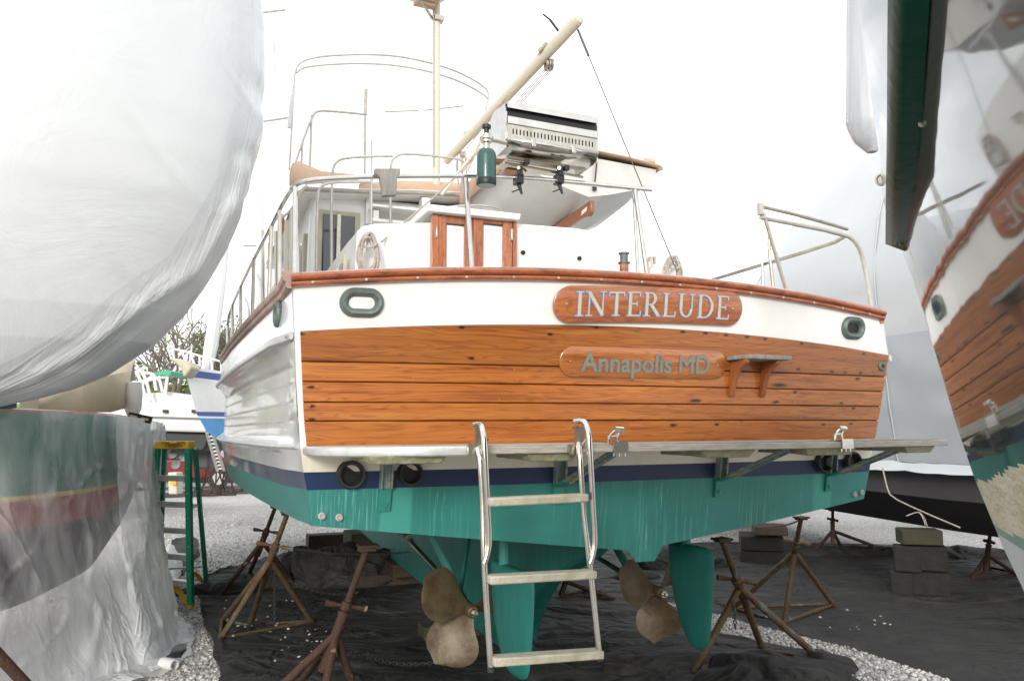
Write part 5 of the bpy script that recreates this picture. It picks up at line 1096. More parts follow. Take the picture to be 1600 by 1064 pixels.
# keel cribbing
for (s, a, sx, sy, z0, z1, m_, lab) in ((-.1, 5.3, .8, .25, 0, .14, 'timber', 'long dark timber lying under the keel, left of the left propeller'), (-.02, 5.3, .25, .8, .142, .285, 'timber', 'cross timber resting on the long dark one under the keel'),
        (-.1, 8.3, 1.0, .3, 0, .25, 'timber', 'far brown timber under the forward keel'), (-.05, 7.3, .3, .6, 0, .38, 'timber_g', 'upright block end under the forward keel'), (-.18, 2.75, .5, .2, 0, .125, 'timber_g', 'green stained timber end under the aft keel behind the ladder')):
    b = MB(); b.box(B(s, a, 0) * [1, 1, 0] + [0, 0, (z0 + z1) / 2], (sx, sy, z1 - z0), BS, BA, (0, 0, 1)); tag(b.build('timber_block', M[m_], bev=.01), lab, 'timber', 'timbers under the hulls')

# ================================================================== GROUND CLOTHS
def fold(x, y, z=0): 
    a = nz(x * .55 + .35 * nz(x, y, 3, .8), y * 1.9, z, 1.3); r = 1 - abs(a) * 3.2; return max(0, r)
CLOTHS = []
def inside(x, y, poly):
    c = False; j = len(poly) - 1
    for i in range(len(poly)):
        if (poly[i][1] > y) != (poly[j][1] > y) and x < (poly[j][0] - poly[i][0]) * (y - poly[i][1]) / (poly[j][1] - poly[i][1]) + poly[i][0]: c = not c
        j = i
    return c
def cloth(far, near, label, name='ground_cloth', n=150, m=90, amp=.05, z0=.012, seed=0, edge=.05):
    CLOTHS.append(list(far) + list(reversed(near)))
    far = [G(*p) for p in far]; near = [G(*p) for p in near]
    def res_(pts, n):
        L_ = [0]; 
        for a, c in zip(pts[:-1], pts[1:]): L_.append(L_[-1] + np.linalg.norm(c - a))
        return [np.array([np.interp(t * L_[-1], L_, [p[k] for p in pts]) for k in range(3)]) for t in np.linspace(0, 1, n)]
    F, Nn = res_(smooth_path(far, 1), n), res_(smooth_path(near, 1), n); P = []
    for j in range(m):
        t = j / (m - 1); r = []
        for i in range(n):
            q = lerp(F[i], Nn[i], t); u = i / (n - 1); e = min(t, 1 - t, u * 1.2, (1 - u) * 1.2); eg = min(1, e / .05)
            hgt = amp * (fold(q[0], q[1], seed) ** 2 * (.25 + .9 * max(0, nz(q[0], q[1], seed + 5, .6) + .3)) + .18 * (nz(q[0], q[1], seed, 3.1) + .5)) 
            bunch = edge * math.exp(-((e - .035) / .028) ** 2) * max(0, .35 + nz(q[0], q[1], seed + 9, 1.7) * 1.3)
            q = q + np.array([.05 * nz(q[0], q[1], 7, 2.5), .05 * nz(q[0], q[1], 8, 2.5), 0]); q[2] = z0 + (hgt + bunch) * eg + .003 * nz(q[0], q[1], 0, 9) * eg
            r.append(q)
        P.append(r)
    b = MB(); b.grid(P, flip=True); o = b.build(name, M['tarp'], ang=180); return tag(o, label, 'ground cloth')
cloth([(306, 925), (330, 900), (352, 890), (430, 866), (540, 852), (680, 852), (860, 878), (1000, 915), (1075, 962), (1102, 985), (1170, 1001), (1235, 1012), (1300, 1022), (1318, 1040)],
      [(308, 935), (322, 985), (348, 1064), (400, 1300), (700, 1800), (1100, 1700), (1310, 1300), (1316, 1064)], 'black ground cloth spread beneath the yacht, its edge bunched at the left', seed=1, n=200, m=120)
cloth([(690, 858), (900, 858), (1100, 846), (1250, 848), (1380, 850), (1480, 856), (1600, 862), (1900, 880)],
      [(700, 885), (900, 905), (1020, 935), (1090, 951), (1180, 977), (1340, 1016), (1480, 1062), (1900, 1200)], 'black ground cloth under the black hull, beyond the gravel strip', seed=4, n=190, m=90, z0=.006, amp=.04)
cloth([(268, 848), (290, 838), (306, 842), (312, 852)], [(262, 870), (280, 905), (296, 890), (310, 868)], 'crumpled scrap of black cloth behind the green stepladder', seed=8, n=36, m=30, amp=.07, edge=.1)
cloth([(240, 772), (300, 766), (400, 762)], [(244, 779), (310, 775), (420, 770)], 'long black cloth under the distant blue sailboat', seed=9, n=40, m=12, amp=.05, edge=.1)
def heap(px, py, rx, ry, rz, label, seed, ang=0.):
    c = G(px, py); b = MB(); P = []
    for i in range(30):
        ph = i / 29 * math.pi / 2; r = []
        for j in range(72):
            t = 2 * math.pi * j / 72; x = rx * math.cos(t) * math.cos(ph); y = ry * math.sin(t) * math.cos(ph); z = rz * math.sin(ph)
            k = 1 + .28 * nz(x * 2.2 / max(rx, .3), y * 2.2 / max(rx, .3), seed + z * 2) + .14 * (1 - 2.5 * abs(nz(x * 3, y * 3, seed + 4 + z * 3, 1.5)))
            xx = x * math.cos(ang) - y * math.sin(ang); yy = x * math.sin(ang) + y * math.cos(ang); r.append(c + np.array([xx * k, yy * k, max(.0, z * k)]))
        P.append(r)
    b.grid(P, closed=True); return tag(b.build('cloth_heap', M['tarp'], ang=180), label, 'ground cloth', 'bunched heaps of black cloth')
heap(525, 912, .85, .35, .42, 'large dark heap of cloth behind the nearest jack stand', 3, .1)
heap(420, 918, .7, .18, .14, 'low roll of black cloth behind the blue-legged stand', 5, .2)
heap(355, 925, .5, .16, .12, 'small roll of black cloth at the left edge of the sheet', 6, .4)
heap(1205, 1075, .52, .3, .20, 'smooth bundle of black cloth over the foot of the olive-flaked stand', 11, -.1)
heap(1285, 1045, .22, .16, .11, 'small bundle of cloth at the right end of the front sheet', 12, -.3)
heap(1060, 885, .6, .3, .22, 'dark heap of cloth just beyond the right rudder', 14, .1)
heap(1330, 868, .9, .14, .12, 'long roll of cloth behind the thin rusty stand', 15, .05)
heap(1500, 873, .9, .2, .16, 'roll of black cloth behind the tall concrete stack', 16, .0)
heap(1010, 1040, .6, .25, .10, 'low crumpled fold of cloth below the right propeller', 18, .2)
heap(990, 905, .3, .12, .1, 'little fold of cloth behind the right propeller', 23, .1)
# white scraps and pebbles on the cloth
b = MB()
for i in range(60):
    px, py = random.choice([(random.uniform(340, 460), random.uniform(940, 1010)), (random.uniform(420, 520), random.uniform(980, 1055)), (random.uniform(1100, 1400), random.uniform(960, 1000))])
    c = G(px, py); c[2] = .045 + .01 * random.random(); rr = random.uniform(.006, .016); b.lathe(c, [random.uniform(-.3, .3), random.uniform(-.3, .3), 1], [(.0001, -rr * .5), (rr, -rr * .1), (rr * .8, rr * .4), (.0001, rr * .5)], 6)
tag(b.build('pebbles', M['stone']), 'small pale stones scattered on the black cloth', 'stones', kind='stuff')
# loose stones of the yard, nearest part
ico = [(0, 0, 1), (.894, 0, .447), (.276, .851, .447), (-.724, .526, .447), (-.724, -.526, .447), (.276, -.851, .447), (.724, .526, -.447), (-.276, .851, -.447), (-.894, 0, -.447), (-.276, -.851, -.447), (.724, -.526, -.447)]
icf = [(0, 1, 2), (0, 2, 3), (0, 3, 4), (0, 4, 5), (0, 5, 1), (1, 6, 2), (2, 7, 3), (3, 8, 4), (4, 9, 5), (5, 10, 1), (2, 6, 7), (3, 7, 8), (4, 8, 9), (5, 9, 10), (1, 10, 6)]
ico = np.array(ico); icf = np.array(icf)
cand = []
for (x0, x1, y0, y1, n) in ((235, 350, 900, 1064, 9000), (1050, 1600, 940, 1064, 30000), (250, 560, 800, 905, 7000), (1020, 1300, 820, 870, 2500)):
    for _ in range(n):
        qx, qy = random.uniform(x0, x1), y0 + (y1 - y0) * random.random() ** .8
        if not any(inside(qx, qy, c_) for c_ in CLOTHS): cand.append(G(qx, qy))
cand = np.array(cand); n = len(cand); sc = np.random.lognormal(math.log(.0085), .38, n).clip(.004, .022)
an = np.random.rand(n) * 6.28; sq = np.random.uniform(.6, 1.3, (n, 3)); V = ico[None] * sq[:, None, :] * sc[:, None, None]
V = V * np.random.uniform(.8, 1.2, (n, 11, 1)); ca, sa = np.cos(an)[:, None], np.sin(an)[:, None]
X = V[..., 0] * ca - V[..., 1] * sa; Y = V[..., 0] * sa + V[..., 1] * ca; V = np.stack([X + cand[:, None, 0], Y + cand[:, None, 1], V[..., 2] * .8 + sc[:, None] * .35], -1).reshape(-1, 3)
Fc = (icf[None] + (np.arange(n) * 11)[:, None, None]).reshape(-1, 3)
me = bpy.data.meshes.new('gravel'); me.vertices.add(len(V)); me.vertices.foreach_set('co', V.ravel()); me.loops.add(Fc.size); me.loops.foreach_set('vertex_index', Fc.ravel().astype(np.int32)); me.polygons.add(len(Fc)); me.polygons.foreach_set('loop_start', np.arange(0, Fc.size, 3, dtype=np.int32)); me.update(calc_edges=True); me.validate(); me.materials.append(M['stone'])
o = bpy.data.objects.new('gravel', me); COL.objects.link(o); tag(o, 'loose grey and white crushed stones covering the yard', 'gravel', kind='stuff')

# ================================================================== GREEN STEPLADDER
fr, fl, rr_, rl = G(298, 950), G(227, 940), G(323, 918), G(248, 925)
tR, tL = onY(294, 699, 8.0), onY(246, 699, 8.0); hz = 1.63; tR[2] = tL[2] = hz - .06
sl_ = thing('step_ladder', 'green fibreglass stepladder with a yellow top standing on the gravel at left', 'stepladder', (fr + fl + rr_ + rl) / 4)
def barW(p, q, w_, t_, name, m_, parent, wd=None):
    p, q = np.array(p, float), np.array(q, float); d = (q - p) / np.linalg.norm(q - p); x = np.array(wd if wd is not None else [1, 0, 0], float); x = x - d * (x @ d); x /= np.linalg.norm(x); y = np.cross(d, x)
    b = MB(); b.box((p + q) / 2, (w_, t_, np.linalg.norm(q - p)), x, y, d); return b.build(name, M[m_], parent, bev=.002)
FRb = [0, 0, .0]
tRb, tLb = tR + [.03, .10, 0], tL + [.03, .10, 0]
for a, c, nm in ((fr, tR, 'front_rail'), (fl, tL, 'front_rail'), (rr_, tRb, 'rear_rail'), (rl, tLb, 'rear_rail')):
    o = barW(a, c, .05 if nm == 'front_rail' else .038, .07 if nm == 'front_rail' else .045, nm, 'fiberglass_green', sl_)
    for dz in (.35, .62, .9, 1.15, 1.4):
        b = MB(); q = lerp(a, c, dz / 1.6); b.lathe(q + [0, -.036, 0], [0, -1, 0], [(.006, -.002), (.006, .003), (.0001, .004)], 8); b.build('rivet', M['alu'], o)
for i in range(5):
    t = (i + 1) / 6.05 - .015; a, c = lerp(fl, tL, t), lerp(fr, tR, t); barW(a + [0, .01, 0], c + [0, .01, 0], .085, .055, 'step', 'alu', sl_, wd=[.25, 1, 0])
for t in (.17, .62): barW(lerp(rl, tLb, t), lerp(rr_, tRb, t), .03, .02, 'rear_brace', 'alu', sl_, wd=[0, 1, 0])
b = MB(); cc = (tR + tL) / 2; cc[2] = hz - .025; cc[1] += .05; wtop = tR[0] - tL[0] + .045; b.hexa([cc + [-wtop / 2, -.09, -.04], cc + [wtop / 2, -.09, -.04], cc + [wtop / 2, .10, -.04], cc + [-wtop / 2, .10, -.04]], [cc + [-wtop / 2 + .01, -.075, .035], cc + [wtop / 2 - .01, -.075, .035], cc + [wtop / 2 - .01, .09, .035], cc + [-wtop / 2 + .01, .09, .035]]); tpo = b.build('ladder_top', M['yellow'], sl_, bev=.006)
b = MB(); e = cc + [.02, -.087, -.005]; b.ring(e, [1, 0, 0], [0, .19, .98], .085, .017, .0035, 28, 6); b.build('oval_mark', M['dark_print'], tpo)
cu_t = [(-.055, .01), (-.035, -.01), (-.018, .01), (-.0, -.01), (.018, .01), (.035, -.01), (.055, .01)]
b = MB()
for u in np.linspace(-.05, .05, 9): b.box(e + [u, -.001, 0], (.007, .003, .016), (1, 0, 0), (0, 1, 0), (0, 0, 1))
b.build('print', M['dark_print'], tpo)
b = MB(); b.box(cc + [-.06, -.083, .027], (.08, .012, .006)); b.box(cc + [.09, -.083, .027], (.08, .012, .006)); b.build('slot', M['dark_print'], tpo)
for a, c in ((lerp(fr, tR, .005), lerp(lerp(fl, tL, .0), lerp(fr, tR, .11), .55) + [0, 0, .17]), (lerp(fl, tL, .02), lerp(fl, tL, .12) + [.14, 0, .0]), (lerp(rr_, tRb, .01), lerp(rr_, tRb, .13) - [.12, 0, 0]), (lerp(rl, tLb, .02), lerp(rl, tLb, .14) + [.10, 0, 0])):
    barW(a + [0, -.02, .02], c + [0, -.02, 0], .05, .012, 'corner_brace', 'yellow', sl_)
for f in (fr, fl, rr_, rl):
    b = MB(); b.box(f + [0, 0, .02], (.05, .08, .04)); b.build('foot', M['yellow'] if f is fr else M['rubber'], sl_)
barW(lerp(fr, tR, .62), lerp(rr_, tRb, .62), .02, .006, 'spreader', 'alu', sl_, wd=[0, 0, 1]); barW(lerp(fl, tL, .78), lerp(rl, tLb, .78), .02, .006, 'spreader', 'alu', sl_, wd=[0, 0, 1])

# ================================================================== THE SHROUDED BOAT AT LEFT
TOP = [(-420, 4.6), (-200, 4.9), (0, 5.4), (90, 5.9), (160, 6.5), (215, 7.4), (243, 8.7), (249, 9.4), (238, 10.2)]
topy = [640, 640, 641, 645, 650, 655, 662, 668, 670]
tpts = smooth_path([onY(x, y, Y) for (x, Y), y in zip(TOP, topy)], 2)
sb = thing('shrouded_boat', 'green and red boat draped in clear plastic sheeting at lower left', 'boat', (-4.3, 6.5, 0))
ctr = np.array([-6.5, 9.5, 0])
def hullring(z, k):      # inset of the side towards the middle as the hull turns under
    out = []
    for p in tpts:
        d = ctr - p; d[2] = 0; d /= np.linalg.norm(d); q = p + d * k; q[2] = z; out.append(q)
    return out
lev = [(1.86, .08, 0), (1.60, .12, 0), (1.27, .18, 1), (1.235, .185, 2), (1.02, .26, 3), (.75, .38, 3), (.45, .65, 3), (.28, 1.2, 3)]
b = MB(); P = [hullring(z, k_) for z, k_, _ in lev]; b.grid(P, mrow=lambda i, j: [0, 0, 1, 2, 3, 3, 3][i], flip=True); b.build('hull', [M['green_paint'], M['gold_line'], M['red_paint'], M['dark_bottom']], sb)
b = MB(); rim = hullring(1.80, .12); b.add(rim + [ctr + [0, 0, 1.85]], [(i, i + 1, len(rim)) for i in range(len(rim) - 1)], 0); b.build('deck', M['cloth_cream'], sb)
b = MB(); b.tube([p + [0, 0, .0] for p in hullring(1.875, .30)], .02, 8); b.build('toe_rail', M['board'], sb)
b = MB(); cv = [at(40, 612, 6.6), at(120, 592, 7.6), at(180, 588, 8.2), at(212, 604, 8.4)]; 
P = [[at(60, 640, 6.3), at(128, 642, 6.9), at(176, 643, 7.5), at(196, 638, 8.0)], [at(64, 622, 6.5), at(130, 600, 7.1), at(176, 585, 7.8), at(206, 580, 8.3)], [at(30, 600, 8.5), at(110, 570, 8.5), at(170, 560, 8.9), at(210, 560, 9.2)], [at(30, 640, 10.5), at(110, 630, 10.5), at(170, 620, 10.5), at(210, 600, 10.5)]]
b.grid(P); o = b.build('cockpit_cover', M['cloth_cream'], sb, ang=15); m_ = o.modifiers.new('t', 'SOLIDIFY'); m_.thickness = .02
b = MB(); b.lathe(at(209, 616, 8.1), [0, 0, 1], [(.05, -.22), (.08, -.15), (.085, .0), (.07, .12), (.0001, .14)], 12); b.build('covered_winch', M['white'], sb)
b = MB(); c = at(219, 656, 7.6)
for k_ in (-1, 1): b.box(c + [k_ * .055, 0, .02 - k_ * .012], (.10, .04, .065), (1, 0, -.2), (0, 1, 0), (.2, 0, 1))
b.tube([c + [0, 0, -.06], c + [0, 0, .02]], .012, 6); b.build('work_light', M['black'], sb)
b = MB()
for k_ in (-1, 1): b.box(c + [k_ * .055, -.024, .02 - k_ * .012], (.07, .006, .022), (1, 0, -.2), (0, 1, 0), (.2, 0, 1))
b.build('light_lens', M['gold'], sb)
# the sheet: from the deck edge down to the ground, spilling over it
BOT = [(-420, 1500), (-200, 1300), (-20, 1180), (90, 1100), (200, 1066), (280, 1050), (306, 992), (272, 962), (246, 942), (236, 918), (234, 905)]
bp = smooth_path([G(x, y) for x, y in BOT], 2)
def resamp(pts, n):
    L_ = [0]
    for a, c in zip(pts[:-1], pts[1:]): L_.append(L_[-1] + np.linalg.norm(c - a))
    return [np.array([np.interp(t * L_[-1], L_, [p[k] for p in pts]) for k in range(3)]) for t in np.linspace(0, 1, n)]
NC = 260; tt, bb_ = resamp(tpts, NC), resamp(bp, NC)
def film(nr, u0, u1, off, seed, name, mt, label_, t1=1.0, amp=1.0):
    b = MB(); P = []
    for j in range(nr):
        t = j / (nr - 1) * t1; r = []
        for i in range(int(u0 * NC), int(u1 * NC)):
            u = i / NC; a, c = tt[i], bb_[i]; q = a * (1 - t) + c * t
            hang = 1 - (1 - min(1, t * 1.25)) ** 1.0; hz_ = a[2] * max(0, 1 - t / .80) if t < .80 else 0
            k = t ** 1.6; q = a * (1 - k) + c * k; q[2] = max(0, a[2] * (1 - t / .82)) + .012
            out = q - ctr; out[2] = 0; out /= np.linalg.norm(out)
            dia = u * 26 + t * 3.2 * math.sin(u * 7 + seed)
            w = .055 * t ** .7 * amp * (nz(dia, t * .9, seed, .55) + .6 * nz(dia * 2.1, t * 2.2, seed + 3, .7)) + .02 * amp * nz(u * 60, t * 9, seed + 7)
            cr = .03 * amp * max(0, 1 - abs(nz(u * 9 + t * 4, t * 5 - u * 6, seed + 11)) * 9)
            q = q + out * (w + cr + off); 
            if t > .78: q[2] += .05 * max(0, nz(q[0] * 4, q[1] * 4, seed)) + .01
            r.append(q)
        P.append(r)
    b.grid(P, flip=True); o = b.build(name, M[mt], ang=180); return tag(o, label_, 'plastic sheet')
film(110, .0, 1., .03, 2, 'plastic_sheet', 'clear_film', 'clear plastic sheet hanging from the deck edge of the green boat to the gravel')
film(60, .42, 1., .075, 9, 'plastic_sheet', 'milky_film', 'milky folded length of plastic hanging round the stern of the green boat', t1=.93)
# coiled lower fold, roll ends
for px, py, lab in ((226, 1008, 'short white plastic roll lying on the sheet edge'), (262, 1047, 'white plastic roll end at the bottom edge of the photo')):
    c = G(px, py); b = MB(); d = np.array([.9, -.45, 0.]); d /= np.linalg.norm(d); b.lathe(c + [0, 0, .045], d, [(.030, .07), (.04, .07), (.042, -.06), (.03, -.06), (.03, .07)], 16); tag(b.build('plastic_roll', M['white']), lab, 'roll', 'plastic rolls on the sheet')
b = MB(); P = []
for i in range(24):
    r = []
    for j in range(14):
        p_ = lerp(G(240 + i * .6, 925 - i * 2.2), G(262 + 24 * math.sin(i / 23 * 3.1), 925 - i * 3.2), j / 13); p_[2] = .03 + .22 * math.sin(i / 23 * 3.14) * math.sin(j / 13 * 3.14) * (1 + .6 * nz(i * .3, j * .4)); r.append(p_)
    P.append(r)
b.grid(P); tag(b.build('plastic_bundle', M['milky_film'], ang=180), 'bunched white plastic lying behind the feet of the stepladder', 'plastic sheet')

# ================================================================== THE WRAPPED HULL OVERHEAD AT LEFT
yc = 4.5
SILP = [(-200, 416), (0, 414), (120, 413), (190, 412), (240, 408), (290, 400), (345, 386), (400, 361), (450, 331), (500, 297), (545, 251), (590, 180), (612, 125), (628, 65), (640, 0), (652, -90), (660, -200), (670, -800)]
CRP = [(-100, 420), (150, 420), (230, 401), (300, 384), (370, 342), (430, 300), (480, 222), (550, 130), (600, 40), (640, -60), (700, -300)]
def topix(q):
    d = np.asarray(q) - CAM; k = d @ FW; return 800 + FPX * d[..., 0] / k, 532 - FPX * (d @ UPV) / k
zz_ = np.concatenate([np.linspace(1.80, 2.4, 90), np.linspace(2.41, 6.4, 120)])
CRQ = [(x, y) for x, y in reversed([(y_, x_) for x_, y_ in CRP])]
CRQ = [(c_, a_) for a_, c_ in CRP]
crx = [onY(x, y, 3.7) for y, x in CRP]; crx.sort(key=lambda q: q[0]); CX_ = [q[0] for q in crx]; CZ_ = [q[2] for q in crx]
b = MB(); P = []; uv = []; nA = 170; ln = 3.4
PH = np.linspace(-math.pi / 2, math.pi / 2, nA)
for z in zz_:
    wd = 1.35 * (1 - math.exp(-(z - 1.74) * 1.25)) ** .6
    bx = -ln * (1 - np.abs(np.cos(PH)) ** .8); by = yc + .1 + wd * np.sin(PH)
    xn = 0.
    for _ in range(6):
        q = np.stack([xn + bx, by, np.full(nA, z)], -1); px, py = topix(q); lim = np.interp(py, [a_ for a_, _ in SILP], [c_ for _, c_ in SILP])
        over = (px - lim) * ((q - CAM) @ FW) / FPX; xn -= over.max()
    q = np.stack([xn + bx, by, np.full(nA, z)], -1); px, py = topix(q); A_ = np.array(CRQ, float); dm = np.full(nA, 1e9); sg = np.ones(nA)
    for (x0_, y0_), (x1_, y1_) in zip(A_[:-1], A_[1:]):
        ex_, ey_ = x1_ - x0_, y1_ - y0_; t_ = np.clip(((px - x0_) * ex_ + (py - y0_) * ey_) / (ex_ * ex_ + ey_ * ey_), 0, 1); dd = np.hypot(px - x0_ - t_ * ex_, py - y0_ - t_ * ey_); cr_ = (ex_ * (py - y0_) - ey_ * (px - x0_)); m_ = dd < dm; dm = np.where(m_, dd, dm); sg = np.where(m_, np.sign(cr_), sg)
    VV = np.clip(.5 + sg * dm / 260, 0, 1)
    r = []
    for i in range(nA):
        ph = PH[i]; c_, s_ = math.cos(ph), math.sin(ph); x, y = xn + bx[i], by[i]
        v = float(VV[i]); nrm = np.array([c_, s_ * .9, -.3 if v < .5 else 0.])
        f = math.exp(-((v - .5) / .035) ** 2); g2 = math.exp(-((v - .50) / .10) ** 2)
        d_ = .028 * f + .045 * g2 * nz(x * 3 - z * 2.2, (x + z) * .7, 1, 1.5) + .012 * g2 * nz(x * 9 - z * 7, (x + z) * 2, 4, 1.2) - .05 * max(0, .5 - v) + .012 * nz(x * 1.1, z * .8, 3) + .004 * nz(x * 4, z * 1.2, 9)
        tear = .010 * max(0, 1 - abs(nz(x * 1.6 + z * .9, z * .35, 21)) * 22) * (v > .55)
        r.append(np.array([x, y, z]) + nrm * (d_ + tear - .03)); uv.append((ph, v))
    P.append(r)
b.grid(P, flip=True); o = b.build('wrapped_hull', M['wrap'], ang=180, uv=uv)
tag(o, 'big boat bow sealed in white shrink film, overhanging the upper left', 'wrapped boat')
# dark navy tarp corner showing under the bow at the left edge
b = MB(); P = [[at(-30 + 28 * u - 0, 628 + v * 9 - 3 * u, 5.2 + .3 * v) for u in np.linspace(0, 1, 8) * 2] for v in np.linspace(0, 1, 4)]
b.grid(P); o = b.build('blue_tie', M['navy']); m_ = o.modifiers.new('t', 'SOLIDIFY'); m_.thickness = .03; tag(o, 'scrap of navy cloth under the wrapped bow at the left edge', 'cloth')

# ================================================================== THE GLOSSY HULL AT RIGHT (mirrors the yacht)
CF = [1.1078, .4628, -.226, .0170, .0774, -.1041]
def HX(y, z): y, z = y - 2, z - 2; return CF[0] + CF[1] * y + CF[2] * z + CF[3] * y * y + CF[4] * y * z + CF[5] * z * z
def hithull(px, py):
    d = ray(px, py); pv = None; bt_, bv = None, -9
    for t in np.linspace(.5, 5, 900):
        q = CAM + t * d; v = q[0] - HX(q[1], q[2])
        if v > bv: bv, bt_ = v, t
        if pv is not None and pv < 0 <= v: return CAM + t * d
        pv = v
    return CAM + bt_ * d
edge = [(1398, 375), (1412, 400), (1425, 432), (1449, 510), (1470, 580), (1490, 650), (1505, 695), (1522, 745), (1545, 800), (1570, 860), (1597, 915)]
E_ = [hithull(*p) for p in edge]
ez = [q[2] for q in E_]; ey = [q[1] for q in E_]
order = np.argsort(ez); ez = np.array(ez)[order]; ey = np.array(ey)[order]
SH = .0
zsheer = max(ez) + .0
bh = thing('glossy_boat', 'mirror-polished dark hull at the right edge reflecting the yacht', 'boat', (2.0, 1.6, 0))
P = []; wl = []
def fitline(pts):
    q = [hithull(*p) for p in pts]; return np.polyfit([a[1] for a in q], [a[2] for a in q], 1)
LN = [fitline(p) for p in ([(1560, 745), (1580, 737), (1600, 728), (1640, 712)], [(1575, 834), (1600, 846), (1640, 866)], [(1580, 850), (1600, 862), (1640, 884)])]
YC = hithull(1610, 740)[1]
zlev = np.concatenate([np.linspace(.7, 1.85, 130), np.linspace(1.86, zsheer + .03, 50)])
for z in zlev:
    ye = float(np.interp(z, ez, ey)) if z >= ez[0] else ey[0] - (ez[0] - z) * 1.4
    r = []
    for t in np.linspace(0, 1, 150):
        y = lerp(ye, -.9, t ** 1.2); x = HX(y, z)
        if t == 0: pass
        r.append((x, y, z))
    P.append(r)
def bandm(i, j):
    y, z = P[i][j][1], P[i][j][2]; y0_ = y; y = max(y, YC); rag = .012 * nz(y0_ * 9, z * 3, 4) + .008 * nz(y0_ * 30, 1, 4)
    return 4 if z < LN[2][0] * y + LN[2][1] else 3 if z < LN[1][0] * y + LN[1][1] else 2 if z < LN[0][0] * y + LN[0][1] + rag else 0
b = MB(); b.grid(P, mrow=bandm, flip=False)
# the far end turns away round the quarter
P2 = []
for k_, r in enumerate(P):
    a = np.array(r[0]); P2.append([a, a + np.array([.03, .012, 0]), a + np.array([.3, .06, 0]), a + np.array([1.2, .2, 0])])
b.grid(P2, m=1, flip=True)
b.build('topsides', [bpy.data.materials.new('x'), M['pod'], M['bottom_cream'], M['bottom_teal'], M['bottom_grey']], bh, ang=60)
mm = bpy.data.materials['x']; mm.name = 'polished dark gelcoat'; mm.use_nodes = True; pp = mm.node_tree.nodes['Principled BSDF']
pp.inputs['Base Color'].default_value = (.05, .06, .06, 1); pp.inputs['Roughness'].default_value = .045; pp.inputs['IOR'].default_value = 1.68
n_ = mm.node_tree.nodes; l_ = mm.node_tree.links; t_ = n_.new('ShaderNodeTexCoord'); q_ = n_.new('ShaderNodeTexNoise'); q_.inputs['Scale'].default_value = 3.5; q_.inputs['Detail'].default_value = 2; bb = n_.new('ShaderNodeBump'); bb.inputs['Strength'].default_value = .045; bb.inputs['Distance'].default_value = .02
l_.new(t_.outputs['Object'], q_.inputs['Vector']); l_.new(q_.outputs[0], bb.inputs['Height']); l_.new(bb.outputs[0], pp.inputs['Normal'])
# sheer strake: dark green, runs from the quarter up over the camera
def strake(pts_in, name, mt, d0, w_):
    pass
ye = float(np.interp(zsheer, ez, ey))
L1 = [(1393, 384), (1399, 300), (1404, 200), (1408, 100), (1412, 0), (1417, -120)]
R1 = [(1416, 393), (1431, 290), (1441, 200), (1449, 100), (1457, 0), (1466, -120)]
b = MB(); P = []
for (xl, yl), (xr, yr) in zip(L1, R1):
    h1 = hithull(xr, yr); Y = h1[1]; row = []
    for q in np.linspace(0, 1, 8):
        c = onY(lerp(xr, xl, q), lerp(yr, yl, q), Y + .015 * q * Y); row.append(c + np.array([-.004, -.022 * math.sin(q * math.pi) ** .6 * Y, 0]))
    P.append(row + [row[-1] + np.array([.03, .10, .03]), row[0] + np.array([.05, .06, .03])])
b.grid(P); o = len(b.v); b.v.extend([tuple(q) for q in P[0]]); b.f.append(tuple(range(o, o + len(P[0])))); b.m.append(0); b.sm.append(False)
b.build('sheer_strake', M['greenstrake'], bh, ang=60)
q = P[2][1]; b = MB(); b.lathe(q, [-.3, -1, 0], [(.007, 0), (.006, .004), (.0001, .005)], 10); b.build('strake_screw', M['gold'], bh)
# white bulwark behind the strake
b = MB(); Pw = []
for (xl, yl), x2 in zip([(1396, 384), (1399, 300), (1404, 200), (1410, 80), (1414, -60)], (1392, 1378, 1372, 1396, 1398)):
    Y = hithull(xl + 22, yl)[1] * 1.02 + .14; a = onY(xl + 10, yl, Y); c = onY(x2, min(yl, 372), Y + .25); Pw.append([a, c, c + np.array([.25, .4, .05])])
b.grid(Pw); b.build('bulwark', M['side'], bh)
b = MB(); b.lathe(onY(1378, 281, 2.3), [-.6, -.8, 0], [(.02, 0), (.02, .006), (.014, .008), (.012, .002), (.0001, .002)], 14); b.build('fitting', M['steel_dull'], bh)
# grey rounded shell above it
b = MB(); P = []
for t in np.linspace(0, 1, 26):
    py = lerp(238, -160, t); k_ = min(1, (t * 9 + .02)) ** .42 ; xc = lerp(1362, 1366, t); hw_ = lerp(41, 44, t) * k_; Y = 2.9; r = []
    for i in range(24):
        ph = 2 * math.pi * i / 24; c0 = onY(xc, py, Y); r_ = hw_ / FPX * Y; rid = 1 + .06 * math.exp(-((ph - 4.6) / .12) ** 2) + .02 * math.cos(ph * 6)
        r.append(c0 + np.array([r_ * math.cos(ph) * rid, r_ * .9 * math.sin(ph) * rid, 0]))
    P.append(r)
b.grid(P, closed=True); b.add(P[0], [tuple(range(24))], 0); tag(b.build('shell_pod', M['pod'], ang=70), 'tall grey rounded fender hanging left of the dark green strake, top right', 'shell pod')

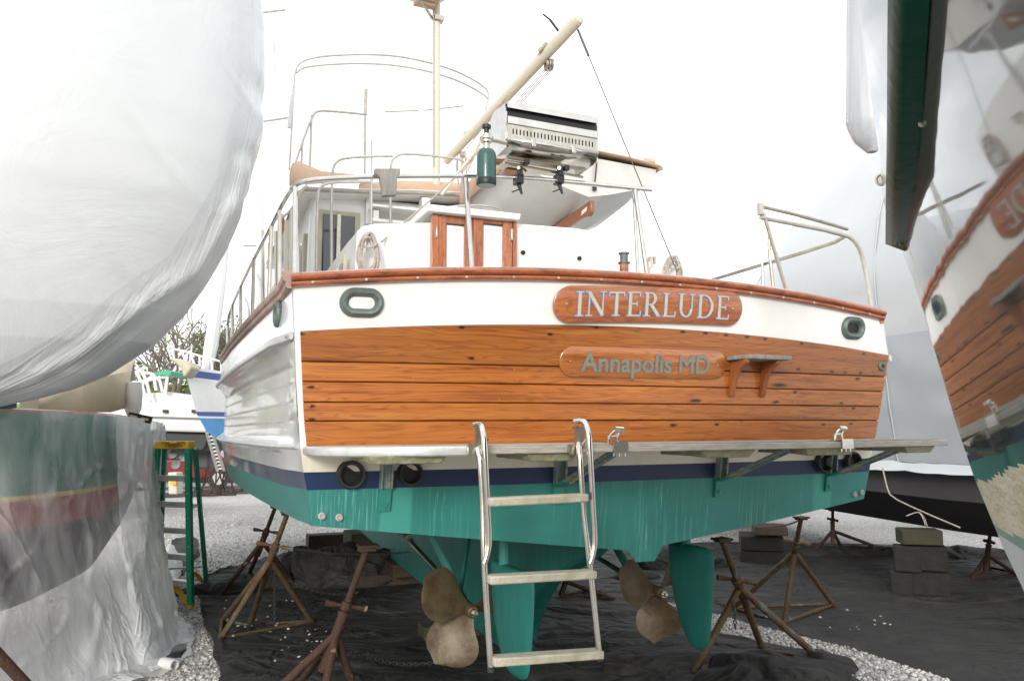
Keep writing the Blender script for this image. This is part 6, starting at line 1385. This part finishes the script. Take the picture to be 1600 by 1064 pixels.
# ================================================================== WRAPPED BOAT WITH BLACK BOTTOM (behind, right)
wb = thing('wrapped_boat', 'large boat in white shrink wrap with matt black bottom, behind the yacht at right', 'wrapped boat', (5.2, 11, 0))
O = at(1440, 840, 8.76) * [1, 1, 0]; DA = np.array([-.25, .968, 0]); DS_ = np.array([.968, .25, 0])
def W(u, v, z): return O + DA * u + DS_ * v + np.array([0, 0, z])     # u along the boat away from us, v across to the right
US = [-3.2, -2.2, -1., 0, 1.5, 3, 5, 7, 9, 10.5]
def wcl(u): return interp(u, [-3.2, -1, 4, 7, 9, 10.5], [.3, .12, 0, .25, 1.0, 2.2])
b = MB(); P = []
for off, z in ((.0, 1.42), (.05, 1.02), (.35, .66), (1.6, .55), (2.3, .5)):
    P.append([W(u, wcl(u) + off, z + .06 * max(0, u) * .3) for u in US])
b.grid(P, mrow=lambda i, j: 0 if i == 0 else 1, flip=True)
P = [[W(-3.2, .3 + off, z), W(-3.2, 2.3, z), W(-3.2, 4.3 - off, z)] for off, z in ((.0, 1.42), (.05, 1.02), (.35, .66), (1.6, .55))]; b.grid(P, mrow=lambda i, j: 0 if i == 0 else 1)
b.build('hull', [M['hull_grey'], M['hull_black']], wb, ang=25)
wr = []
lvl = [(1.40, -.05), (1.75, -.02), (2.6, -.10), (3.35, -.12)]
us2 = np.linspace(-3.2, 10.3, 90)
def ridge(u): return interp(u, [-3.2, -1.5, .2, 1.6, 2.6, 3.1, 6, 10.3], [8.2, 8.2, 7.9, 7.1, 6.2, 4.95, 4.7, 4.3])
def wrinkle(u, z, s=0): return .05 * nz(u * .6, z * .5, s) + .02 * max(0, 1 - abs(nz(u * 1.1 + z, z * .8 - u * .5, s + 2)) * 8) + .01 * nz(u * 3, z * 3, s + 5)
b = MB(); P = []; nz_ = 46
for i in range(nz_):
    t = i / (nz_ - 1); r = []
    for u in us2:
        sh = interp(u, [-3.2, 3, 10.3], [3.45, 3.6, 4.0]); zr = ridge(u)
        if t < .5: z = lerp(1.40, sh, t / .5); v = wcl(u) + lerp(-.02, -.20, t / .5)
        else:
            k_ = (t - .5) / .5; z = lerp(sh, zr, k_ ** .8); v = wcl(u) - .20 + (2.2 - wcl(u) * .4) * k_ ** 1.35
        r.append(W(u, v - wrinkle(u, z), z))
    P.append(r)
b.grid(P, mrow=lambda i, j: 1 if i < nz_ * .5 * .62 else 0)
P = []
for i in range(24):
    t = i / 23; P.append([W(-3.2 - .0 * s, lerp(.3 - .2 * t, 4.3, s) * 1.0, lerp(1.4, interp(s, [0, .5, 1], [3.5, 7.4, 3.5]), t)) for s in np.linspace(0, 1, 14)])
b.grid(P, flip=True)
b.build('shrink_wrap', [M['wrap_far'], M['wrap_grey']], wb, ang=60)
for u_ in (-2.1, .35, 2.9, 5.6):
    b = MB(); pts = []
    for i in range(30):
        t = i / 29; sh = interp(u_, [-3.2, 3, 10.3], [3.45, 3.6, 4.0]); zr = ridge(u_)
        if t < .5: z = lerp(1.40, sh, t / .5); v = wcl(u_) + lerp(-.02, -.20, t / .5)
        else: k_ = (t - .5) / .5; z = lerp(sh, zr, k_ ** .8); v = wcl(u_) - .20 + (2.2 - wcl(u_) * .4) * k_ ** 1.35
        pts.append(W(u_, v - wrinkle(u_, z) - .01, z))
    b.tube(pts, .014, 6, flat=(1, .5)); b.build('weld_seam', M['wrap_far'], wb)
b = MB(); P = [[W(u, wcl(u) - .03 - .05 * k_ + .02 * nz(u * 4, k_), 1.40 - .05 * k_ + .03 * nz(u * 3, k_ * 2, 4)) for u in us2] for k_ in range(3)]; b.grid(P, flip=True); b.build('wrap_hem', M['wrap_far'], wb)
b = MB(); knot = at(1436, 800, 8.4)
b.tube(smooth_path([at(1379, 731, 8.9), at(1386, 762, 8.85), at(1392, 776, 8.8), at(1436, 797, 8.5), at(1500, 824, 8.1)], 1), .008, 6); b.tube(smooth_path([knot, at(1428, 801, 8.4), at(1416, 806, 8.4)]), .012, 6, flat=(1, .4)); b.tube(smooth_path([knot, at(1444, 808, 8.4), at(1449, 824, 8.4)]), .016, 6, flat=(1, .4)); b.tube(smooth_path([knot, at(1441, 806, 8.38), at(1446, 820, 8.38)]), .012, 6, flat=(1, .4))
tag(b.build('tie_cord', M['rope']), 'thin white cord with a bow tied across the black hull', 'cord')

# ================================================================== BACKGROUND AT LEFT
# white sailboat with grey line, black bottom and keel
def px_prism(pts, Y, dep, name, mt, parent, bev=0, skew=(0, 0)):
    f = [onY(x, y, Y) for x, y in pts]; k = np.array([skew[0], dep, skew[1]])
    b = MB(); b.hexa(f, [q + k for q in f]); return b.build(name, M[mt], parent, bev=bev)
s1_ = thing('sailboat', 'white sailboat with thin dark line and black keel, far left behind the stepladder', 'sailboat', G(280, 762))
Y1 = 17.0
px_prism([(150, 634), (210, 634), (322, 642), (328, 646), (330, 676), (205, 672), (150, 670)], Y1, 3, 'topsides', 'bgwhite', s1_, bev=.05)
px_prism([(150, 648), (325, 653), (326, 656), (150, 651)], Y1 - .03, .02, 'cove_line', 'bggrey', s1_)
px_prism([(150, 671), (205, 673), (330, 677), (322, 700), (316, 706), (250, 702), (200, 690), (150, 684)], Y1 + .1, 2.6, 'bottom', 'hull_black', s1_, bev=.05)
px_prism([(296, 690), (320, 692), (328, 704), (326, 734), (300, 732), (294, 700)], Y1 + .9, .35, 'keel', 'hull_grey', s1_, bev=.06)
px_prism([(200, 616), (262, 612), (300, 622), (322, 636), (322, 643), (196, 636)], Y1 + .8, 1.6, 'cabin_top', 'bgwhite', s1_, bev=.05)
for x in (254, 299): px_prism([(x, 640), (x + 7, 640), (x + 7, 645), (x, 645)], Y1 - .08, .1, 'fairlead', 'black', s1_)
b = MB()
for p_ in ([(212, 606), (206, 590), (214, 580), (238, 584), (250, 595), (254, 612)], [(224, 584), (230, 600), (236, 625)], [(214, 582), (222, 600), (228, 625)], [(240, 584), (244, 610)], [(262, 585), (258, 615)], [(215, 598), (258, 588), (262, 585)], [(222, 600), (240, 586)]): b.tube([onY(x, y, Y1 + .6) for x, y in p_], .035, 6)
b.build('cockpit_arch', M['mastwhite'], s1_)
px_prism([(240, 582), (262, 578), (268, 580), (266, 586), (244, 586)], Y1 + .5, .8, 'awning', 'fiberglass_green', s1_)
b = MB()
for x0, y0, x1, y1 in ((300, 705, 308, 726), (298, 716, 312, 712), (308, 726, 318, 722)): pass
c = onY(277, 716, Y1 + .6)
for an in (.3, 2.4, 4.5): b.lathe(c + np.array([.14 * math.cos(an), 0, .14 * math.sin(an)]), [0, -1, .3], [(.0001, -.01), (.10, 0), (.0001, .01)], 12)
b.tube([c, c + np.array([.3, .4, .35])], .03, 6); b.build('propeller', M['bronze'], s1_)
b = MB(); b.lathe(onY(330, 612, Y1 + .4), [0, 0, 1], [(.09, -.1), (.11, .1), (.0001, .12)], 12); b.lathe(onY(344, 612, Y1 + .4), [0, 0, 1], [(.09, -.1), (.11, .1), (.0001, .12)], 12); b.build('winch', M['fiberglass_green'], s1_)
# blue sailboat: bow towards the camera
s2_ = thing('sailboat', 'sailboat bow with royal blue stripe and sky blue bottom, beside the yacht at left', 'sailboat', G(350, 772))
Y2 = 14.0
def bowloft(rows, nm, parent, mats):
    # rows: list of (stem px, py, far px, far py, material)
    b = MB(); P = []
    for (x0, y0, x1, y1, hw_) in rows:
        a = onY(x0, y0, Y2); c = onY(x1, y1, Y2 + 2.4); d = c - a; r = []
        for t in np.linspace(0, 1, 12): r.append(a + d * t + np.array([0, -.5 * math.sin(t * math.pi * .5) * hw_ * (1 - t * .4), 0]))
        P.append(r)
    b.grid(P, mrow=lambda i, j: mats[i], flip=True)
    P3 = [[r[0], r[0] + np.array([.02, 1.2, 0]), r[0] + np.array([1.4, 3.2, 0])] for r in P]; b.grid(P3, mrow=lambda i, j: mats[i]); return b
rows = [(286, 572, 420, 590, .3), (288, 577, 420, 594, .4), (291, 588, 420, 605, .5), (306, 643, 420, 646, 1.), (309, 650, 420, 653, 1.), (311, 653, 420, 656, 1.), (322, 673, 420, 690, .9), (346, 692, 420, 705, .6), (358, 696, 420, 712, .2)]
b = bowloft(rows, 'hull', s2_, [0, 1, 0, 1, 0, 2, 2, 2]); b.build('hull', [M['bgwhite'], M['bgblue'], M['bgsky']], s2_, ang=50)
px_prism([(262, 560), (276, 560), (294, 566), (300, 574), (292, 586), (286, 590), (282, 576), (272, 566)], Y2 - .2, .4, 'bow_roller', 'frame_cream', s2_, bev=.03)
b = MB()
for p_ in ([(268, 545), (285, 548), (312, 556), (350, 566), (400, 575)], [(270, 545), (272, 562)], [(285, 548), (290, 568)], [(312, 556), (312, 574)], [(296, 548), (300, 560), (306, 574)], [(330, 560), (332, 580)], [(346, 566), (346, 584)], [(280, 556), (300, 540), (296, 570)]): b.tube([onY(x, y, Y2 + .3) for x, y in p_], .022, 6)
b.build('pulpit', M['mastwhite'], s2_)
b = MB(); b.tube([onY(322, 582, Y2 + 1.2), onY(330, 540, Y2 + 1.2), onY(344, 440, Y2 + 1.2), onY(420, -400, Y2 + 1.2)], [.10, .13, .11, .05], 10); b.build('furled_sail', M['mastwhite'], s2_)
# spars of boats whose hulls are hidden
def spar(label, px, py0, py1, Y, r, spreaders=(), stays=(), px1=None):
    g0 = onY(px, py0, Y); th = thing('sailboat_mast', label, 'mast', (g0[0], g0[1], 0), 'masts of boats beyond the yacht'); b = MB(); b.tube([np.array([g0[0], g0[1], .9]), onY(px1 or px, py1, Y)], r, 10); b.build('mast', M['mastwhite' if r < .12 else 'mast'], th)
    for x0, y0, x1, y1 in spreaders:
        b = MB(); b.tube([onY(x0, y0, Y), onY(x1, y1, Y)], r * .3, 6); b.build('spreader', M['steel_side'], th)
    for x0, y0, x1, y1 in stays: b = MB(); b.tube([onY(x0, y0, Y), onY(x1, y1, Y)], .008, 4); b.build('rigging', M['alu'], th)
spar('tall cream mast right of the wrapped bow, crossed by short spreaders', 409, 640, -200, 12.5, .055, [(411, 20, 446, 16), (411, 190, 452, 184), (380, 384, 404, 384)], [(446, 16, 452, 184), (430, -100, 428, 380), (446, -100, 452, 16), (414, -100, 446, 300)], 408)
spar('thin pale forestay tube just right of the tall cream mast', 428, 600, -60, 13.5, .026, [], [])
spar('faint bluish mast behind the yacht mast with wide spreaders', 661, 420, -200, 22, .075, [(601, 175, 661, 173), (661, 173, 724, 166)], [(601, 178, 598, 260), (724, 168, 726, 250), (536, 70, 504, 320), (548, 60, 500, 300)], 659)
spar('short antenna pole beyond the boom', 760, 300, 68, 20, .02, [], [])
spar('thin distant pole left of the faint bluish mast', 646, 300, 200, 20, .015, [], [])
# cars, aluminium ladder, post
def car(px, py, Y, ln, label, m_, yaw=0):
    c = G(px, py); c = onY(px, py, Y) * [1, 1, 0]; t = thing('parked_car', label, 'car', c, 'parked cars far left'); X = np.array([math.cos(yaw), math.sin(yaw), 0]); Yv = np.array([-math.sin(yaw), math.cos(yaw), 0])
    def Q(u, v, z): return c + X * u + Yv * v + np.array([0, 0, z])
    body = [(-.5, .35), (-.5, .72), (-.46, .86), (-.28, .92), (.30, .94), (.44, .88), (.5, .70), (.5, .35)]; roof = [(-.30, .90), (-.20, 1.38), (-.12, 1.45), (.16, 1.45), (.24, 1.38), (.36, .92)]
    b = MB(); b.hexa([Q(u * ln, -.85, z) for u, z in body], [Q(u * ln, .85, z) for u, z in body]); b.build('body', M[m_], t, bev=.05)
    b = MB(); b.hexa([Q(u * ln, -.76, z) for u, z in roof], [Q(u * ln, .76, z) for u, z in roof]); b.build('cabin', M[m_], t, bev=.05)
    b = MB(); gl = [(-.26, .94), (-.185, 1.34), (-.02, 1.38), (-.02, .94)]; g2 = [(.0, .94), (.0, 1.38), (.17, 1.36), (.29, .94)]
    for q in (gl, g2): b.hexa([Q(u * ln, -.772, z) for u, z in q], [Q(u * ln, -.765, z) for u, z in q])
    b.build('side_glass', M['glass_dark'], t)
    for u in (-.31, .31):
        for v in (-.83, .83):
            b = MB(); b.lathe(Q(u * ln, v, .33), Yv, [(.0001, -.1), (.20, -.1), (.33, -.1), (.33, .1), (.0001, .1)], 20); o = b.build('wheel', M['rubber'], t); b = MB(); b.lathe(Q(u * ln, v - .11 * (1 if v < 0 else -1), .33), Yv, [(.0001, -.005), (.19, -.005), (.19, .005), (.0001, .005)], 14); b.build('rim', M['alu'], o)
    for v in (-.6, .6):
        b = MB(); b.box(Q(-.5 * ln, v, .68), (.06, .3, .13), X, Yv, (0, 0, 1)); b.build('headlight', M['steel'], t)
    return t
car(268, 742, 26, 4.6, 'bright red car seen between the stepladder rails', 'car_red', .35)
car(300, 742, 30, 4.4, 'red car half hidden behind the grey keel', 'car_red', -.2)
car(345, 735, 32, 4.7, 'dark car under the sky blue sailboat bottom', 'car_dark', .1)
al = thing('extension_ladder', 'aluminium ladder leaning on the blue sailboat', 'ladder', G(344, 735))
f0, f1 = G(340, 742), G(350, 740); g0_, g1_ = onY(322, 672, 14.3), onY(331, 672, 14.3); f0 = onY(340, 736, 15.5); f1 = onY(350, 735, 15.5)
for a, c in ((f0, g0_), (f1, g1_)): barW(a, c, .05, .03, 'rail', 'alu', al)
for t in np.linspace(.06, .95, 11): barW(lerp(f0, g0_, t), lerp(f1, g1_, t), .03, .03, 'rung', 'alu', al, wd=[0, 1, 0])
px_prism([(262, 738), (276, 738), (277, 772), (263, 772)], 15.8, .3, 'supply_post', 'mast', None, bev=.02); o = bpy.data.objects['supply_post']; tag(o, 'cream power supply post behind the stepladder', 'supply post')
b = MB(); q = onY(271, 752, 15.7); b.box(q, (.12, .05, .12)); tag(b.build('yellow_plug', M['yellow']), 'yellow plug box on the cream supply post', 'plug')

# ---- trees
def leaf_tree(label, px, Y, hgt, spread, nleaf, m_, seed, trunk_r=.18, leaf=.16, base=1.5, group='trees behind the yard', bare=False):
    rnd = random.Random(seed); g = onY(px, 700, Y) * [1, 1, 0]; th = thing('tree', label, 'tree', g, group); b = MB(); tips = []
    def grow(p, d, L0, r0, lev):
        q = p + d * L0; mid = (p + q) / 2 + np.array([rnd.uniform(-.06, .06), 0, rnd.uniform(-.04, .04)]) * L0; b.tube([p, mid, q], [r0, r0 * .82, r0 * .66], 6 if lev < 2 else 4, cap=False)
        if lev >= (5 if bare else 3): tips.append(q); return
        for i in range(3 if lev < 4 else 2):
            nd = d + np.array([rnd.uniform(-.8, .8), rnd.uniform(-.8, .8), rnd.uniform(-.15, .55)]); nd /= np.linalg.norm(nd); grow(q if i else lerp(p, q, .8), nd, L0 * rnd.uniform(.6, .82), r0 * .62, lev + 1)
        tips.append(q)
    grow(g, np.array([0, 0, 1.]), hgt * .30, trunk_r, 0); b.build('trunk', M['bark'], th)
    if nleaf:
        c = MB(); T_ = [t for t in tips if t[2] > base]
        for _ in range(nleaf):
            t = rnd.choice(T_); v = np.array([rnd.gauss(0, 1), rnd.gauss(0, 1), rnd.gauss(0, .8)]) * spread; q = t + v; a = rnd.uniform(0, 6.3); e = leaf * rnd.uniform(.6, 1.4)
            X = np.array([math.cos(a), math.sin(a), rnd.uniform(-.5, .5)]) * e; Y_ = np.array([-math.sin(a) * .6, math.cos(a) * .6, rnd.uniform(-.8, .8)]) * e
            c.v.extend([tuple(q - X), tuple(q + Y_ * .6), tuple(q + X), tuple(q - Y_ * .6)]); o = len(c.v); c.f.append((o - 4, o - 3, o - 2, o - 1)); c.m.append(0); c.sm.append(False)
        o = c.build('crown', M[m_], th); o['kind'] = 'stuff'
leaf_tree('bare branching tree above the blue sailboat bow', 262, 42, 9.5, .3, 0, 'leaf', 5, trunk_r=.22, bare=True)
leaf_tree('second bare tree with fine twigs beside the furled sail', 318, 46, 10, .35, 700, 'leaf', 12, trunk_r=.2, bare=True, leaf=.10)
leaf_tree('third bare tree standing behind the cockpit arch', 235, 40, 8.5, .3, 300, 'leaf', 17, trunk_r=.18, bare=True, leaf=.1)
leaf_tree('fine twigged bare tree left of the yacht rail', 338, 44, 9.2, .3, 500, 'leaf', 27, trunk_r=.18, bare=True, leaf=.1)
leaf_tree('bright green tree just left of the yacht rail', 352, 50, 9.5, .75, 5200, 'leaf', 3, leaf=.19, base=2)
leaf_tree('low yellow-green tree behind the white sailboat', 285, 48, 6.2, .8, 4200, 'leaf', 8, leaf=.19, base=1)
leaf_tree('dark green bush behind the cockpit arch', 215, 52, 6.5, .9, 4200, 'leaf', 9, leaf=.2, base=.5)
leaf_tree('green tree mostly behind the wrapped bow', 120, 55, 9, .9, 4200, 'leaf', 21, leaf=.2, base=1)
for i, (px, Y) in enumerate(((325, 44), (375, 47), (245, 50))):
    leaf_tree(('low hedge bush behind the aluminium ladder', 'low hedge bush seen under the blue sailboat', 'low hedge bush behind the red cars')[i], px, Y, 3.6, .7, 3000, 'leaf', 30 + i, leaf=.17, base=.2, trunk_r=.1)
b = MB(); rnd = random.Random(4)
for _ in range(26000):
    x = rnd.uniform(-75, 40); y = rnd.uniform(75, 90); zmax = 4.5 + 2.2 * nz(x * .12, 1, 2) + 1.2 * nz(x * .5, 4, 1); z = zmax * rnd.random() ** .6; q = np.array([x, y, z]); a = rnd.uniform(0, 6.3); e = rnd.uniform(.2, .45)
    b.v.extend([tuple(q + np.array([math.cos(a + k) * e, .2 * math.sin(a + k), math.sin(a + k) * e])) for k in (0, 1.4, 3.0, 4.6)]); o_ = len(b.v); b.f.append((o_ - 4, o_ - 3, o_ - 2, o_ - 1)); b.m.append(0); b.sm.append(False)
tag(b.build('treeline', M['leaf']), 'hazy green treeline far beyond the yard', 'treeline', kind='stuff')
